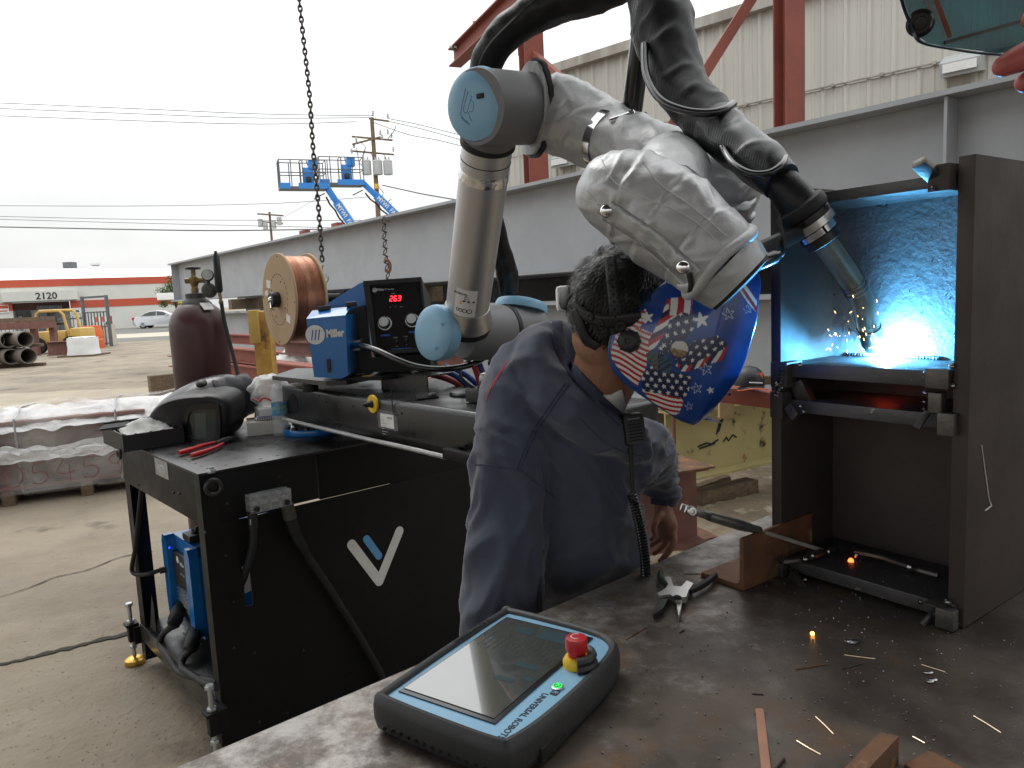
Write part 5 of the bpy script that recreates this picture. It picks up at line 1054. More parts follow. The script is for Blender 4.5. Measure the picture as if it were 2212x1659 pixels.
b = MB(KX); bp = KI @ atz(457, 1021, CT); b.bolt((bp.x, bp.y, CT), (0, 0, 1), .0135, .012); b.cyl((bp.x, bp.y, CT+.012), (bp.x, bp.y, CT+.019), .008, 10); b.build('corner_bolt', K['galv'], cart)
b = MB(KX)
for x, y in ((490, 1088), (603, 1030), (618, 1090), (488, 1200), (505, 1300), (505, 1400), (560, 1560), (620, 1540), (655, 1405), (550, 1410)): c = cf(x, y, .002); b.lathe([(.0055, -.002), (.005, .001), (.002, .003)], 8, fr((c.x, -.003, c.z), (1, 0, 0), (0, -1, .0001)))
for x, y in ((416, 1142), (423, 1144), (445, 1150), (300, 1048), (376, 1064), (388, 1066), (306, 1380), (315, 1395)): c = cl_(x, y, .002); b.lathe([(.0055, -.001), (.005, .0015), (.002, .003)], 8, fr((-.004, c.y, c.z), (0, 1, 0), (-1, 0, .0001)))
b.build('panel_screws', K['darksteel'], cart, kind='stuff')
def wpt(x, y, s=1.): return ((250+x/2.212)/1.1302, (850+y/2.212)/1.1302)
def stroke2(a, c, rad, z):
    A_, B_ = cf(*wpt(*a)), cf(*wpt(*c)); return capsule2d((A_.x, A_.z), (B_.x, B_.z), rad, 10)
FXM = M(((1, 0, 0, 0), (0, 0, -1, 0), (0, 1, 0, 0), (0, 0, 0, 1)))   # drawing plane of the front panel: y -> z, out of the panel
A_, B_, C_ = cf(*wpt(1345, 1060)), cf(*wpt(1495, 1258)), cf(*wpt(1603, 988)); rad = .0185
b = MB(KX)                                  # one outline for the V
da = V((B_.x-A_.x, B_.z-A_.z, 0)).normalized(); dc = V((C_.x-B_.x, C_.z-B_.z, 0)).normalized()
na, nc = V((da.y, -da.x, 0)), V((dc.y, -dc.x, 0)); P = []
def arc2(c, a0, a1, n=9): return [(c.x+rad*cos(a0+(a1-a0)*i/n), c.z+rad*sin(a0+(a1-a0)*i/n)) for i in range(n+1)]
aa_ = atan2(na.y, na.x); ac_ = atan2(nc.y, nc.x)
P += arc2(A_, aa_+pi, aa_-0 if False else aa_+2*pi) if False else []
P += arc2(A_, aa_+pi, aa_+2*pi)
P += arc2(B_, aa_, ac_ if ac_ > aa_ else ac_+2*pi)
P += arc2(C_, ac_, ac_+pi)
bis = (-na-nc).normalized(); k_ = rad/max(.2, (-na).dot(bis)); P.append((B_.x+bis.x*k_, B_.z+bis.y*k_))
b.prism(P, .0006, .0016, FXM); b.build('emblem', K['label'], cart, smooth=False)
b = MB(KX); b.prism(stroke2((1425, 1030), (1492, 1122), .0145, 0), .0006, .0016, FXM); b.build('emblem', mat('emblem_blue', (.12, .36, .68), rough=.5), cart, smooth=False)
p0, p1 = cl_(337, 998), cl_(368, 1044); b = MB(KX); b.bx((-.0045, p1.y, p1.z+.012), (-.0025, p0.y, p1.z+.075)); pl_ = b.build('name_plate', K['galv'], cart)
text_mb('VECTIS', .036, KX @ fr((-.0052, (p0.y+p1.y)/2, p1.z+.042), (0, -1, 0), (-1, 0, 0)), .0003, .0006, sx=.8).build('lettering', K['white'], pl_, smooth=False)
# clear covered terminal block and cables on the apron
q0, q1 = cf(533, 1062, .05), cf(632, 1100, .05); zc_ = (cf(585, 1080, .03)).z
tbk = thing('terminal_block', 'clear covered terminal block on the cart apron', 'terminal block', KX @ V(((q0.x+q1.x)/2, -.03, zc_)))
x0, x1 = q0.x+.01, q1.x
b = MB(KX); b.bx((x0, -.05, zc_-.028), (x1, -.046, zc_+.03)); b.bx((x0, -.046, zc_+.026), (x1, -.003, zc_+.03)); b.bx((x0, -.046, zc_-.028), (x0+.004, -.003, zc_+.026)); b.bx((x1-.004, -.046, zc_-.028), (x1, -.003, zc_+.026))
for k in (1, 2, 3): x = x0+(x1-x0)*k/4; b.bx((x-.0015, -.0459, zc_-.027), (x+.0015, -.003, zc_+.0259))
b.build('clear_cover', K['clearbox'], tbk, smooth=False)
b = MB(KX); b.bx((x0+.006, -.03, zc_-.022), (x1-.006, -.003, zc_-.008)); b.build('base', K['plast'], tbk)
for k in range(4):
    x = x0+(x1-x0)*(k+.5)/4; b = MB(KX); b.bx((x-.012, -.034, zc_-.007), (x+.012, -.005, zc_+.004)); b.bolt((x, -.034, zc_+.0), (0, -1, 0), .007, .006); b.build('terminal', K['galv'], tbk)
for k in (0, 3): x = x0+(x1-x0)*(k+.5)/4; b = MB(KX); b.cyl((x, -.0505, zc_-.014), (x, -.056, zc_-.014), .009, 12); b.build('cover_screw', K['plast'], tbk)
def cabl(P, r, name, m, lab, cat='cable', seg=10, group=None):
    b = MB(); b.tube(cr([tuple(q) for q in P], 7), r, seg); return tag(b.build(name, m), lab, cat, group)
f3 = lambda x, y, o: onp(x, y, CO-W*o, W)
r = thing('power_cable', 'black cable from the terminal block into the slot of the front panel', 'cable', f3(545, 1110, .04))
b = MB(); b.tube(cr([tuple(f3(*q)) for q in ((546, 1105, .035), (548, 1145, .035), (546, 1180, .03), (538, 1212, .015), (529, 1240, -.01), (520, 1262, -.05))], 6), .0135, 10); b.build('sheath', K['rubber'], r)
b = MB(); b.cyl(f3(545, 1108, .036), f3(548, 1140, .036), .0165, 12); b.build('boot', K['plast'], r)
b = MB(); q = f3(541, 1128, .0545); b.box(q, (.004, .003, .018)); b.build('print_mark', K['greyprint'], r)
r = thing('welding_cable', 'thick black welding cable hanging from the grey connector down the front panel', 'cable', f3(625, 1095, .04))
b = MB(); b.tube(cr([tuple(f3(x, y, o))+(q,) for x, y, o, q in ((627, 1118, .04, .0205), (634, 1140, .04, .0205), (645, 1165, .04, .0195), (655, 1180, .038, .017), (661, 1194, .036, .0135), (690, 1238, .03, .0135), (730, 1300, .028, .0135), (775, 1372, .028, .0135), (812, 1436, .03, .0135), (832, 1476, .03, .0135), (860, 1530, .03, .0135))], 6), 0, 12); b.build('sheath', K['rubber'], r)
b = MB(); b.cyl(f3(620, 1091, .04), f3(627, 1120, .04), .0225, 16); b.build('connector', K['neck'], r)
# ------------------------------------------------------------------ blue power source inside the cart
PSO = KX @ V((.10, .30, .205)); ps = thing('power_source', 'blue welding power source on the lower shelf of the cart', 'power source', PSO)
PQ = M.Translation(V((0, 0, 0))) ; px0, px1, py0, py1, pz0, pz1 = .085, .62, .46, .785, .215, .585
b = MB(KX)
prf = [(py0, pz0+.03), (py0+.02, pz0), (py1-.02, pz0), (py1, pz0+.1), (py1, pz1-.035), (py1-.02, pz1), (py0+.03, pz1), (py0, pz1-.035)]
YZ = M(((0, 0, 1, 0), (1, 0, 0, 0), (0, 1, 0, 0), (0, 0, 0, 1)))
b.prism(prf, px0+.03, px1, YZ); b.build('body', K['mblue'], ps)
for y0, y1 in ((py0-.004, py0+.055), (py1-.055, py1+.004)):
    b = MB(KX); b.prism([(y0, pz0+.14), (y0+.01, pz0+.02), (y1-.01, pz0+.02), (y1, pz0+.10), (y1, pz1-.03), (y1-.014, pz1+.003), (y0+.014, pz1+.003), (y0, pz1-.03)], px0-.008, px0+.029, YZ); b.build('corner_guard', K['mblue'], ps)
b = MB(KX); b.bx((px0+.012, py0+.056, pz1-.2), (px0+.029, py1-.056, pz1-.06), .004); fpnl = b.build('front_panel', K['plast'], ps)
X = KX @ fr((px0+.0115, (py0+py1)/2, pz1-.085), (0, -1, 0), (-1, 0, 0)); text_mb('Miller', .022, X @ M.Translation(V((.006, -.012, .0))), .0003, .0002).build('lettering', K['label'], fpnl, smooth=False)
b = MB(); b.lathe([(.0005, .0006), (.0145, .0006), (.0145, 0)], 16, X @ M.Translation(V((-.042, .0, .0)))); b.build('badge', K['label'], fpnl)
text_mb('XMT 350', .014, X @ M.Translation(V((0, -.055, .0))), .0003, .0001).build('lettering', K['greyprint'], fpnl, smooth=False)
for k in range(13):
    for yy in (0, 1):
        b = MB(KX); z = pz1-.215-.0155*k; y = (py0+.06 if yy == 0 else (py0+py1)/2+.002); wd_2 = (py1-py0)/2-.064
        b.box((px0+.02, y+wd_2/2, z), (.016, wd_2, .0035), 0, M.Rotation(radians(-28), 3, 'Y')); b.build('louvre', K['galv'], ps)
b = MB(KX); b.tube(cr([(px0+.06, py0+.13, pz1), (px0+.07, py0+.13, pz1+.04), (px0+.16, py0+.13, pz1+.055), (px0+.36, py0+.13, pz1+.055), (px0+.44, py0+.13, pz1+.04), (px0+.45, py0+.13, pz1)], 5), .012, 10); b.bx((px0+.03, py0+.09, pz1+.001), (px0+.1, py0+.18, pz1+.03), .008); b.build('handle', K['plast'], ps)
b = MB(KX); b.lathe([(.0005, .0005), (.075, .0005), (.075, 0)], 24, fr((px0+.19, py0-.0012, pz1-.15), (1, 0, 0), (0, -1, 0))); b.build('badge', K['label'], ps)
b = MB(KX); c = V((px0-.009, py1-.1, pz1-.035)); b.ball(c, .004, 8); b.build('indicator', glow('blue_lamp', (.02, .05, 1), 2.5), ps)
b = MB(KX)
for x in (.16, .26): 
    for z in (pz1-.07, pz1-.2, pz1-.32): b.lathe([(.006, 0), (.003, .003)], 8, fr((px0+x-.07, py0-.0, z), (1, 0, 0), (0, -1, 0)))
b.build('side_screws', K['darksteel'], ps, kind='stuff')
def kf(x, y, u): return onp(x, y, CO+U*u, U)
b_ = [((px0, py1-.09, .385), (385, 1348)), ((px0, py0+.06, .36), (430, 1385))]
for k, (P, lab) in enumerate(((((388, 1308, .10), (380, 1335, .05), (372, 1352, .03), (352, 1370, .01), (347, 1395, -.0), (365, 1420, -.01), (385, 1450, -.015), (425, 1464, -.012), (452, 1470, -.006), (470, 1474, .006)), 'output plug and cable on the left of the blue power source'),
                              (((420, 1355, .10), (416, 1385, .05), (410, 1405, .03), (398, 1420, .01), (392, 1440, -.01), (405, 1452, -.02), (440, 1474, -.016), (458, 1481, -.01), (474, 1487, .006)), 'output plug and cable nearer the front panel of the cart'))):
    Q = cr([tuple(kf(*q)) for q in P], 7); r = thing('output_cable', lab, 'cable', V(Q[0]), 'output cables of the power source'); b = MB(); b.tube(Q, .0125, 10); b.build('sheath', K['rubber'], r)
    m_ = len(Q); b = MB(); b.tube([Q[0]+(.018,), Q[3]+(.027,), Q[8]+(.029,), Q[13]+(.026,), Q[15]+(.015,)], 0, 12); b.build('plug', K['rubber'], r)
cabl([kf(*q) for q in ((306, 1050, .02), (300, 1110, .0), (293, 1180, -.01), (285, 1225, -.015), (292, 1240, -.01), (320, 1240, .02), (345, 1232, .06), (372, 1226, .1))], .009, 'control_cable', K['rubber'], 'thin black control cable bundle looping outside the rear post of the cart')
b = MB(); b.cyl(kf(345, 1233, .055), kf(372, 1226, .1), .014, 10); o = tag(b.build('cable_plug', K['plast']), 'black round plug in the front of the blue power source', 'plug')
# ------------------------------------------------------------------ boom carrying the robot
BA, BB = atz(612, 908, 1.03), atz(1020, 1002, 1.03); BU = (BB-BA).normalized(); BN = V((-BU.y, BU.x, 0)); MX = fr(V((BA.x, BA.y, 0)), BU, Z); MI = MX.inverted(); BLn = (BB-BA).length+.30
boom = thing('robot_boom', 'black box shaped swivel boom on the cart carrying robot and wire feeder', 'boom', BA+BU*BLn/2+BN*.22)
BT = 1.178
b = MB(MX); b.bx((0, 0, 1.032), (BLn, .46, BT), .016); b.build('boom_body', K['blacktop'], boom, ang=60)
def bf(x, y, off=0): return MI @ onp(x, y, BA-BN*off, BN)
hc = bf(634, 871); b = MB(MX); b.lathe([(.0005, .0008), (.038, .0008), (.038, 0)], 28, fr((hc.x, -.0001, hc.z), (1, 0, 0), (0, -1, 0))); b.build('cable_hole', K['hole'], boom)
b = MB(MX); b.bx((-.006, .012, 1.045), (-.0002, .44, BT-.012), .002); b.build('end_cap', K['black'], boom)
cdisc = atz(676, 925, .99); rd = (atz(608, 930, .99)-cdisc).length*.96
b = MB(); b.lathe([(rd*.98, CT), (rd, CT+.004), (rd, CT+.02), (rd*.985, CT+.024)], 40, M.Translation(V((cdisc.x, cdisc.y, .001)))); b.build('pivot_disc', K['mblue'], boom)
b = MB(); b.lathe([(rd*.62, CT+.0245), (rd*.62, 1.031)], 32, M.Translation(V((cdisc.x, cdisc.y, .001)))); b.build('pivot_bearing', K['darksteel'], boom)
b = MB()
for k in range(12): a = k*pi/6; b.bolt(V((cdisc.x+rd*.85*cos(a), cdisc.y+rd*.85*sin(a), CT+.0252)), (0, 0, 1), .012, .01)
b.build('disc_bolts', K['darksteel'], boom, kind='stuff')
kc = bf(808, 872); b = MB(MX); b.lathe([(.030, 0), (.031, .006), (.0295, .0085), (.012, .009)], 28, fr((kc.x, -.0005, kc.z), (1, 0, 0), (0, -1, 0))); kb = b.build('index_knob', K['yellow'], boom)
b = MB(MX); b.lathe([(.014, .009), (.011, .014), (.007, .035), (.002, .042)], 14, fr((kc.x, -.0005, kc.z), (1, 0, 0), (0, -1, 0))); b.build('plunger', K['plast'], kb)
s0, s1 = bf(815, 884), bf(861, 940); b = MB(MX); b.bx((s0.x, -.0012, s1.z+.012), (s1.x, -.0004, s0.z)); st = b.build('tape', mat('clear_tape', (.22, .22, .23), rough=.25, alpha=.55), boom)
s2, s3 = bf(822, 892), bf(853, 932); b = MB(MX); b.bx((s2.x, -.002, s3.z+.008), (s3.x, -.0013, s2.z)); lb = b.build('paper_label', K['label'], boom)
X = MX @ fr((s2.x+(s3.x-s2.x)*.70, -.0021, s2.z-.012), (1, 0, 0), (0, -1, 0)); text_mb('VECTIS', .009, X, .0002, .0001).build('lettering', K['print'], lb, smooth=False)
b = MB(MX)
for k in range(6): b.bx((s2.x+.006, -.0024, s2.z-.024-.009*k), (s2.x+.022+.02*((k*5) % 3)/2, -.0021, s2.z-.0215-.009*k))
b.build('print_lines', K['greyprint'], lb)
b = MB(MX)
for x, y in ((705, 868), (711, 906), (763, 878), (725, 893), (868, 950), (868, 893), (765, 950), (690, 855)):
    c = bf(x, y); b.lathe([(.0005, .0006), (.0045, .0006), (.0045, 0)], 8, fr((c.x, -.0001, c.z), (1, 0, 0), (0, -1, 0)))
b.build('screw_holes', K['hole'], boom, kind='stuff')
rp = [onp(x, y, BA-BN*.03, BN) for x, y in ((611, 905), (700, 926), (800, 950), (880, 968), (965, 988))]
b = MB(); b.tube(cr([tuple(p) for p in rp], 8), .0075, 8, jit=lambda t, a, p: 1+.12*nz3(p*60)); b.build('weld_rod', mat('rough_rod', (.40, .40, .39), (.28, .28, .27), sc=60, rough=.5, metal=.4, bump=.3, bsc=150), boom)
hb0 = onp(962, 978, BA-BN*.05, BN); hb1 = onp(1035, 998, BA-BN*.05, BN); b = MB(); b.bar(hb0, hb1+BU*.15, .022, .03, Z, .002); b.bar(hb0+BU*.006+Z*.0, hb0+BU*.006+BN*.048, .022, .012, Z); b.bar(onp(972, 968, BA, BN), onp(1010, 962, BA, BN), .004, .02, BN); b.build('grip_bar', K['black'], boom)
b = MB(); b.tube(cr([tuple(onp(x, y, BA-BN*.004, BN)) for x, y in ((846, 838), (847, 870), (850, 892), (855, 896))], 5), .0018, 5); b.build('thin_lead', K['rubber'], boom)
# brackets on the boom
b = MB(); PZ_ = 1.212
def zpoly(L_, z, h, name, m, par, bz=None):
    c = [atz(x, y, z) for x, y in L_]; b = MB(); n = len(c)
    b.add([V((q.x, q.y, z-h)) for q in c]+[V((q.x, q.y, z)) for q in c], [tuple(range(n-1, -1, -1)), tuple(range(n, 2*n))]+[(i, (i+1) % n, n+(i+1) % n, n+i) for i in range(n)]); return b.build(name, m, par)
zpoly([(588, 812), (704, 824), (748, 822), (800, 812), (800, 798), (640, 795)], 1.225, .016, 'feeder_plate', K['blacktop'], boom)
zpoly([(742, 816), (826, 814), (900, 806), (836, 798)], 1.232, .012, 'bracket_arm', K['black'], boom)
b = MB(); q0, q1 = atz(823, 806, 1.235), atz(923, 812, 1.235); d = (q1-q0).normalized(); nn = V((-d.y, d.x, 0)); b.bar(q0-Z*.03, q1-Z*.03, .005, .06, Z); b.bar(q0+nn*.06-Z*.0025, q1+nn*.06-Z*.0025, .12, .005, Z); b.build('bracket_box', K['blacktop'], boom)
zpoly([(900, 862), (948, 856), (940, 846), (896, 850)], BT+.006, .005, 'bracket_foot', K['black'], boom)
for x, y, z in ((839, 803, 1.236), (896, 806, 1.236), (933, 855, BT+.007)): b = MB(); b.bolt(atz(x, y, z), (0, 0, 1), .017, .012, False); b.build('bracket_bolt', K['darksteel'], boom)
b = MB(); q = atz(915, 816, 1.233); b.box(atz(793, 812, 1.233), (.035, .012, .001)); b.build('warning_tag', K['yellow'], boom)
b = MB(); c = atz(665, 835, 1.20); 
b.cyl(V((c.x, c.y+.03, BT)), V((c.x, c.y+.03, 1.208)), .03, 16); b.build('spacer', K['black'], boom)
# ------------------------------------------------------------------ wire feeder
FY = 2.72; fd_ = thing('wire_feeder', 'blue wire feeder with black control panel reading 26.3', 'wire feeder', at(760, 815, FY))
def fq(x, y, Y=FY): return at(x, y, Y)
def quadbox(P, Y0, Y1, name, m, par, dY=None):      # outline seen in front, extruded straight back
    c = [at(x, y, Y0) for x, y in P]; d = V((0, Y1-Y0, 0)); b = MB(); n = len(c); b.add(c+[q+d for q in c], [tuple(range(n)), tuple(range(2*n-1, n-1, -1))]+[(i, (i+1) % n, n+(i+1) % n, n+i) for i in range(n)]); return b
def f2(x, y): return ((600+x/3.386)/1.1302, (550+y/3.386)/1.1302)
L2 = lambda *p: [f2(*q) for q in p]
b = quadbox(L2((500, 775), (822, 745), (845, 1240), (790, 1268), (565, 1255)), 2.60, 2.78, '', 0, 0); b.build('drive_cover', K['mblue'], fd_)
c = [at(*f2(*q), Y) for q, Y in (((500, 773), 2.598), ((822, 743), 2.598), ((870, 670), 2.66), ((550, 705), 2.66))]; b = MB(); b.add(c+[q+V((0, .003, -.003)) for q in c], [(0, 1, 2, 3), (7, 6, 5, 4), (0, 4, 5, 1), (1, 5, 6, 2), (2, 6, 7, 3), (3, 7, 4, 0)]); b.build('cover_top', K['mblue'], fd_)
b = quadbox(L2((830, 745), (870, 690), (985, 660), (1050, 1215), (1045, 1222), (845, 1230)), 2.79, 2.81, '', 0, 0); b.build('drive_plate', K['plast'], fd_)
b = quadbox(L2((655, 660), (940, 480), (975, 470), (1050, 1215), (1000, 1222), (985, 670)), 2.811, 2.83, '', 0, 0); b.build('back_plate', K['mblue'], fd_)
b = quadbox(L2((700, 640), (960, 480), (960, 1200), (700, 1200)), 2.84, 3.05, '', 0, 0); b.build('rear_housing', K['mblue'], fd_)
pnl = L2((975, 472), (1455, 438), (1530, 1050), (1062, 1078))
b = MB(); c = [at(*p, Y) for p, Y in zip(pnl, (2.74, 2.74, 2.66, 2.66))]; n_ = (c[1]-c[0]).cross(c[3]-c[0]).normalized()
if n_.y > 0: n_ = -n_
FPX = fr(c[3], c[2]-c[3], n_); bk = [q-n_*.24 for q in c]; b.add(c+bk, [(0, 1, 2, 3), (7, 6, 5, 4), (0, 4, 5, 1), (1, 5, 6, 2), (2, 6, 7, 3), (3, 7, 4, 0)]); b.build('control_housing', K['plast'], fd_)
FPI = FPX.inverted(); pn_o = c[3]
def fp(x, y): return FPI @ onp(*f2(x, y), pn_o, n_)
# raised frame of the panel and its face
o4 = [fp(*q) for q in ((975, 472), (1455, 438), (1530, 1050), (1062, 1078))]; i4 = [fp(*q) for q in ((1030, 505), (1445, 475), (1505, 1015), (1095, 1045))]
b = MB(FPX); vs = [V((p.x, p.y, .002)) for p in o4]+[V((p.x, p.y, .016)) for p in o4]+[V((p.x, p.y, .016)) for p in i4]+[V((p.x, p.y, .004)) for p in i4]
fs = []
for a in range(3): fs += [(a*4+i, a*4+(i+1) % 4, a*4+4+(i+1) % 4, a*4+4+i) for i in range(4)]
b.add(vs, fs); b.build('panel_frame', K['plast'], fd_)
b = MB(FPX); b.add([V((p.x, p.y, .0045)) for p in i4], [(0, 1, 2, 3)]); b.build('panel_face', K['gloss'], fd_)
def fpx(x, y, z=.0055): p = fp(x, y); return FPX @ M.Translation(V((p.x, p.y, z)))
b = MB(FPX); p0, p1 = fp(1168, 640), fp(1312, 590); b.bx((p0.x, p0.y, .005), (p1.x, p1.y, .0075)); ds = b.build('display', K['hole'], fd_)
SEG = {'2': 'abged', '6': 'afgedc', '3': 'abgcd'}
b = MB(); hgt = (fp(1240, 590)-fp(1240, 630)).length; X0 = fpx(1206, 612, .0078); hw, hh = hgt*.26, hgt*.5
x = 0
for ch in '26.3':
    if ch == '.': b.add([X0 @ V((x-hw*1.15+a, -hh+c2, 0)) for a, c2 in ((0, 0), (.0012, 0), (.0012, .0012), (0, .0012))], [(0, 1, 2, 3)]); continue
    for s_ in SEG[ch]:
        A = {'a': ((-hw, hh), (hw, hh)), 'b': ((hw, hh), (hw, 0)), 'c': ((hw, 0), (hw, -hh)), 'd': ((-hw, -hh), (hw, -hh)), 'e': ((-hw, 0), (-hw, -hh)), 'f': ((-hw, hh), (-hw, 0)), 'g': ((-hw, 0), (hw, 0))}[s_]
        p_, q_ = V((A[0][0]+x+A[0][1]*.12, A[0][1], 0)), V((A[1][0]+x+A[1][1]*.12, A[1][1], 0)); d = (q_-p_).normalized(); nn = V((-d.y, d.x, 0))*.0011; p_ += d*.0006; q_ -= d*.0006
        b.add([X0 @ v_ for v_ in (p_+nn, p_-nn, q_-nn, q_+nn)], [(0, 1, 2, 3)])
    x += hw*3.1
b.build('digits', glow('red_digits', (1, .02, .035), 5), ds, smooth=False)
b = MB(); b.lathe([(.0005, .0008), (.0088, .0008), (.0088, 0)], 20, fpx(1069, 540)); b.build('badge', K['greyprint'], fd_)
text_mb('Miller', .0125, fpx(1117, 536), .0003, .0004).build('lettering', K['greyprint'], fd_, smooth=False)
text_mb('S-74  D Series'[6:], .0095, fpx(1190, 532), .0003, .0001).build('lettering', K['greyprint'], fd_, smooth=False)
text_mb('Wire', .007, fpx(1222, 568), .0003).build('lettering', K['greyprint'], fd_, smooth=False)
text_mb('V', .008, fpx(1197, 682), .0003).build('lettering', K['greyprint'], fd_, smooth=False); text_mb('ipm', .007, fpx(1287, 675), .0003).build('lettering', K['greyprint'], fd_, smooth=False)
b = MB(); p = fp(1243, 680); b.X = FPX; b.box((p.x, p.y, .008), (.012, .008, .006), .001); b.build('switch', K['plast'], fd_)
for kx, ky in ((1152, 815), (1378, 790)):
    b = MB(); b.lathe([(.0248, 0), (.0248, .0012), (.0215, .0014)], 30, fpx(kx, ky)); dl = b.build('dial_ring', K['label'], fd_)
    b = MB(); b.lathe([(.0213, .0016), (.0205, .022), (.0185, .0235), (.0175, .0236)], 30, fpx(kx, ky)); b.build('knob', K['plast'], fd_)
    b = MB(); b.lathe([(.0172, .0236), (.0165, .0246), (.0005, .0248)], 30, fpx(kx, ky)); b.build('knob_cap', K['trafo'], fd_)
    b = MB(); 
    for k in range(11): a = radians(-120+24*k)+pi/2; b.add([fpx(kx, ky) @ V((cos(a)*.0278+dx, sin(a)*.0278+dy, .0006)) for dx, dy in ((-.0007, -.0007), (.0007, -.0007), (.0007, .0007), (-.0007, .0007))], [(0, 1, 2, 3)])
    b.build('dial_marks', K['greyprint'], fd_, smooth=False)
lbm = mat('panel_blue_print', (.02, .09, .32), rough=.5)
for x0_, y0_, x1_, y1_ in ((1117, 920, 1197, 905), (1348, 892, 1428, 877), (1210, 1035, 1370, 1015)): b = MB(FPX); p0, p1 = fp(x0_, y0_), fp(x1_, y1_); b.bx((p0.x, min(p0.y, p1.y)-.001, .005), (p1.x, max(p0.y, p1.y)+.001, .0056)); b.build('blue_strip', lbm, fd_)
for x_, y_ in ((1250, 965), (1330, 950)):
    b = MB(); b.lathe([(.006, 0), (.006, .003), (.0035, .004), (.003, .014), (.0036, .018), (.0005, .019)], 12, fpx(x_, y_)); b.build('toggle', K['plast'], fd_)
for t_, x_, y_ in (('trigger', 1240, 930), ('purge', 1322, 920), ('jog', 1250, 1000), ('0', 1332, 992)): text_mb(t_, .0065, fpx(x_, y_), .0003).build('lettering', K['greyprint'], fd_, smooth=False)
b = quadbox(L2((1040, 1090), (1525, 1062), (1530, 1200), (1045, 1215)), 2.67, 2.93, '', 0, 0); b.build('base_box', K['black'], fd_)
X = fr(at(*f2(574, 905), 2.5985), (1, 0, .02), (0, -1, 0)); b = MB(); b.lathe([(.0005, .0008), (.0335, .0008), (.0335, 0)], 28, X); bd = b.build('badge', K['label'], fd_)
b = MB(X)
for k in range(3): x = -.012+.0115*k; b.add([V((x-.004, -.019, .0012)), V((x+.0, -.019, .0012)), V((x+.008, .017, .0012)), V((x+.004, .017, .0012))], [(0, 1, 2, 3)])
b.build('badge_bars', lbm, bd, smooth=False)
text_mb('Miller', .037, X @ M.Translation(V((.069, .0, .0006))), .0004, .0016, sx=.72).build('lettering', K['label'], fd_, smooth=False)
b = quadbox(L2((668, 1108), (697, 1105), (703, 1215), (676, 1220)), 2.594, 2.602, '', 0, 0); b.build('latch', K['plast'], fd_)
b = quadbox(L2((676, 1125), (693, 1123), (696, 1180), (681, 1182)), 2.590, 2.595, '', 0, 0); b.build('latch_slot', K['darksteel'], fd_)
for x0_, y0_, x1_, y1_ in ((600, 690, 700, 678), (830, 655, 915, 648)): b = MB(); b.bar(at(*f2(x0_, y0_), 2.66), at(*f2(x1_, y1_), 2.66), .03, .016, Z, .004); b.build('hinge', K['darksteel'], fd_)
b = quadbox(L2((840, 890), (870, 890), (885, 960), (945, 955), (940, 1035), (860, 1040)), 2.72, 2.79, '', 0, 0); b.build('drive_block', K['trafo'], fd_)
b = MB(); cc = at(*f2(872, 1000), 2.70); b.lathe([(.011, 0), (.011, .02), (.008, .022), (.008, .05)], 16, fr(cc, (0, 0, 1), (.75, -.62, .1))); b.build('gun_socket', K['brass'], fd_)
cabl([at(*f2(x, y), Y) for x, y, Y in ((878, 1000, 2.69), (940, 992, 2.60), (1080, 1030, 2.52), (1250, 1110, 2.46), (1400, 1165, 2.44), (1560, 1188, 2.44), (1720, 1182, 2.46), (1860, 1150, 2.5), (1980, 1090, 2.55))], .0105, 'gun_conduit', K['gloss'], 'thick black wire conduit curving from the feeder past the robot base')
# ------------------------------------------------------------------ wire spool
sc_ = at(604, 647, 2.93); sn = V((-.80, -.60, .02)).normalized(); SX = fr(sc_, Z, sn); RS = .178
spl = thing('wire_spool', 'large fibreboard spool wound with copper welding wire', 'wire spool', sc_)
for z in (0, -.118):
    b = MB(SX); b.lathe([(.02, z-.005), (RS-.002, z-.005), (RS, z-.003), (RS, z+.003), (RS-.002, z+.005), (.02, z+.005)], 64); fl_ = b.build('flange', K['mdf'], spl)
    if z == 0:
        b = MB(SX)
        for k in range(28): a = 2*pi*k/28; b.box((.098*cos(a), .098*sin(a), .0054), (.011, .0035, .0006), 0, M.Rotation(a+pi/2, 3, 'Z'))
        b.build('slot_marks', K['wood'], fl_, kind='stuff')
        b = MB(SX)
        for k in range(4): a = pi/4+pi/2*k+.3; b.lathe([(.0045, .0056), (.0001, .0057)], 10, M.Translation(V((.075*cos(a), .075*sin(a), 0)))); b.lathe([(.004, .0056), (.0001, .0057)], 10, M.Translation(V((.165*cos(a+.4), .165*sin(a+.4), 0))))
        b.build('bolt_holes', K['hole'], fl_, kind='stuff')
        for rr, a, s_ in ((.115, 1.0, .03), (.128, 1.35, .02), (.12, 4.05, .028)): b = MB(SX); b.box((rr*cos(a), rr*sin(a), .0057), (s_*1.5, s_, .0006), 0, M.Rotation(a+.4, 3, 'Z')); b.build('sticker', K['label'], fl_)
b = MB(SX); nc_ = 62
def wnd(u, v):
    z = -.0055-.107*v; k = v*26; rr = RS-.014+.0028*abs(sin(pi*k))+.0025*nz3((v*9, cos(2*pi*u), sin(2*pi*u))); return V((rr*cos(2*pi*u), rr*sin(2*pi*u), z))
b.grid(wnd, 72, 130, True); b.build('copper_winding', K['copper'], spl, ang=80)
b = MB(SX); b.lathe([(.03, .006), (.031, .03), (.027, .036), (.016, .036), (.015, .02)], 24); hb_ = b.build('hub', K['plast'], spl)
b = MB(SX); b.ball((0, 0, .033), .012, 12); b.build('hub_pin', K['chrome'], hb_)
b = MB(SX); b.tube([V((-.012, .0, .036)), V((-.032, -.02, .042)), V((-.04, -.02, .03))], .0035, 6); b.build('hub_lever', K['chrome'], hb_)
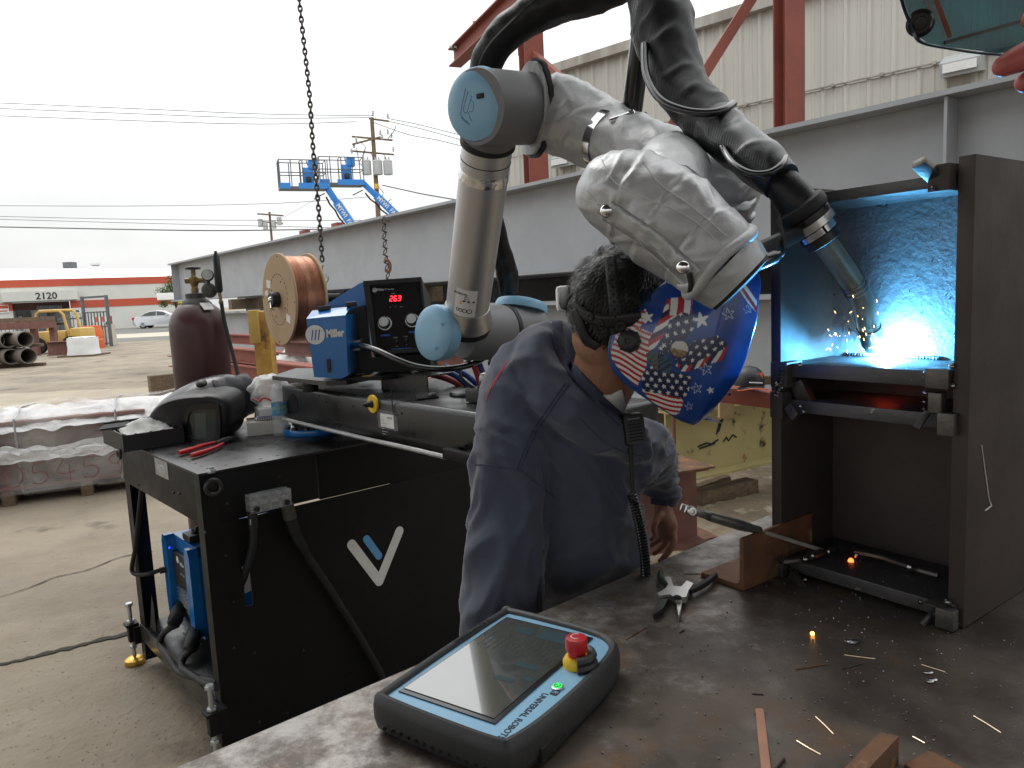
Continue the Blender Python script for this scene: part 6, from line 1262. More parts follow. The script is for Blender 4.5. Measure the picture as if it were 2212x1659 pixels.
b = MB(); b.cyl(sc_-sn*.125, sc_-sn*.30, .02, 12); q = sc_-sn*.27; b.bar(V((q.x, q.y, 1.22)), q+Z*.03, .07, .03, sn); b.build('spool_arm', K['black'], spl)
# ------------------------------------------------------------------ gas cylinder with regulator on the rear rack
gc = at(428, 700, 3.62); gx_, gy_ = gc.x, gc.y; RG = .131; gz = .36
cyl_ = thing('gas_cylinder', 'tall maroon gas cylinder with grey collar behind the cart', 'gas cylinder', (gx_, gy_, gz))
zt_ = at(410, 655, 3.62).z; zs_ = at(420, 706, 3.62).z; zk = at(410, 640, 3.62).z
GXm = M.Translation(V((gx_, gy_, 0)))
b = MB(); b.lathe([(RG-.012, gz), (RG, gz+.012), (RG, zs_-.02), (RG*.99, zs_+.012), (RG*.955, zs_+.035), (RG*.88, zs_+.06), (RG*.74, zs_+.085), (RG*.60, zs_+.103), (RG*.47, zs_+.112)], 48, GXm); b.build('body', K['maroon'], cyl_, ang=60)
b = MB(); b.lathe([(RG*.56, zs_+.098), (RG*.54, zs_+.112), (RG*.39, zs_+.13), (RG*.345, zs_+.135), (RG*.345, zs_+.158), (RG*.2, zs_+.162)], 28, GXm); b.build('neck_ring', K['neck'], cyl_)
zv = zs_+.16
b = MB(); b.lathe([(.016, zv), (.018, zv+.02), (.014, zv+.03), (.02, zv+.045), (.02, zv+.075), (.011, zv+.085), (.011, zv+.11)], 16, GXm); b.cyl((gx_-.04, gy_, zv+.06), (gx_+.06, gy_, zv+.06), .013, 12); b.build('valve', K['brass'], cyl_)
b = MB(); b.ring((gx_, gy_, zv+.118), (0, 0, 1), .03, .006, 20, 8)
for k in range(3): b.bar((gx_, gy_, zv+.118), (gx_+.03*cos(k*2.1), gy_+.03*sin(k*2.1), zv+.118), .008, .006)
b.build('hand_wheel', K['darksteel'], cyl_)
rg = at(452, 627, 3.58); b = MB(); n = V((.25, -.95, .15)).normalized(); b.lathe([(.03, -.03), (.034, -.02), (.034, .012), (.028, .02), (.012, .026)], 24, fr(rg, Z, n)); b.cyl((gx_+.055, gy_, zv+.06), rg, .012, 10); b.build('regulator', K['neck'], cyl_)
g2 = at(449, 595, 3.57); b = MB(); b.lathe([(.026, -.012), (.028, .01), (.024, .014)], 24, fr(g2, Z, n)); b.cyl(rg, g2, .008, 8); gg = b.build('gauge', K['neck'], cyl_)
b = MB(); b.lathe([(.0235, .0142), (.0005, .0145)], 24, fr(g2, Z, n)); b.build('gauge_face', K['trafo'], gg)
f0, f1 = at(474, 632, 3.56), at(466, 548, 3.56); b = MB(); b.tube([tuple(f0)+(.012,), tuple(f0+(f1-f0)*.06)+(.017,), tuple(f0+(f1-f0)*.93)+(.0155,), tuple(f1)+(.008,), tuple(f1+Z*.012)+(.006,)], 0, 14); b.cyl(rg, f0+(f1-f0)*.05, .009, 8); b.build('flow_meter', K['plast'], cyl_)
b = MB(); q = at(477, 650, 3.56); b.cyl(f0, q, .008, 10); b.bolt(q, q-f0, .011, .016); b.build('hose_fitting', K['brass'], cyl_)
b = MB(); b.tube(cr([tuple(at(x, y, Y)) for x, y, Y in ((478, 652, 3.56), (484, 690, 3.55), (495, 735, 3.53), (508, 785, 3.5), (518, 830, 3.46), (528, 875, 3.44))], 6), .0095, 8); b.build('gas_hose', K['rubber'], cyl_)
b = MB(); a = radians(-40); b.box((gx_+RG*.76*cos(a), gy_+RG*.76*sin(a), zs_+.095), (.05, .004, .05), .001, M.Rotation(a+pi/2, 3, 'Z') @ M.Rotation(radians(-50), 3, 'X')); b.build('torn_label', K['label'], cyl_)
b = MB(KX); b.bx((.30, CDp+.005, gz-.03), (.60, CDp+.52, gz-.004)); b.bx((.30, CDp+.005, gz-.18), (.32, CDp+.50, gz-.031)); b.bx((.58, CDp+.005, gz-.18), (.60, CDp+.50, gz-.031)); b.build('cylinder_rack', K['black'], cart)
# ------------------------------------------------------------------ black welding helmet lying on the cart
hm = thing('welding_helmet', 'black welding helmet lying on the left end of the cart top', 'welding helmet', atz(420, 955, CT))
hc_ = atz(430, 940, CT)+Z*.105+V((.01, .03, 0)); HR = M.Rotation(radians(28), 4, 'Z') @ M.Rotation(radians(-17), 4, 'Y'); HX = M.Translation(hc_) @ HR
def shell(u, v):
    th = pi*v; ph = 2*pi*u; x = -cos(th); s = sin(th)**.75; y = s*cos(ph); z = s*sin(ph)
    p = V((.205*x, .135*y*(1-.18*x), (.118 if z > 0 else .085)*z*(1+.12*x)))
    return HX @ p
b = MB(); b.grid(shell, 40, 26, True); shl = b.build('shell', mat('helmet_shell', (.010, .010, .011), (.014, .014, .015), sc=6, rough=.27, bump=.03, bsc=90), hm, ang=80)
HB_ = bvh(shl); hh_, _n = hit(HB_, 405, 912, 0); vn = V((-.10, -.97, -.10)).normalized(); hh_ = hh_+vn*.012
def hpl(P, off): return [onp(x, y, hh_+vn*off, vn) for x, y in cr(list(P)+[P[0]], 5)[:-1]]
def scl(L_, s): c = sum(L_, V((0, 0, 0)))/len(L_); return [c+(q-c)*s for q in L_]
HO = [(316, 925), (326, 893), (356, 868), (405, 856), (462, 856), (488, 872), (492, 915), (478, 948), (440, 964), (390, 962), (345, 950)]
o1 = hpl(HO, 0); rows = [[q-vn*.14 for q in scl(o1, 1.05)], [q-vn*.03 for q in scl(o1, 1.03)], o1, [q+vn*.010 for q in scl(o1, .95)]]; n = len(o1)
b = MB(); b.add([q for r_ in rows for q in r_], [(i*n+k, i*n+(k+1) % n, (i+1)*n+(k+1) % n, (i+1)*n+k) for i in range(3) for k in range(n)]+[tuple(3*n+k for k in range(n))]); b.build('visor_housing', K['plast'], hm, ang=60)
LO = [(397, 908), (404, 884), (424, 872), (464, 869), (477, 880), (479, 935), (470, 956), (434, 962), (408, 955), (398, 938)]
LI = [(408, 910), (413, 893), (428, 885), (462, 883), (468, 890), (468, 930), (463, 945), (436, 950), (415, 945), (409, 934)]
o2, o3 = hpl(LO, .009), hpl(LI, .009); n = len(o2)
b = MB(); b.add(o2+[q+vn*.012 for q in scl(o2, .985)]+[q+vn*.012 for q in scl(o3, 1.02)]+[q+vn*.001 for q in o3], [(a*n+k, a*n+(k+1) % n, a*n+n+(k+1) % n, a*n+n+k) for a in range(3) for k in range(n)]); b.build('lens_frame', K['gloss'], hm, ang=50)
b = MB(); b.add([q+vn*.004 for q in o3], [tuple(range(n))]); ln_ = b.build('lens', mat('green_lens', (.02, .032, .03), rough=.05, coat=.9), hm)
o4_ = [onp(x, y, hh_+vn*.0135, vn) for x, y in ((420, 893), (444, 891), (446, 945), (423, 946))]; b = MB(); b.add(o4_, [(0, 1, 2, 3)]); b.build('inner_filter', mat('lens_film', (.06, .085, .07), rough=.05, coat=.9), ln_)
b = MB(HX); b.grid(lambda u, v: V((.075+.15*v, (.142-.05*v)*cos(2*pi*u)*(1+.07*nz3((cos(2*pi*u)*3, sin(2*pi*u)*3, v*5))), (.112-.035*v)*sin(2*pi*u)*(1+.12*nz3((cos(2*pi*u)*2.5, sin(2*pi*u)*2.5, v*6+4)))-.01*v)), 44, 18, True); b.build('hood_cloth', mat('hood_cloth', (.014, .014, .018), (.02, .02, .025), sc=20, rough=.95, bump=.3, bsc=200, sheen=.3), hm, ang=80)
b = MB(HX); b.lathe([(.022, 0), (.022, .010), (.016, .015), (.001, .016)], 18, M.Translation(V((.035, -.055, .102))) @ M.Rotation(.5, 4, 'X')); b.build('pivot_knob', K['plast'], hm)
b = MB(HX); b.tube(cr([(-.165, -.068, .03), (-.11, -.09, .068), (-.03, -.098, .083), (.03, -.1, .082)], 5), .004, 5); b.build('shell_ridge', K['plast'], hm)
text_mb('', .01, HX) if False else None
# red pliers, tray, boxes, bag, bottle
r = thing('pliers', 'red handled pliers lying under the black helmet on the cart', 'pliers', atz(440, 972, CT))
for P in (((386, 978), (410, 972), (440, 962), (470, 955)), ((412, 984), (435, 978), (462, 968), (482, 958))): b = MB(); Q = cr([tuple(atz(x, y, CT+.012)) for x, y in P], 5); b.tube([q+(.010-.003*abs(2*i/(len(Q)-1)-.6),) for i, q in enumerate(Q)], 0, 10); b.build('handle', K['red'], r)
b = MB(); b.tube([tuple(atz(x, y, CT+.012))+(q,) for x, y, q in ((468, 958, .009), (482, 953, .014), (495, 948, .011), (512, 943, .005))], 0, 8); b.build('jaws', K['darksteel'], r)
tp_ = KI @ atz(300, 958, CT); tcx = atz(295, 945, CT); r = thing('tool_tray', 'black open tray hung on the left rear corner of the cart', 'tray', tcx)
t0_ = KI @ atz(262, 962, CT); b = MB(KX); x, y = -.02, .60
b.bx((x-.05, y, CT+.002), (x+.17, y+.30, CT+.006)); 
for a, c in (((x-.05, y, CT+.002), (x-.045, y+.3, CT+.07)), ((x+.165, y, CT+.002), (x+.17, y+.3, CT+.07)), ((x-.0449, y, CT+.0062), (x+.1649, y+.005, CT+.065)), ((x-.0449, y+.295, CT+.0062), (x+.1649, y+.3, CT+.085))): b.bx(a, c)
b.build('tray_body', K['plast'], r)
b = MB(KX)
for k in range(4): b.bx((x-.09+.012*k, y+.16+.03*k, CT+.072), (x+.04, y+.172+.03*k, CT+.08))
b.build('tray_clips', K['darksteel'], r)
b = MB(KX); b.ring((x-.055, y+.05, CT-.01), (1, 0, 0), .016, .006, 16, 6); b.build('tray_ring', K['darksteel'], r)
b = MB(KX); c0 = V((x+.06, y+.14, CT+.06)); b.grid(lambda u, v: c0+V((.17*(u-.5), .2*(v-.5), .04*sin(pi*u)*sin(pi*v)+.022*nz3((u*4, v*4, 1))+.008*nz3((u*9, v*9, 4)))), 22, 22); tag(b.build('white_rag', K['tee'], ang=80), 'crumpled white rag and wrapping in the black tray', 'rag')
b = MB(); q = atz(346, 950, CT); b.box(q+Z*.012+V((0, .03, 0)), (.05, .06, .022), .004, M.Rotation(.4, 3, 'Z')); tag(b.build('red_block', K['red']), 'small red plastic part beside the black helmet', 'tool')
q = atz(553, 942, CT); cbx = thing('white_carton', 'flat white carton beside the black helmet on the cart', 'box', q); RZ = M.Rotation(radians(20), 3, 'Z')
b = MB(); b.box(q+V((.02, .09, .028)), (.16, .15, .055), .002, RZ); b.build('carton_body', K['cardboard'], cbx)
b = MB(); b.box(q+V((.02, .09, .0562)), (.003, .148, .0008), 0, RZ); b.build('carton_seam', K['fence'], cbx)
r = thing('booklet_stack', 'white box and purple edged notebook stacked on the flat carton', 'box', q+Z*.057)
for k, (z, h, m_) in enumerate(((.058, .008, K['label']), (.067, .006, mat('purple_card', (.35, .33, .55), rough=.7)), (.074, .03, K['label']))): b = MB(); b.box(q+V((.035, .10, z+h/2)), (.13-.01*k, .11, h), .0015, RZ @ M.Rotation(.08*k, 3, 'Z')); b.build(('notebook', 'card', 'small_box')[k], m_, r)
b = MB()
for k in range(14): b.ring(q+RZ @ V((-.04+.009*k+.02, -.062+.07, 0))+V((.018, .02, .063)), (1, .3, 0), .005, .0009, 8, 4)
b.build('spiral_binding', K['darksteel'], r, kind='stuff')
bc = q+V((.03, .13, .165)); b = MB(); b.grid(lambda u, v: bc+V((sin(pi*v)*cos(2*pi*u)*.085, sin(pi*v)*sin(2*pi*u)*.07, -cos(pi*v)*.07))*(1+.22*nz3((cos(2*pi*u)*2.2*sin(pi*v), sin(2*pi*u)*2.2*sin(pi*v), cos(pi*v)*2.5))+.10*abs(nz3((cos(2*pi*u)*6, sin(2*pi*u)*6*sin(pi*v), v*9)))), 44, 26, True); r = thing('plastic_bag', 'crumpled white plastic bag with red print on the booklet stack', 'plastic bag', bc-Z*.07); b.build('film', K['bag'], r, ang=50)
b = MB(); b.tube(cr([tuple(bc+V(p)) for p in ((-.05, -.072, -.02), (-.02, -.082, -.028), (.0, -.08, -.018), (.03, -.076, -.032))], 5), .004, 5); b.build('red_print', K['red'], r)
bq = atz(603, 944, CT); r = thing('water_bottle', 'clear water bottle with blue label behind the boom end', 'bottle', bq); BXb = M.Translation(bq+V((.0, .04, 0)))
b = MB(); b.lathe([(.028, 0), (.032, .006), (.032, .02), (.030, .03), (.032, .04), (.030, .05), (.032, .06), (.032, .16), (.026, .19), (.013, .21), (.012, .225)], 22, BXb); b.build('body', K['pet'], r)
b = MB(); b.lathe([(.0325, .085), (.0325, .135)], 22, BXb, cap=False); b.build('label_band', mat('bottle_label', (.02, .2, .6), (.3, .5, .25), sc=30, rough=.4), r)
b = MB(); b.lathe([(.014, .222), (.014, .24), (.012, .242)], 16, BXb); b.build('bottle_cap', K['label'], r)
# hoses near the robot base
for k, (P, m_, lab) in enumerate(((((1018, 775), (1030, 805), (1040, 838)), 'redhose', 'red hose standing left of the robot base'), (((1030, 772), (1042, 805), (1052, 838)), 'bluehose', 'blue hose standing beside the red hose at the robot base'), (((955, 800), (985, 812), (1015, 835), (1050, 852)), 'bluehose', 'blue hose lying on the boom behind the wire feeder'),
                              (((930, 808), (970, 820), (1005, 838), (1030, 850)), 'redhose', 'red hose lying on the boom behind the wire feeder'), (((960, 792), (1000, 806), (1030, 828), (1050, 836)), 'bluehose', 'upper blue hose lying behind the wire feeder'))):
    cabl([at(x, y, 2.62+.02*k) for x, y in P], .011, 'hose', K[m_], lab, 'hose')
cabl([at(x, y, 2.5) for x, y in ((1025, 770), (995, 795), (1000, 820), (1025, 840), (1045, 856))], .005, 'thin_cable', K['gloss'], 'thin black cable looping down to the black button box')
q = atz(1048, 868, BT); b = MB(); b.box(q+Z*.02, (.09, .08, .036), .004, M.Rotation(radians(-46), 3, 'Z')); bx_ = thing('button_box', 'small flat black button box on the right end of the boom', 'button box', q); b.build('box_body', K['plast'], bx_)
b = MB(); b.lathe([(.018, .039), (.018, .058), (.014, .062), (.001, .063)], 18, M.Translation(q)); b.build('button', K['gloss'], bx_)
b = MB(); q = atz(1012, 852, BT); b.lathe([(.062, .001), (.063, .006), (.058, .012), (.03, .014), (.001, .014)], 30, M.Translation(q), sy=1.15); tag(b.build('round_cover', K['blacktop']), 'flat round black cover lying on the boom top', 'cover')
q = atz(1085, 832, BT)+Z*.03; b = MB(); b.ball(q+V((-.06, -.05, .0)), .02, 10, (1, 1, 1.2)); b.cyl(q+V((-.06, -.05, -.03)), q+V((-.06, -.05, .02)), .015, 12); tag(b.build('white_plug', K['label']), 'small white plug at the foot of the robot base', 'plug')
# ================================================================== ROBOT ARM
rob = thing('welding_robot', 'grey and light blue six axis robot arm with silver cloth jacket on its forearm', 'robot arm', atz(1100, 835, BT))
rb = atz(1112, 835, BT+.001); rb0 = V((rb.x, rb.y, BT+.001))
b = MB(); b.lathe([(.095, 0), (.098, .006), (.094, .028), (.088, .04), (.085, .075)], 40, M.Translation(rb0)); b.build('base', K['alucast'], rob)
j1 = at(1128, 700, rb.y); j1t = at(1128, 650, rb.y)
b = MB(); b.lathe([(.086, 0), (.089, .004), (.089, .018), (.086, .02)], 40, M.Translation(V((rb.x, rb.y, BT+.0765)))); b.build('joint_ring', K['rubber'], rob)
zj = BT+.098
s0 = at(1092, 716, 2.53); s1 = at(952, 722, 2.36); sd1 = (s1-s0).normalized()
b = MB(); prof = [(0, .092), (.03, .093), (.075, .093), (.12, .092), (.15, .088)]; Hc = at(1120, 710, 2.60)
def jh(u, v):      # base joint housing: an upright drum that leans into the shoulder
    p = V((rb.x, rb.y, zj)).lerp(V((Hc.x, Hc.y, at(1128, 668, rb.y).z)), v); r_ = .088+.010*sin(pi*v)-.012*max(0, v-.8)/.2
    return p+V((cos(2*pi*u)*r_, sin(2*pi*u)*r_, 0))
b.grid(jh, 40, 14, True); b.cyl(s0-sd1*.12, s0-sd1*.004, .088, 40); b.build('base_joint', K['robgrey'], rob, ang=60)
ct1 = at(1126, 664, 2.60); b = MB(); b.lathe([(.090, -.012), (.091, .006), (.085, .018), (.06, .025), (.001, .026)], 40, fr(ct1, (1, 0, 0), V((.18, .25, 1)))); b.build('joint_cap', K['capblue'], rob)
b = MB(); b.cyl(s0-sd1*.004, s0+sd1*.012, .0905, 40); b.build('joint_ring', K['rubber'], rob)
b = MB(); b.lathe([(.088, .0125), (.0915, .03), (.0915, .12), (.088, .165), (.080, .185)], 44, fr(s0, Z, sd1)); b.build('shoulder_joint', K['robgrey'], rob, ang=60)
cn = (sd1+V((-.10, -.30, .10))).normalized(); cc_ = at(940, 719, 2.345)
def cap(c, n, R_, ax=(0, 0, 1), sy=1.): b = MB(); b.lathe([(R_*.99, -.03), (R_*1.01, -.004), (R_*.97, .010), (R_*.84, .0185), (R_*.5, .0225), (.001, .023)], 48, fr(c, ax, n), sy=sy); return b.build('joint_cap', K['capblue'], rob)
cap(cc_, cn, .088)
b = MB(); 
for x, y in ((958, 700), (945, 752)): c = onp(x, y, cc_+cn*.018, cn); b.box(c, (.016, .01, .01), .002)
b.build('cap_notch', K['capblue'], rob)
t0, t1 = at(1004, 712, 2.41), at(1054, 306, 2.03); ta = (t1-t0).normalized(); TL = (t1-t0).length; UT = fr(t0, (1, 0, 0), ta)
b = MB(UT); b.lathe([(.0845, .018), (.0845, .034)], 48); b.build('joint_ring', K['rubber'], rob)
b = MB(UT); b.lathe([(.082, .035), (.0845, .038), (.0840, .05), (.074, .085), (.069, .10)], 56); b.build('tube_collar', K['alucast'], rob)
b = MB(UT); b.lathe([(.0675, .0995), (.0675, TL-.005)], 64); b.build('arm_tube', K['alu'], rob)
b = MB(UT); b.lathe([(.0682, TL-.105), (.0688, TL-.103), (.0688, TL-.077), (.0682, TL-.075)], 64); b.build('band', K['chrome'], rob)
b = MB(UT); b.lathe([(.0684, TL-.049), (.0684, TL-.047)], 64); b.build('seam_ring', K['hole'], rob)
b = MB(UT); b.lathe([(.070, TL-.012), (.0735, TL-.008), (.0735, TL+.010), (.070, TL+.012)], 56); b.build('joint_ring', K['rubber'], rob)
vx = UT.inverted() @ CAM; a0 = atan2(vx.y, vx.x)                       # sticker on the tube, towards the photograph's left
q = UT.inverted() @ onp(988, 636, t0-V((0, .067, 0)), V((0, 1, 0))); 
b = MB(UT); b.grid(lambda u, v: V((.0681*cos(a0-.62+1.0*u), .0681*sin(a0-.62+1.0*u), .105+.10*v)), 14, 2); stk = b.build('data_label', K['label'], rob)
def ontube(a, z, r_=.0684): return UT @ V((r_*cos(a0+a), r_*sin(a0+a), z))
X = fr(ontube(-.38, .187), ontube(-.28, .187)-ontube(-.48, .187), ontube(-.38, .187, .1)-ontube(-.38, .187)); text_mb('ROBOTS', .011, X, .0002, .0002).build('lettering', K['print'], stk, smooth=False)
b = MB()
for k, a in enumerate((-.44, -.3, -.12, .1)): b.ring(ontube(a, .128, .0686), ontube(a, .128, .1)-ontube(a, .128), .0045+.001*k, .0011, 14, 4)
for k in range(3): a = -.25+.22*k; b.add([ontube(a, .160, .0686), ontube(a+.1, .160, .0686), ontube(a+.1, .166, .0686), ontube(a, .166, .0686)], [(0, 1, 2, 3)])
for k in range(5): a = -.2; b.add([ontube(a, .178-.0035*k, .0686), ontube(a+.2+.08*(k % 2), .178-.0035*k, .0686), ontube(a+.2+.08*(k % 2), .1795-.0035*k, .0686), ontube(a, .1795-.0035*k, .0686)], [(0, 1, 2, 3)])
o = b.build('label_print', K['print'], stk, smooth=False); o['kind'] = 'stuff'
b = MB(); b.add([ontube(-.40, .150, .0687), ontube(-.27, .150, .0687), ontube(-.335, .163, .0687)], [(0, 1, 2)]); b.build('warning_triangle', K['yellow'], stk, smooth=False)
# elbow
E0, E1 = at(1050, 232, 1.90), at(1165, 236, 2.06); ed = (E1-E0).normalized(); EL = (E1-E0).length
b = MB(); b.lathe([(.088, -.035), (.0895, -.02), (.0895, EL-.004)], 52, fr(E0, Z, ed)); b.build('elbow_joint', K['robgrey'], rob, ang=60)
b = MB(); cE = E0+ed*.045; b.tube([tuple(t1+ta*.0125)+(.0725,), tuple(t1+ta*.03)+(.076,), tuple(cE-ta*.02)+(.078,), tuple(cE)+(.07,)], 0, 44); b.build('elbow_neck', K['robgrey'], rob, ang=60)
en = (-ed+V((-.05, -.28, .06))).normalized(); cap_c = at(1032, 226, 1.885); capE = cap(cap_c, en, .0875)
LX = fr(cap_c+en*.0215, V((.35, 0, -1)), en); LY = LX.to_3x3() @ V((0, 1, 0))
def lg(x, y): return onp((1000+x/2.458)/1.1302, (100+y/2.458)/1.1302, cap_c+en*.0226, en)
b = MB()
for P in (((335, 285), (308, 420), (318, 470), (350, 495)), ((352, 300), (325, 400), (330, 430), (345, 425), (372, 330)), ((312, 455), (360, 500)), ((365, 355), (385, 370), (378, 420), (352, 430), (372, 480))): b.tube(cr([tuple(lg(*q)) for q in P], 4), .0011, 4)
b.build('cap_emblem', mat('emblem_groove', (.10, .22, .34), rough=.5), capE)
b = MB(); c = lg(425, 330); b.box(c+en*.001, (.02, .012, .006), .002, fr((0, 0, 0), (1, 0, 0), en).to_3x3()); b.build('cap_notch', K['rubber'], capE)
# silver jacket
def folds(seed, amp=1., bands=()):
    def f(t, a, p):
        q = V((p.x, p.y, p.z)); w1 = nz3(q*5+V((seed, 0, 0))); s = nz3(V((q.x*9+w1*2, q.y*9, q.z*24+seed)))
        r1 = 1-abs(nz3(V((q.x*13+seed, q.y*13+w1*2, q.z*13))))*2; s2 = nz3(q*42+V((seed, 1, 2)))
        r3 = 1-abs(nz3(V((q.x*7+seed*2, q.y*7-q.z*6, q.z*11+w1))))*2.4
        d = .042*w1+.040*s+.060*max(0, r1-.5)+.07*max(0, r3-.55)+.010*s2
        for tc_, wd_ in bands: d += -.014*exp(-((t-tc_)/wd_)**2)+.012*exp(-((t-tc_-2.2*wd_)/wd_)**2)*(1+1.5*nz3(V((cos(a)*6, sin(a)*6, tc_*9))))
        return 1+amp*d
    return f
def jk(P, seg, name, f, n=14, m='silver', par=None, cap=True):
    Q = cr([tuple(at(x, y, Y))+(r_*Y/F,) for x, y, Y, r_ in P], n); b = MB(); b.tube(Q, 0, seg, cap, jit=f); return b.build(name, K[m], par or rob, ang=75), Q
fo, FQ = jk([(1172, 238, 2.06, 70), (1195, 246, 2.05, 76), (1235, 258, 2.0, 78), (1280, 282, 1.95, 73), (1330, 308, 1.88, 66), (1390, 334, 1.80, 70), (1450, 360, 1.74, 76), (1520, 392, 1.68, 74), (1580, 420, 1.64, 66), (1618, 438, 1.62, 58)], 88, 'forearm_jacket', folds(3.1, 1.3, ((.08, .012), (.93, .015))))
def rim(c, n, R_, wd_, th, name, m, wob=.012): 
    X = fr(c, Z, n); b = MB(X); b.grid(lambda u, v: V(((R_+wd_*[0, 1, 1, 0][int(v*3.99) % 4]+.0)*(1+wob*nz3((cos(2*pi*u)*3, sin(2*pi*u)*3, 1)))*cos(2*pi*u), (R_+wd_*[0, 1, 1, 0][int(v*3.99) % 4])*(1+wob*nz3((cos(2*pi*u)*3, sin(2*pi*u)*3, 1)))*sin(2*pi*u), th*[0, 0, 1, 1][int(v*3.99) % 4]+.004*nz3((cos(2*pi*u)*9, sin(2*pi*u)*9, 4)))), 56, 4, True, True); return b.build(name, K[m], rob)
rn = V((.95, .32, 0)).normalized(); rim(E1-ed*.028, rn, .09, .034, .010, 'jacket_rim', 'rubber'); rim(E1-ed*.028-rn*.012, rn, .09, .026, .010, 'jacket_lining', 'piping', .03)
ci = min(range(len(FQ)), key=lambda i: abs(FQ[i][0]-at(1322, 304, 1.89).x)); fc = V(FQ[ci][:3]); fdv = (V(FQ[ci+3][:3])-V(FQ[ci-3][:3])).normalized(); fr_ = FQ[ci][3]
b = MB(fr(fc, Z, fdv)); b.lathe([(fr_*1.03, -.014), (fr_*1.055, -.013), (fr_*1.055, .013), (fr_*1.03, .014)], 44); b.build('clamp_band', K['chrome'], rob)
q = at(1336, 262, 1.80); b = MB(); b.cyl(q-V((.02, .0, 0)), q+V((.025, 0, .012)), .009, 12); b.bolt(q+V((.026, 0, .012)), (1, 0, .3), .011, .012); b.box(q+V((0, .01, -.01)), (.02, .02, .022), .003); b.build('clamp_screw', K['chrome'], rob)
b = MB(); b.tube([at(1362, 262, 1.92), at(1384, 90, 1.86), at(1402, -60, 1.8)], .0255, 22); b.build('support_pole', K['gloss'], rob)
b = MB(); q = at(1384, 262, 1.93); b.bolt(q, (0, -1, 0), .02, .03); b.build('pole_foot', K['rubber'], rob)
wo, WQ = jk([(1268, 402, 1.36, 20), (1276, 405, 1.355, 52), (1300, 410, 1.345, 74), (1340, 420, 1.33, 92), (1390, 440, 1.315, 104), (1440, 474, 1.30, 108), (1490, 512, 1.285, 103), (1530, 546, 1.27, 97), (1556, 570, 1.265, 92)], 110, 'wrist_jacket', folds(8.4, 1.25, ((.42, .010), (.6, .012), (.8, .010))), 18)
jk([(1455, 345, 1.60, 60), (1452, 372, 1.53, 78), (1448, 395, 1.46, 84), (1440, 430, 1.38, 80)], 70, 'wrist_sleeve', folds(5.5, 1.1), 10)
we = V(WQ[-1][:3]); wv = (V(WQ[-1][:3])-V(WQ[-14][:3])).normalized(); wr_ = WQ[-1][3]
def torus(c, n, R_, r_, name, m, sc=1., f=None):
    X = fr(c, Z, n); b = MB(); b.tube([X @ V((R_*cos(2*pi*k/56)*(1+.03*nz3((cos(2*pi*k/56)*3, sin(2*pi*k/56)*3, 2))), R_*sc*sin(2*pi*k/56), .004*sin(6*pi*k/56))) for k in range(56)], r_, 12, closed=True, jit=lambda t, a, p: 1+.10*nz3(p*40)); return b.build(name, K[m], rob)
torus(we-wv*.004, wv, wr_*1.0, .0105, 'jacket_piping', 'piping')
ci = min(range(len(FQ)), key=lambda i: abs(FQ[i][0]-at(1490, 378, 1.70).x)); torus(V(FQ[ci][:3])+V((0, -.01, 0)), (V(FQ[ci+3][:3])-V(FQ[ci-3][:3])).normalized()+V((0, -.25, 0)), FQ[ci][3]*1.02, .0115, 'jacket_piping', 'piping')
b = MB(fr(we, Z, wv)); b.grid(lambda u, v: V((wr_*(1.0-.12*v)*(1+.03*nz3((cos(2*pi*u)*4, sin(2*pi*u)*4, v*3)))*cos(2*pi*u), wr_*(1.0-.12*v)*(1+.03*nz3((cos(2*pi*u)*4, sin(2*pi*u)*4, v*3)))*sin(2*pi*u), .006+.036*v)), 56, 8, True); b.build('jacket_cuff', K['silver'], rob, ang=80)
b = MB(fr(we+wv*.036, Z, wv)); b.lathe([(wr_*.84, -.02), (wr_*.84, .012), (.04, .016), (.001, .016)], 40); b.build('tool_flange', K['rubber'], rob)
# loose flap at the end of the forearm
b = MB()
def flap(u, v):
    a = 2*pi*u; x = 1566+66*cos(a)*(1-.45*v*v)+14*v; y = 424+16*sin(a)+(76+10*sin(3*a))*v*(1-.2*cos(a)); Y = 1.63+.075*sin(a)*(1-.4*v)*(-1)
    p = at(x, y, Y); return p+V((0, -.012, 0))*nz3((cos(a)*2, sin(a)*2, v*4))+V((0, 0, .004))*nz3((cos(a)*5, v*6, 2))
b.grid(flap, 48, 16, True); b.build('jacket_flap', K['silver'], rob, ang=60)
for x, y, Y in ((1310, 455, 1.262), (1475, 577, 1.195), (1535, 440, 1.54)):
    c = at(x, y, Y); n = (CAM-c).normalized()+V((-.25, 0, .1)); b = MB(); b.lathe([(.0115, -.006), (.0115, .0), (.009, .004), (.0045, .006), (.0005, .0062)], 20, fr(c, Z, n)); b.build('snap_button', K['chrome'], rob)
TW_ = bvh(wo)
stm = mat('stitching', (.55, .55, .53), rough=.7)
for P in ([(1262, 430), (1330, 455), (1400, 520), (1470, 600)], [(1300, 345), (1330, 395), (1400, 430), (1490, 470), (1560, 530)], [(1285, 460), (1360, 505), (1440, 580), (1500, 640)], [(1390, 350), (1430, 400), (1500, 450), (1570, 510)], [(1268, 412), (1290, 440), (1310, 470), (1330, 520)]): surfline(TW_, P, .0011, 'stitched_seam', stm, rob, .0003, 10)
surfstrip(TW_, [(1395, 592), (1425, 622), (1462, 628), (1496, 622)], 13, 'strap', K['piping'], rob, .004, .003); surfstrip(TW_, [(1488, 590), (1492, 612), (1490, 632)], 5, 'strap_slot', K['rubber'], rob, .0055, .002)
surfstrip(TW_, [(1310, 455), (1370, 492), (1440, 545), (1500, 600)], 22, 'placket', K['silver'], rob, .0012, .0015, 12)
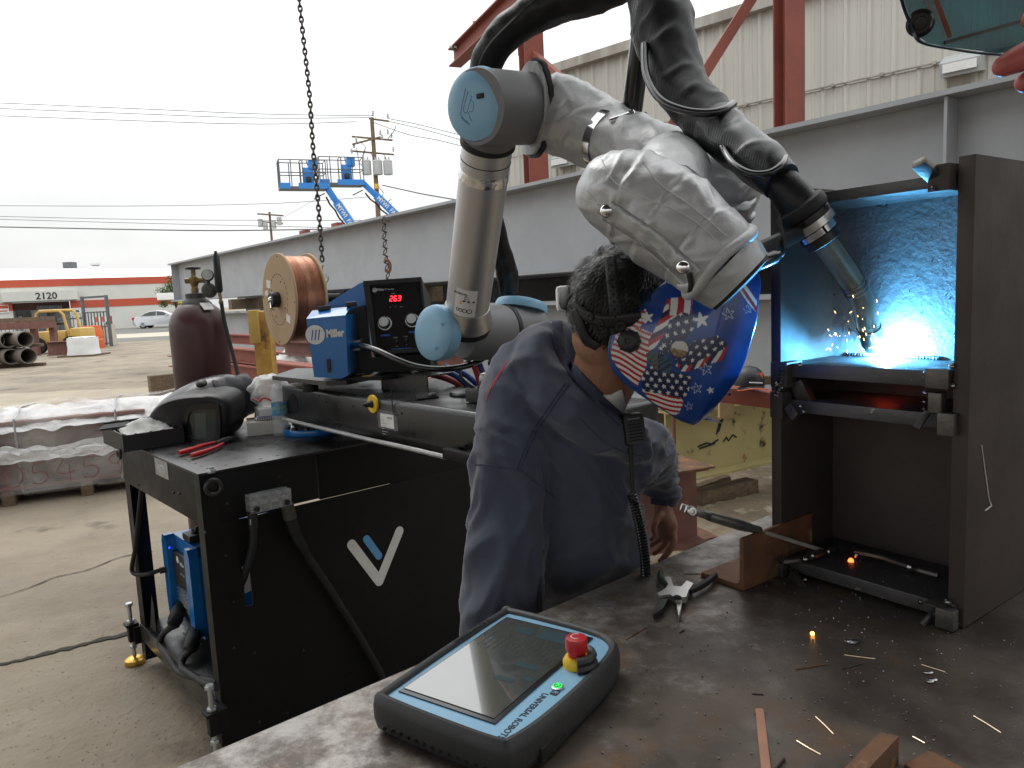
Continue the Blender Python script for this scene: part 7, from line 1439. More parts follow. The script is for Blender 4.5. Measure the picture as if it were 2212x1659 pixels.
# ------------------------------------------------------------------ cable sleeves
sl = thing('cable_sleeve', 'thick black woven cable sleeve running from the top down to the torch', 'cable sleeve', at(1500, 230, 1.6))
def sj(t, a, p): return 1+.10*nz3(p*9)+.07*nz3(V((p.x*22, p.y*22, p.z*22)))+.05*max(0, 1-abs(nz3(p*16))*5)
wv_m = mat('woven_sleeve', (.006, .0065, .0075), (.010, .0105, .012), sc=30, rough=.42, bump=.7, bsc=130, bstretch=(1, 1, 1), spec=.35)
nt = wv_m.node_tree; 
wvn = nt.nodes.new('ShaderNodeTexWave'); wvn.inputs['Scale'].default_value = 150; wvn.inputs['Distortion'].default_value = 1.5; bnn = nt.nodes.new('ShaderNodeBump'); bnn.inputs['Strength'].default_value = .3; bnn.inputs['Distance'].default_value = .002
tcx_ = nt.nodes.new('ShaderNodeTexCoord'); nt.links.new(tcx_.outputs['Object'], wvn.inputs['Vector']); nt.links.new(wvn.outputs['Fac'], bnn.inputs['Height']); nt.links.new(bnn.outputs[0], nt.nodes['Principled BSDF'].inputs['Normal'])
Q = cr([tuple(at(x, y, Y))+(r_*Y/F,) for x, y, Y, r_ in ((1412, -60, 1.74, 60), (1424, 30, 1.70, 62), (1442, 110, 1.66, 58), (1470, 180, 1.61, 54), (1514, 240, 1.55, 50), (1565, 288, 1.49, 48), (1615, 330, 1.43, 47), (1655, 362, 1.38, 43), (1688, 392, 1.35, 38))], 14)
ks = int(len(Q)*.60); b = MB(); b.tube(Q[:ks+1], 0, 44, jit=sj); b.build('sleeve', wv_m, sl, ang=80)
wv2 = wv_m.copy(); wv2.name = 'glossy_woven_sleeve'; wv2.node_tree.nodes['Principled BSDF'].inputs['Roughness'].default_value = .3; wv2.node_tree.nodes['Principled BSDF'].inputs['Specular IOR Level'].default_value = .7; wv2.node_tree.nodes['Principled BSDF'].inputs['Coat Weight'].default_value = .15
b = MB(); b.tube([q[:3]+(q[3]*1.04,) for q in Q[ks-2:]], 0, 44, jit=sj); b.build('sleeve_end', wv2, sl, ang=80)
b = MB(); b.tube(cr([tuple(at(x, y, Y)) for x, y, Y in ((1392, 96, 1.63), (1396, 160, 1.58), (1424, 212, 1.52), (1476, 238, 1.47), (1530, 244, 1.45), (1566, 236, 1.46), (1584, 224, 1.49))], 7), .0078, 10); b.build('thin_hose', K['gloss'], sl)
b = MB(); b.tube(cr([tuple(at(x, y, Y)) for x, y, Y in ((1560, 318, 1.42), (1582, 352, 1.365), (1620, 374, 1.325), (1660, 374, 1.31), (1688, 356, 1.32), (1696, 340, 1.35))], 7), .0062, 10); b.build('thin_hose', K['gloss'], sl)
s2 = thing('cable_sleeve', 'black cable sleeve arching over the robot elbow from the upper left', 'cable sleeve', at(1080, 90, 2.0))
Q = cr([tuple(at(x, y, Y))+(r_*Y/F,) for x, y, Y, r_ in ((1420, -80, 1.9, 40), (1300, -22, 1.94, 42), (1210, 6, 1.98, 40), (1130, 44, 2.02, 37), (1080, 88, 2.05, 34), (1052, 135, 2.08, 33), (1044, 185, 2.1, 33))], 12)
b = MB(); b.tube(Q, 0, 36, jit=sj); b.build('sleeve', K['sleeve'], s2, ang=80)
b = MB(); b.tube(cr([tuple(at(x, y, Y)) for x, y, Y in ((1170, -10, 1.9), (1110, 42, 1.93), (1058, 96, 1.97), (1036, 140, 2.0), (1046, 156, 2.02))], 7), .004, 6); b.build('thin_hose', K['gloss'], s2)
s3 = thing('cable_sleeve', 'short black cable sleeve hanging behind the robot upper arm tube', 'cable sleeve', at(1095, 620, 2.62))
Q = cr([tuple(at(x, y, Y))+(r_*Y/F,) for x, y, Y, r_ in ((1062, 440, 2.42, 16), (1074, 510, 2.5, 20), (1086, 555, 2.55, 23), (1096, 595, 2.6, 22), (1098, 632, 2.64, 19))], 10); b = MB(); b.tube(Q, 0, 26, jit=sj); b.build('sleeve', K['sleeve'], s3, ang=80)
# ------------------------------------------------------------------ welding torch
tch = thing('welding_torch', 'robot welding torch with bent metal gooseneck pointing at the arc', 'welding torch', at(1760, 470, 1.36))
def tq(x, y, Y, r_): return tuple(at(x, y, Y))+(r_*Y/F,)
b = MB(); b.tube(cr([tq(1672, 378, 1.37, 34), tq(1692, 400, 1.355, 37), tq(1715, 430, 1.345, 41), tq(1735, 455, 1.34, 43)], 8), 0, 32, jit=lambda t, a, p: 1+.05*nz3(p*25)); b.build('torch_boot', K['sleeve'], tch, ang=80)
d0, d1 = at(1722, 440, 1.34), at(1785, 528, 1.34); dv = (d1-d0).normalized(); DX = fr(d0, V((0, -1, 0)), dv); sc1 = 1.34/F
def torl(prof, name, m): b = MB(DX); b.lathe([(r_*sc1, z*sc1) for r_, z in prof], 40); return b.build(name, K[m], tch)
torl([(44, 0), (53, 4), (55, 10), (55, 22), (52, 28), (44, 30)], 'rear_collar', 'rubber')
torl([(44, 30), (50, 31), (50, 44), (47, 45)], 'clamp_ring', 'darksteel'); torl([(49, 46), (49, 62), (45, 64)], 'clamp_ring', 'alucast')
torl([(36, 64), (40, 66), (40, 80), (36, 82)], 'locking_ring', 'steelbolt'); torl([(38, 83), (38, 100), (33, 103)], 'front_ring', 'darksteel')
for k in range(5): a = k*1.25-.6; b = MB(DX); c = V((50*sc1*cos(a), 50*sc1*sin(a), 37*sc1)); b.lathe([(.005, 0), (.005, .0012), (.0025, .0012)], 12, fr(c, Z, V((cos(a), sin(a), 0)))); b.build('set_screw', K['hole'], tch)
for k in range(4): a = k*1.57; b = MB(DX); c = V((40*sc1*cos(a), 40*sc1*sin(a), 73*sc1)); b.box(c, (.004, .003, .012)); b.build('ring_slot', K['hole'], tch)
def tn(x, y, d, r_): q = onp(x, y, BO+e2*d, e2); return tuple(q)+(r_*q.y/F,)
neck = [tq(1778, 520, 1.342, 25), tn(1800, 550, .0, 25), tn(1828, 590, .035, 24.5), tn(1848, 622, .062, 24), tn(1864, 655, .086, 24), tn(1873, 690, .108, 23.5), tn(1878, 712, .122, 23)]
b = MB(); b.tube(cr(neck, 9), 0, 32); b.build('gooseneck', mat('heated_steel', (.30, .26, .19), (.22, .19, .15), sc=14, rough=.34, metal=.5, bump=.05, bsc=120), tch, ang=80)
for x, y in ((1842, 612), (1847, 620), (1850, 628)):
    c = V(tn(x, y, .058+.007*(y-620)/8, 1)[:3]); n = V(tn(1864, 655, .086, 1)[:3])-V(tn(1828, 590, .035, 1)[:3]); X = fr(c, Z, n); b = MB(); b.tube([X @ V((25.5*sc1*cos(2*pi*k/30), 25.5*sc1*sin(2*pi*k/30), 0)) for k in range(30)], .0012, 5, closed=True); b.build('neck_ridge', K['steelbolt'], tch)
b = MB(); b.tube([tn(1877, 706, .118, 25), tn(1882, 728, .134, 24), tn(1885, 742, .143, 22.5)], 0, 30); b.build('nozzle', mat('nozzle_brown', (.15, .10, .06), (.10, .07, .05), sc=20, rough=.4, metal=.8, bump=.15, bsc=100), tch)
b = MB(); b.tube([tn(1885, 742, .143, 18.5), tn(1887, 754, .150, 17.5), tn(1887.5, 757, .151, 12)], 0, 24); b.build('contact_tip', mat('blued_tip', (.03, .05, .16), rough=.35, metal=.6), tch)
b = MB(); b.tube([V(tn(1888, 756, .151, 1)[:3]), ARC+V((0, 0, -.004))], .0007, 6); b.build('electrode_wire', K['copper'], tch)
b = MB(); b.bar(at(1588, 566, 1.25), at(1738, 497, 1.33), .022, .026, Z, .003); b.build('mount_bar', K['darksteel'], tch)
b = MB(); b.tube([tq(1600, 584, 1.245, 16), tq(1620, 577, 1.25, 17), tq(1668, 556, 1.27, 17), tq(1680, 550, 1.275, 12)], 0, 20); b.build('shock_sensor', K['gloss'], tch)
b = MB(); q = at(1602, 584, 1.245); n = (at(1668, 556, 1.27)-q).normalized(); b.lathe([(.014, -.004), (.0165, -.002), (.0165, .006), (.012, .008)], 22, fr(q-n*.006, Z, n)); b.build('end_ring', K['alucast'], tch)
b = MB(); b.tube(cr([tuple(at(x, y, Y)) for x, y, Y in ((1683, 470, 1.31), (1690, 510, 1.29), (1692, 545, 1.28), (1678, 556, 1.275))], 6), .0035, 7); b.build('sensor_lead', K['rubber'], tch)
# ================================================================== THE MAN
def blob(parts, voxel, smooth, name):
    b = MB()
    for P in parts:
        Q = cr([tuple(at(x, y, Y))+(r_*Y/F,) for x, y, Y, r_ in P], 5) if len(P) > 1 else [tuple(at(*P[0][:3]))+(P[0][3]*P[0][2]/F,)]
        if len(Q) > 1: b.tube(Q, 0, 20)
        for q in ((Q[0], Q[-1]) if len(Q) > 1 else (Q[0],)): b.ball(V(q[:3]), q[3], 20)
    me = b.mesh(name, clean=True); o = bpy.data.objects.new(name, me); C.objects.link(o)
    m = o.modifiers.new('r', 'REMESH'); m.mode = 'VOXEL'; m.voxel_size = voxel
    m = o.modifiers.new('s', 'SMOOTH'); m.factor = .5; m.iterations = smooth
    dg = bpy.context.evaluated_depsgraph_get(); dg.update(); me2 = bpy.data.meshes.new_from_object(o.evaluated_get(dg)); bpy.data.objects.remove(o); return me2
man = thing('person', 'man in navy sweatshirt bending over the table under a flag pattern welding helmet', 'person', V((.2, 1.75, 0)))
def put(me, name, m, par=man, disp=None, ang=80):
    off = V(man.location)
    if disp:
        nr = [v.normal.copy() for v in me.vertices]
        for v, n in zip(me.vertices, nr): v.co += n*disp(v.co)
    for v in me.vertices: v.co -= off
    me.polygons.foreach_set('use_smooth', [True]*len(me.polygons)); me.materials.clear(); me.materials.append(m); me.update()
    o = bpy.data.objects.new(name, me); C.objects.link(o); o.parent = par; return o
SC_ = 1.
NECK = [(1268, 905, 1.67, 66), (1290, 850, 1.60, 70), (1310, 800, 1.54, 74), (1328, 742, 1.50, 78)]
HEADC = (1338, 690, 1.47)
# head direction frame
hcn = at(*HEADC); hup = V((.24, -.05, .95)).normalized(); hfw = V((.86, -.05, -.35)); HD = fr(hcn, hfw, hup)      # x: face
def bez_hand(w, palm, fingers, thumb): return [palm]+fingers+[thumb]
LH = [[(1432, 1040, 1.90, 24), (1432, 1090, 1.88, 20), (1436, 1114, 1.87, 22), (1442, 1136, 1.86, 23), (1440, 1150, 1.86, 20)],
      [(1450, 1142, 1.85, 9), (1456, 1166, 1.835, 8.5), (1448, 1186, 1.825, 8), (1434, 1204, 1.82, 7.5), (1426, 1212, 1.82, 6.5)],
      [(1440, 1150, 1.87, 8), (1440, 1172, 1.86, 7.5), (1428, 1184, 1.85, 7), (1413, 1196, 1.85, 6.5)],
      [(1428, 1150, 1.885, 7.5), (1427, 1164, 1.88, 7), (1416, 1172, 1.88, 6.5), (1404, 1180, 1.88, 6)],
      [(1422, 1140, 1.90, 7), (1419, 1154, 1.90, 6.5), (1410, 1162, 1.90, 6), (1400, 1166, 1.90, 5.5)],
      [(1426, 1112, 1.85, 10), (1416, 1128, 1.835, 8), (1412, 1143, 1.83, 7), (1414, 1152, 1.83, 6)]]
RH = [[(1062, 1420, 1.43, 34), (1058, 1480, 1.42, 32), (1060, 1520, 1.41, 36), (1064, 1550, 1.41, 34)]]+[[(1040+14*k, 1545, 1.40+.01*k, 12), (1042+14*k, 1580, 1.40+.01*k, 11), (1048+14*k, 1605-6*abs(k-1), 1.41+.01*k, 9)] for k in range(4)]+[[(1085, 1515, 1.39, 14), (1102, 1545, 1.38, 11), (1104, 1570, 1.38, 9)]]
TOR = [[(1240, 1400, 1.80, 135), (1240, 1270, 1.74, 135), (1235, 1120, 1.67, 128), (1230, 1000, 1.63, 112)], [(1120, 965, 1.60, 70), (1180, 890, 1.66, 80), (1255, 890, 1.66, 70), (1370, 960, 1.72, 36)],
       [(1110, 970, 1.60, 64), (1095, 1210, 1.52, 56), (1062, 1420, 1.43, 36)], [(1390, 960, 1.74, 36), (1428, 1000, 1.86, 34), (1432, 1060, 1.89, 24)]]
LEG = [[(1195, 1420, 1.80, 100), (1185, 1640, 1.72, 82), (1190, 1980, 1.80, 58)], [(1300, 1420, 1.86, 100), (1330, 1640, 1.80, 82), (1340, 1930, 1.92, 58)]]
hs = 1/(1.47/F)
def hpt(x, y, z): q = HD @ V((x, y, z)); return q
b_head = [[(*HEADC, 88)]]
bm_ = blob(TOR+LEG+[NECK]+LH+RH+[[(1312, 725, 1.49, 78), (1328, 690, 1.485, 82), (1335, 645, 1.48, 84)], [(1345, 690, 1.47, 74), (1388, 735, 1.46, 58), (1398, 778, 1.45, 40)], [(1428, 700, 1.42, 13), (1440, 728, 1.42, 17)], [(1310, 690, 1.425, 14), (1312, 712, 1.425, 12)]], .0045, 4, 'body')
body = put(bm_, 'body', K['skin'])
b = MB()
for s in (-1, 1): p = HD @ V((.098, .033*s, .0)); b.ball(p, .012, 10)
b.build('eyes', K['label'], man); b = MB(); b.tube(cr([tuple(HD @ V((.094, y, -.075-.002*abs(y*40)))) for y in (-.025, -.01, 0, .01, .025)], 4), .004, 6); b.build('mouth', K['redox'], man)
# sweatshirt
def ridge(x): return max(0, 1-abs(x)*2.6)
def sdisp(p):
    q = p; w_ = nz3(q*4+V((3, 1, 7)))
    base = .006*nz3(q*6)+.0035*nz3(q*17)+.0012*nz3(q*45)
    X_, Y_ = CX+F*((q-CAM).dot(RT))/((q-CAM).dot(FW)), CY-F*((q-CAM).dot(UP))/((q-CAM).dot(FW))
    if X_ < 1175 and Y_ > 930:           # sleeve: long folds down the arm
        f = ridge(nz3(V((q.x*26+w_*2.2, q.y*20, q.z*5)))); g = ridge(nz3(V((q.x*10, q.y*10, q.z*13+w_*2)))); return base+.011*f*min(1, (Y_-930)/90)+.007*g
    if X_ > 1385: return base+.012*ridge(nz3(V((q.x*10, q.y*10, q.z*34+w_*2))))
    f = ridge(nz3(V((q.x*6+w_, q.y*6, q.z*21+w_*2.4)))); k = min(1, max(0, (Y_-1040)/140)); g = ridge(nz3(V((q.x*11+q.z*9+w_*1.5, q.y*10, q.z*7-q.x*7))))
    return base+.015*f*k+.010*g*(1-.5*k)
shirt = put(blob([[(1240, 1420, 1.80, 152), (1242, 1280, 1.75, 158), (1240, 1150, 1.69, 154), (1235, 1060, 1.65, 146), (1240, 985, 1.63, 124)],
                  [(1116, 962, 1.58, 88), (1132, 880, 1.62, 96), (1150, 815, 1.66, 88), (1192, 768, 1.70, 70)], [(1140, 930, 1.60, 92), (1190, 910, 1.64, 84)],
                  [(1250, 960, 1.64, 96), (1330, 985, 1.66, 88), (1382, 965, 1.72, 62)], [(1180, 735, 1.65, 40), (1160, 775, 1.60, 50), (1180, 838, 1.56, 54), (1226, 884, 1.525, 52), (1270, 918, 1.515, 48), (1318, 942, 1.53, 42), (1375, 962, 1.57, 40)], [(1385, 960, 1.74, 60), (1412, 1000, 1.84, 52), (1426, 1040, 1.89, 36), (1436, 1062, 1.90, 33)],
                  [(1116, 960, 1.58, 88), (1104, 1040, 1.56, 86), (1098, 1120, 1.54, 84), (1092, 1220, 1.50, 82), (1080, 1330, 1.46, 77), (1066, 1440, 1.43, 62)]], .0072, 7, 'sweatshirt'), 'sweatshirt', K['cloth'], disp=sdisp)
b = MB(); b.tube(cr([tuple(at(x, y, Y))+(r_*Y/F,) for x, y, Y, r_ in ((1435, 1062, 1.90, 30), (1432, 1076, 1.89, 27), (1430, 1092, 1.885, 25))], 5), 0, 26, False, jit=lambda t, a, p: 1+.03*sin(a*14)); b.build('cuff', K['seam'], man)
me = blob([[(1195, 1420, 1.80, 116), (1185, 1640, 1.72, 98), (1190, 1960, 1.80, 74)], [(1300, 1420, 1.86, 116), (1330, 1640, 1.80, 98), (1340, 1910, 1.92, 74)]], .014, 4, 'trousers'); put(me, 'trousers', K['denim'])
for k, (x, y, Y) in enumerate(((1190, 1975, 1.80), (1340, 1925, 1.92))):
    p = at(x, y, Y); p.z = 0; b = MB(); b.lathe([(.05, 0), (.055, .03), (.05, .12)], 14, M.Translation(p)); b.ball(p+V((.06, -.06, .04)), .05, 12, (1.5, 1.1, .8)); b.build('boot', K['plast'], man)
TS_ = bvh(shirt); 
for P in ([(1222, 826), (1190, 872), (1150, 935), (1116, 1012)], [(1229, 830), (1197, 876), (1157, 938), (1123, 1013)]): surfline(TS_, P, .0017, 'seam', K['seam'], man, .0, 10)
surfline(TS_, [(1026, 1004), (1050, 1004), (1080, 1010), (1124, 1016), (1160, 1045), (1200, 1075)], .0018, 'seam', K['seam'], man, .0, 10)
surfline(TS_, [(1255, 905), (1300, 950), (1345, 975), (1386, 985)], .001, 'seam', K['seam'], man, .0, 8)
rm = mat('red_back_print', (.55, .10, .13), rough=.8)
for P in ([(1098, 778), (1082, 800), (1070, 822)], [(1092, 790), (1076, 814), (1064, 838)], [(1074, 812), (1060, 838), (1050, 864)]): surfline(TS_, P, .0016, 'back_print', rm, man, .0, 6)
# collar rib around the neck, undershirt
TSB = bvh(shirt, body)
CP = [(1203, 696), (1206, 735), (1216, 766), (1236, 798), (1262, 828), (1292, 858), (1322, 886), (1346, 908)]
surfstrip(TSB, CP, 11, 'collar', K['seam'], man, .004, .006, 8)
surfline(TSB, [(x-11+.05*(y-672), y+.055*(y-672)) for x, y in CP], .0016, 'seam', K['cloth'], man, .004, 8)
TB_ = bvh(body); surfstrip(TB_, [(1272, 846), (1296, 866), (1322, 872), (1350, 866)], lambda t: 9+16*t, 'undershirt', K['tee'], man, .003, .004, 8)
# hair: cap plus short strands
HA, HB_, HC_ = .101, .095, .108
hn0 = fr(at(1334, 654, 1.475), V((.9, 0, -.25)), V((.20, -.02, .98)))
def hairpt(d): return V((d.x*HA, d.y*HB_, d.z*(HC_ if d.z < 0 else .113)))*(1+.03*nz3(d*3))
b = MB(); 
def hcap(u, v):
    th = pi*(.02+.90*v); ph = 2*pi*u; d = V((sin(th)*cos(ph), sin(th)*sin(ph), cos(th))); return hn0 @ (hairpt(d)*(.962 if not (d.x > .62 and d.z < -.1) else .88))
b.grid(hcap, 48, 34, True); b.build('hair', K['hair'], man, ang=80)
b = MB(); rnd = random.Random(5)
for k in range(9500):
    d = V((rnd.gauss(0, 1), rnd.gauss(0, 1), rnd.gauss(0, 1))).normalized()
    if d.x > .62 and d.z < -.05: continue
    if d.z < -.88: continue
    sp_ = hairpt(d)*.965; ln = rnd.uniform(.012, .026)*(1.1 if d.z > .2 else .7 if d.z > -.45 else .45)
    comb = V((-.35, .12*nz3(d*4), -.9)) if d.z < .75 else V((.5+.5*nz3(d*5), .8*nz3(d*5+V((4, 2, 1))), -.1)); t_ = (comb-d*comb.dot(d)).normalized()
    t_ = (t_+V((rnd.gauss(0, .17), rnd.gauss(0, .17), rnd.gauss(0, .17)))+.18*V((nz3(d*9), nz3(d*9+V((5, 5, 5))), nz3(d*9+V((9, 1, 5)))))).normalized(); sd_ = d.cross(t_).normalized()*rnd.uniform(.0005, .0009)
    vs = []
    for i in range(4):
        f = i/3; c = sp_+t_*ln*f+d*(.0042*sin(f*2.6)+.001); w_ = sd_*(1-f*.85); vs += [hn0 @ (c-w_), hn0 @ (c+w_)]
    b.add(vs, [(0, 1, 3, 2), (2, 3, 5, 4), (4, 5, 7, 6)])
o = b.build('hair_strands', K['hair'], man, clean=False); o['kind'] = 'stuff'
# ------------------------------------------------------------------ helmet with flag print worn by the man
fh = thing('flag_welding_helmet', 'blue welding helmet with flag, star and eagle print worn by the man', 'welding helmet', at(1480, 760, 1.40))
ROW = [(1458, 568, 1612, 566), (1450, 600, 1634, 590), (1418, 628, 1640, 616), (1368, 664, 1636, 648), (1334, 700, 1632, 690), (1318, 745, 1620, 735), (1320, 782, 1608, 775), (1340, 815, 1592, 812), (1378, 845, 1572, 842), (1430, 880, 1548, 872), (1470, 905, 1530, 893), (1500, 915, 1515, 905)]
def rowat(v):
    t = v*(len(ROW)-1); i = min(int(t), len(ROW)-2); return cr([ROW[max(i-1, 0)], ROW[i], ROW[i+1], ROW[min(i+2, len(ROW)-1)]], 64)[64+int((t-i)*64) if 0 < i else int((t-i)*64)+64]
RW = []
for v_ in range(121):
    t = v_/120*(len(ROW)-1); i = min(int(t), len(ROW)-2); f = t-i; P4 = [ROW[max(i-1, 0)], ROW[i], ROW[i+1], ROW[min(i+2, len(ROW)-1)]]
    RW.append(tuple(.5*(2*b_+(c_-a_)*f+(2*a_-5*b_+4*c_-d_)*f*f+(3*b_-a_-3*c_+d_)*f**3) for a_, b_, c_, d_ in zip(*P4)))
def hshell(u, v):                        # u 0..1 near side, 1..2 front and far side
    k = v*120; i = min(int(k), 119); f = k-i; xa, ya, xb, yb = [RW[i][j]*(1-f)+RW[i+1][j]*f for j in range(4)]
    if u <= 1:
        s = u; x = xa+(xb-xa)*s; y = ya+(yb-ya)*s; Y = 1.395-.045*sin(pi*min(1, s*1.05)*.55)*sin(pi*min(1, .12+v*.85))**.7+.05*max(0, s-.72)**1.6*3.0; return at(x, y, Y), (x, y)
    s = u-1; a = at(xb, yb, 1.395-.045*sin(pi*.55)*sin(pi*min(1, .12+v*.85))**.7+.05*.28**1.6*3.0); c = at(xb-22, yb, 1.50); e = at(xa+60, ya, 1.60)
    p = a.lerp(c, min(1, s*2)) if s < .5 else c.lerp(e, (s-.5)*2); return p+V((.012*sin(pi*s), 0, 0)), (xb, yb)
def z6(x, y): return ((1100+x/2.765)/1.1302, (550+y/2.765)/1.1302)
def inpoly(x, y, P):
    c = False; n = len(P)
    for i in range(n):
        x1, y1 = P[i]; x2, y2 = P[i-1]
        if (y1 > y) != (y2 > y) and x < (x2-x1)*(y-y1)/(y2-y1)+x1: c = not c
    return c
def star(x, y, cx, cy, r, rot=0): 
    a = atan2(y-cy, x-cx)+rot+pi/2; d = sqrt((x-cx)**2+(y-cy)**2)/r; k = (a % (2*pi/5))-pi/5; k = abs(k); return d*cos(pi/5*1.0-k if False else 0)+0*k if False else d-(0.38/ max(.38, cos(0)) + (1-.38)*max(0, (k/(pi/5)))**1.35)
PB = (.007, .045, .21); PR = (.36, .018, .025); PWt = (.62, .60, .56); PN = (.012, .018, .06); PG = (.03, .08, .10); PBr = (.16, .09, .05)
LF = [(1085, 840), (1120, 740), (1160, 670), (1320, 565), (1330, 640), (1275, 690), (1380, 740), (1345, 850), (1320, 960), (1260, 1085), (1150, 985), (1090, 900)]
TOPS = [(1465, 500), (1640, 480), (1625, 600), (1480, 640), (1440, 740), (1400, 800), (1350, 860), (1335, 790), (1380, 700), (1430, 600)]
NW = [(1400, 830), (1490, 640), (1560, 590), (1640, 600), (1645, 690), (1590, 770), (1500, 800), (1460, 870), (1400, 860)]
RWg = [(1520, 900), (1640, 780), (1800, 745), (1865, 800), (1850, 880), (1720, 920), (1570, 975), (1520, 950)]
RF = [(1530, 935), (1600, 950), (1850, 830), (1870, 800), (1840, 905), (1700, 950), (1600, 985), (1545, 985)]
LN = [(1285, 985), (1380, 940), (1560, 1000), (1625, 1020), (1600, 1150), (1560, 1165), (1430, 1135), (1300, 1115)]
LS = [(1300, 1115), (1430, 1135), (1560, 1165), (1575, 1190), (1545, 1260), (1510, 1278), (1400, 1215), (1340, 1165)]
EG = [(1320, 860), (1420, 850), (1500, 930), (1480, 1000), (1400, 985), (1330, 920)]
TR = [(1895, 365), (1960, 360), (2060, 500), (2060, 590), (2010, 540)]
def prt(px, py):
    x = (px*1.1302-1100)*2.765; y = (py*1.1302-550)*2.765
    wob = 10*nz3((x*.008, y*.008, 1))
    for cx, cy, r in ((1690, 640, 58), (1330, 625, 46), (1420, 830, 16), (1750, 1110, 26)):
        if (x-cx)**2+(y-cy)**2 < r*r and star(x, y, cx, cy, r, .2) < 0: return PWt
    for cx, cy, r in ((1870, 600, 44), (2000, 568, 34), (1722, 968, 46), (1660, 1098, 40), (1610, 1216, 30)):
        if (x-cx)**2+(y-cy)**2 < r*r:
            s = star(x, y, cx, cy, r, .2)
            if -.17 < s < 0: return (.45, .5, .55)
    d = sqrt((x-1545)**2+((y-835)*1.05)**2)
    if d < 72: return PN if d > 58 else ((.5, .47, .42) if y < 838+.25*(x-1545) else (PBr if nz3((x*.05, y*.05, 2)) > -.1 else (.3, .2, .1)))
    if inpoly(x, y, NW):
        i, j = floor((x-y*.15)/58), floor((y+x*.25)/60); cx, cy = (x-y*.15)-58*i-29-(14 if j % 2 else -14), (y+x*.25)-60*j-30
        return PWt if star(cx, cy, 0, 0, 19, .3) < 0 else PN
    if inpoly(x, y, RF): return (PWt, PR, PN)[int(floor((x*.9+y*.55+wob)/24)) % 3]
    if inpoly(x, y, RWg):
        i, j = floor((x+y*.3)/62), floor((y-x*.12)/46); cx, cy = (x+y*.3)-62*i-31-(15 if j % 2 else -15), (y-x*.12)-46*j-23
        return PWt if star(cx, cy, 0, 0, 17, .3) < 0 else PN
    if inpoly(x, y, TOPS):
        if x > 1475 and y < 610: return PR if int(floor((x+wob+y*.1)/44)) % 2 == 0 else PWt
        t = (y*.9+x*.55+wob)/30; return (PR, PWt, PN)[int(floor(t)) % 3]
    if inpoly(x, y, EG): return PG if nz3((x*.03+y*.05, y*.02, 0)) > -.05 else (PBr if x < 1400 else PN)
    if inpoly(x, y, LF):
        yy = y-.42*x+14*sin(x*.018)+(.25*x if y < 700 else 0); return PR if int(floor(yy/19.)) % 2 == 0 else PWt
    if inpoly(x, y, LN):
        i, j = floor(x/56), floor((y-x*.1)/40); cx, cy = x-56*i-28-(14 if j % 2 else -14), (y-x*.1)-40*j-20
        return PWt if star(cx, cy, 0, 0, 17, .2) < 0 else PN
    if inpoly(x, y, LS): return PR if int(floor((y-.22*x+8*sin(x*.02))/15.)) % 2 == 0 else PWt
    if inpoly(x, y, TR): return PR if int(floor((x*.9-y*.62)/24)) % 2 == 0 else PWt
    s = 1+.5*nz3((x*.006, y*.006, 4)); return tuple(c*s for c in PB)
NU, NV = 250, 250
vs, cols, fs = [], [], []
for j in range(NV):
    for i in range(NU):
        p, (x, y) = hshell(i/(NU-1), j/(NV-1)); vs.append(p); cols.append(prt(x, y))
for j in range(NV-1):
    for i in range(NU-1): fs.append((j*NU+i, j*NU+i+1, (j+1)*NU+i+1, (j+1)*NU+i))
nb = len(vs); NF = 24
for j in range(NV):
    for i in range(NF): p, _ = hshell(1+(i+1)/NF, j/(NV-1)); vs.append(p); cols.append(PB)
for j in range(NV-1):
    for i in range(NF-1): fs.append((nb+j*NF+i, nb+j*NF+i+1, nb+(j+1)*NF+i+1, nb+(j+1)*NF+i))
    fs.append((j*NU+NU-1, nb+j*NF, nb+(j+1)*NF, (j+1)*NU+NU-1))
off = V(fh.location); me = bpy.data.meshes.new('shell'); me.from_pydata([p-off for p in vs], [], fs); me.polygons.foreach_set('use_smooth', [True]*len(fs))
ca_ = me.color_attributes.new('print', 'FLOAT_COLOR', 'POINT')
ca_.data.foreach_set('color', [t for c in cols for t in (*c, 1)])
pm_ = mat('printed_shell', PB, rough=.25, coat=.5); na_ = pm_.node_tree.nodes.new('ShaderNodeAttribute'); na_.attribute_name = 'print'
pm_.node_tree.links.new(na_.outputs['Color'], pm_.node_tree.nodes['Principled BSDF'].inputs['Base Color'])
me.materials.append(pm_); o = bpy.data.objects.new('shell', me); C.objects.link(o); o.parent = fh
md = o.modifiers.new('thickness', 'SOLIDIFY'); md.thickness = .003; md.offset = -1
TF = bvh(o)
eb = [tuple(hshell(0, v/40)[0]) for v in range(41)]; b = MB(); b.tube(eb, .0035, 6); b.build('shell_edge', mat('blue_edge', (.006, .03, .12), rough=.3), fh)
surfline(TF, [(1505, 860), (1520, 890)], .001, 'x', K['hole'], fh) if False else None
surfline(TF, [z6(1500, 905), z6(1560, 1040), z6(1640, 1130), z6(1730, 1175), z6(1790, 1120), z6(1830, 1010)], .0022, 'shell_fold', mat('blue_fold', (.005, .035, .18), rough=.3), fh, -.0002, 10)
c, n = hit(TF, *z6(1208, 782), .0); 
if c is not None:
    KX_ = fr(c, Z, n.normalized()); b = MB(KX_); b.lathe([(.019, -.002), (.021, .004), (.021, .009), (.0165, .011), (.0165, .017), (.013, .019), (.006, .019), (.005, .0155), (.0005, .0155)], 18); b.build('pivot_knob', K['plast'], fh)
    b = MB(KX_)
    for k in range(8): a = k*pi/4; b.box((.0205*cos(a), .0205*sin(a), .0065), (.004, .004, .010), .001, M.Rotation(a, 3, 'Z'))
    b.build('knob_grips', K['plast'], fh, kind='stuff')
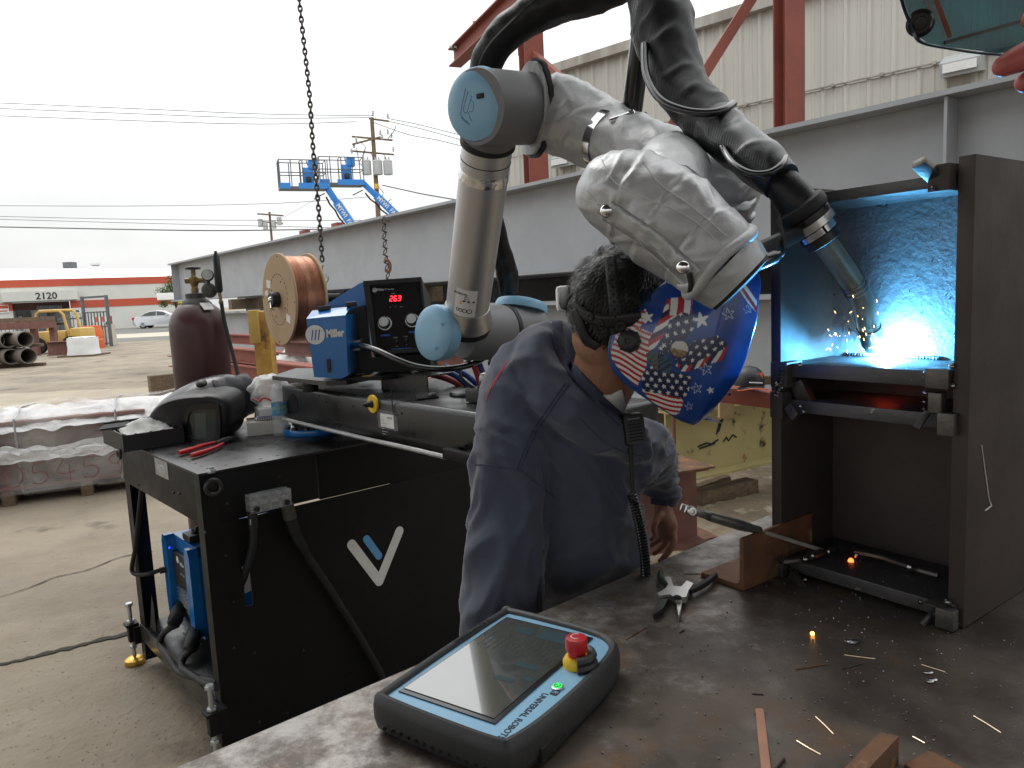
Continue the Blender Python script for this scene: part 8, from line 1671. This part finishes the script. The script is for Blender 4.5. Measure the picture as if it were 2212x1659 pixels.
# headgear straps over the hair
hb_m = MB()
def hs2(u, v): th = pi*v; ph = 2*pi*u; d = V((sin(th)*cos(ph), sin(th)*sin(ph), cos(th))); return hn0 @ (hairpt(d)*1.035)
hb_m.grid(hs2, 60, 40, True); TH = BVHTree.FromPolygons(hb_m.v, [list(f) for f in hb_m.f])
cs = surfstrip(TH, [(1318, 552), (1322, 600), (1327, 650), (1331, 700), (1334, 745), (1336, 772)], 13, 'crown_strap', K['plast'], fh, .002, .0022, 8)
b = MB()
for k in range(26):
    y = 556+8.0*k; x = 1318+.085*(y-552)
    for dx in ((-7, 7) if k % 2 else (0,)):
        h, nn = hit(TH, x+dx, y, .0034)
        if h is not None: b.lathe([(.0017 if k % 2 else .0026, 0), (.0001, .0002)], 8, fr(h, Z, nn), cap=False)
b.build('strap_holes', K['hole'], cs, kind='stuff')
surfstrip(TH, [(1236, 652), (1252, 672), (1280, 688), (1310, 694), (1345, 692), (1385, 688)], lambda t: 9+7*t, 'rear_band', K['plast'], fh, .002, .0025, 8)
surfstrip(TH, [(1240, 668), (1252, 700), (1268, 735), (1290, 752)], lambda t: 7+4*t, 'nape_pad', K['plast'], fh, .0022, .003, 8)
for x, y, r_ in ((1275, 684, .0085), (1340, 705, .011), (1298, 697, .006)):
    h, nn = hit(TH, x, y, .004)
    if h is not None: b = MB(); b.lathe([(r_, -.002), (r_, .003), (r_*.6, .0042), (r_*.3, .0028), (.0003, .0028)], 16, fr(h, Z, nn)); b.build('strap_pivot', K['rubber'], fh)
q = at(1229, 645, 1.475); n = V((-.92, -.30, .18)); X = fr(q, Z, n); b = MB(X); b.lathe([(.019, -.012), (.023, -.004), (.023, .010), (.019, .013), (.001, .013)], 22)
b.build('ratchet_knob', K['plast'], fh)
b = MB(); b.box(at(1219, 645, 1.62), (.035, .04, .055), .010); tag(b.build('white_device', K['label']), 'small white plastic box just behind the man\'s headgear knob', 'device')
# radio microphone with coiled cord
rm_ = thing('radio_microphone', 'black radio speaker microphone with coiled cord clipped to the sweatshirt collar', 'microphone', at(1365, 925, 1.52))
mc = at(1364, 926, 1.515); MR = fr(mc, V((1, -.35, .12)), V((.25, -.93, .12))).to_3x3().to_4x4(); MXm = M.Translation(mc) @ MR
b = MB(MXm); P = rrect(.047, .066, .010, 5); rows = [[(x*s, y*s, z) for x, y in P] for s, z in ((.92, -.017), (1, -.012), (1, .012), (.93, .018))]; n = len(P)
b.add([V(p) for r_ in rows for p in r_], [(i*n+k, i*n+(k+1) % n, (i+1)*n+(k+1) % n, (i+1)*n+k) for i in range(3) for k in range(n)]+[tuple(3*n+k for k in range(n)), tuple(range(n-1, -1, -1))]); b.build('mic_body', K['plast'], rm_)
b = MB(MXm)
for k in range(6): b.bx((-.015, -.024+.0065*k, .0182), (.015, -.0215+.0065*k, .0188))
b.build('grille', K['hole'], rm_, kind='stuff')
b = MB(MXm); b.bx((-.0275, -.018, -.008), (-.0236, .014, .008), .0015); b.build('talk_button', K['rubber'], rm_)
for k in range(5): b = MB(MXm); b.bx((-.0288, -.015+.006*k, -.007), (-.0274, -.0125+.006*k, .007)); b.build('button_rib', K['plast'], rm_)
text_mb('Commander', .0055, MXm @ M.Translation(V((.0, .0215, .0182))), .0002).build('lettering', K['greyprint'], rm_, smooth=False)
b = MB(); st = cr([tuple(at(x, y, Y)) for x, y, Y in ((1362, 962, 1.505), (1364, 1000, 1.495), (1366, 1040, 1.49), (1366, 1066, 1.485))], 6); b.tube([q+(.006-.003*i/(len(st)-1),) for i, q in enumerate(st)], 0, 8); b.build('strain_relief', K['rubber'], rm_)
path = [V(q) for q in cr([tuple(at(x, y, Y)) for x, y, Y in ((1364, 1066, 1.475), (1371, 1090, 1.465), (1381, 1130, 1.46), (1389, 1175, 1.46), (1394, 1220, 1.46), (1396, 1290, 1.47))], 80)]
L_ = [0]
for i in range(1, len(path)): L_.append(L_[-1]+(path[i]-path[i-1]).length)
H_ = []; pitch = .0062; turns = L_[-1]/pitch; ns = int(turns*11); j = 0
for k in range(ns):
    s = L_[-1]*k/ns
    while L_[j+1] < s: j += 1
    p = path[j].lerp(path[j+1], (s-L_[j])/max(1e-7, L_[j+1]-L_[j])); d = (path[j+1]-path[j]).normalized(); x_ = d.cross(V((0, 1, 0))).normalized(); y_ = d.cross(x_); a = 2*pi*turns*k/ns; H_.append(p+(x_*cos(a)+y_*sin(a))*.0085)
b = MB(); b.tube(H_, .0025, 6); b.build('coiled_cord', K['gloss'], rm_)
cabl([at(x, y, Y) for x, y, Y in ((1172, 1165, 1.52), (1168, 1210, 1.47), (1165, 1260, 1.44), (1166, 1300, 1.43), (1168, 1345, 1.42))], .0045, 'antenna', K['rubber'], 'thin black radio antenna hanging beside the man\'s near sleeve', 'antenna')
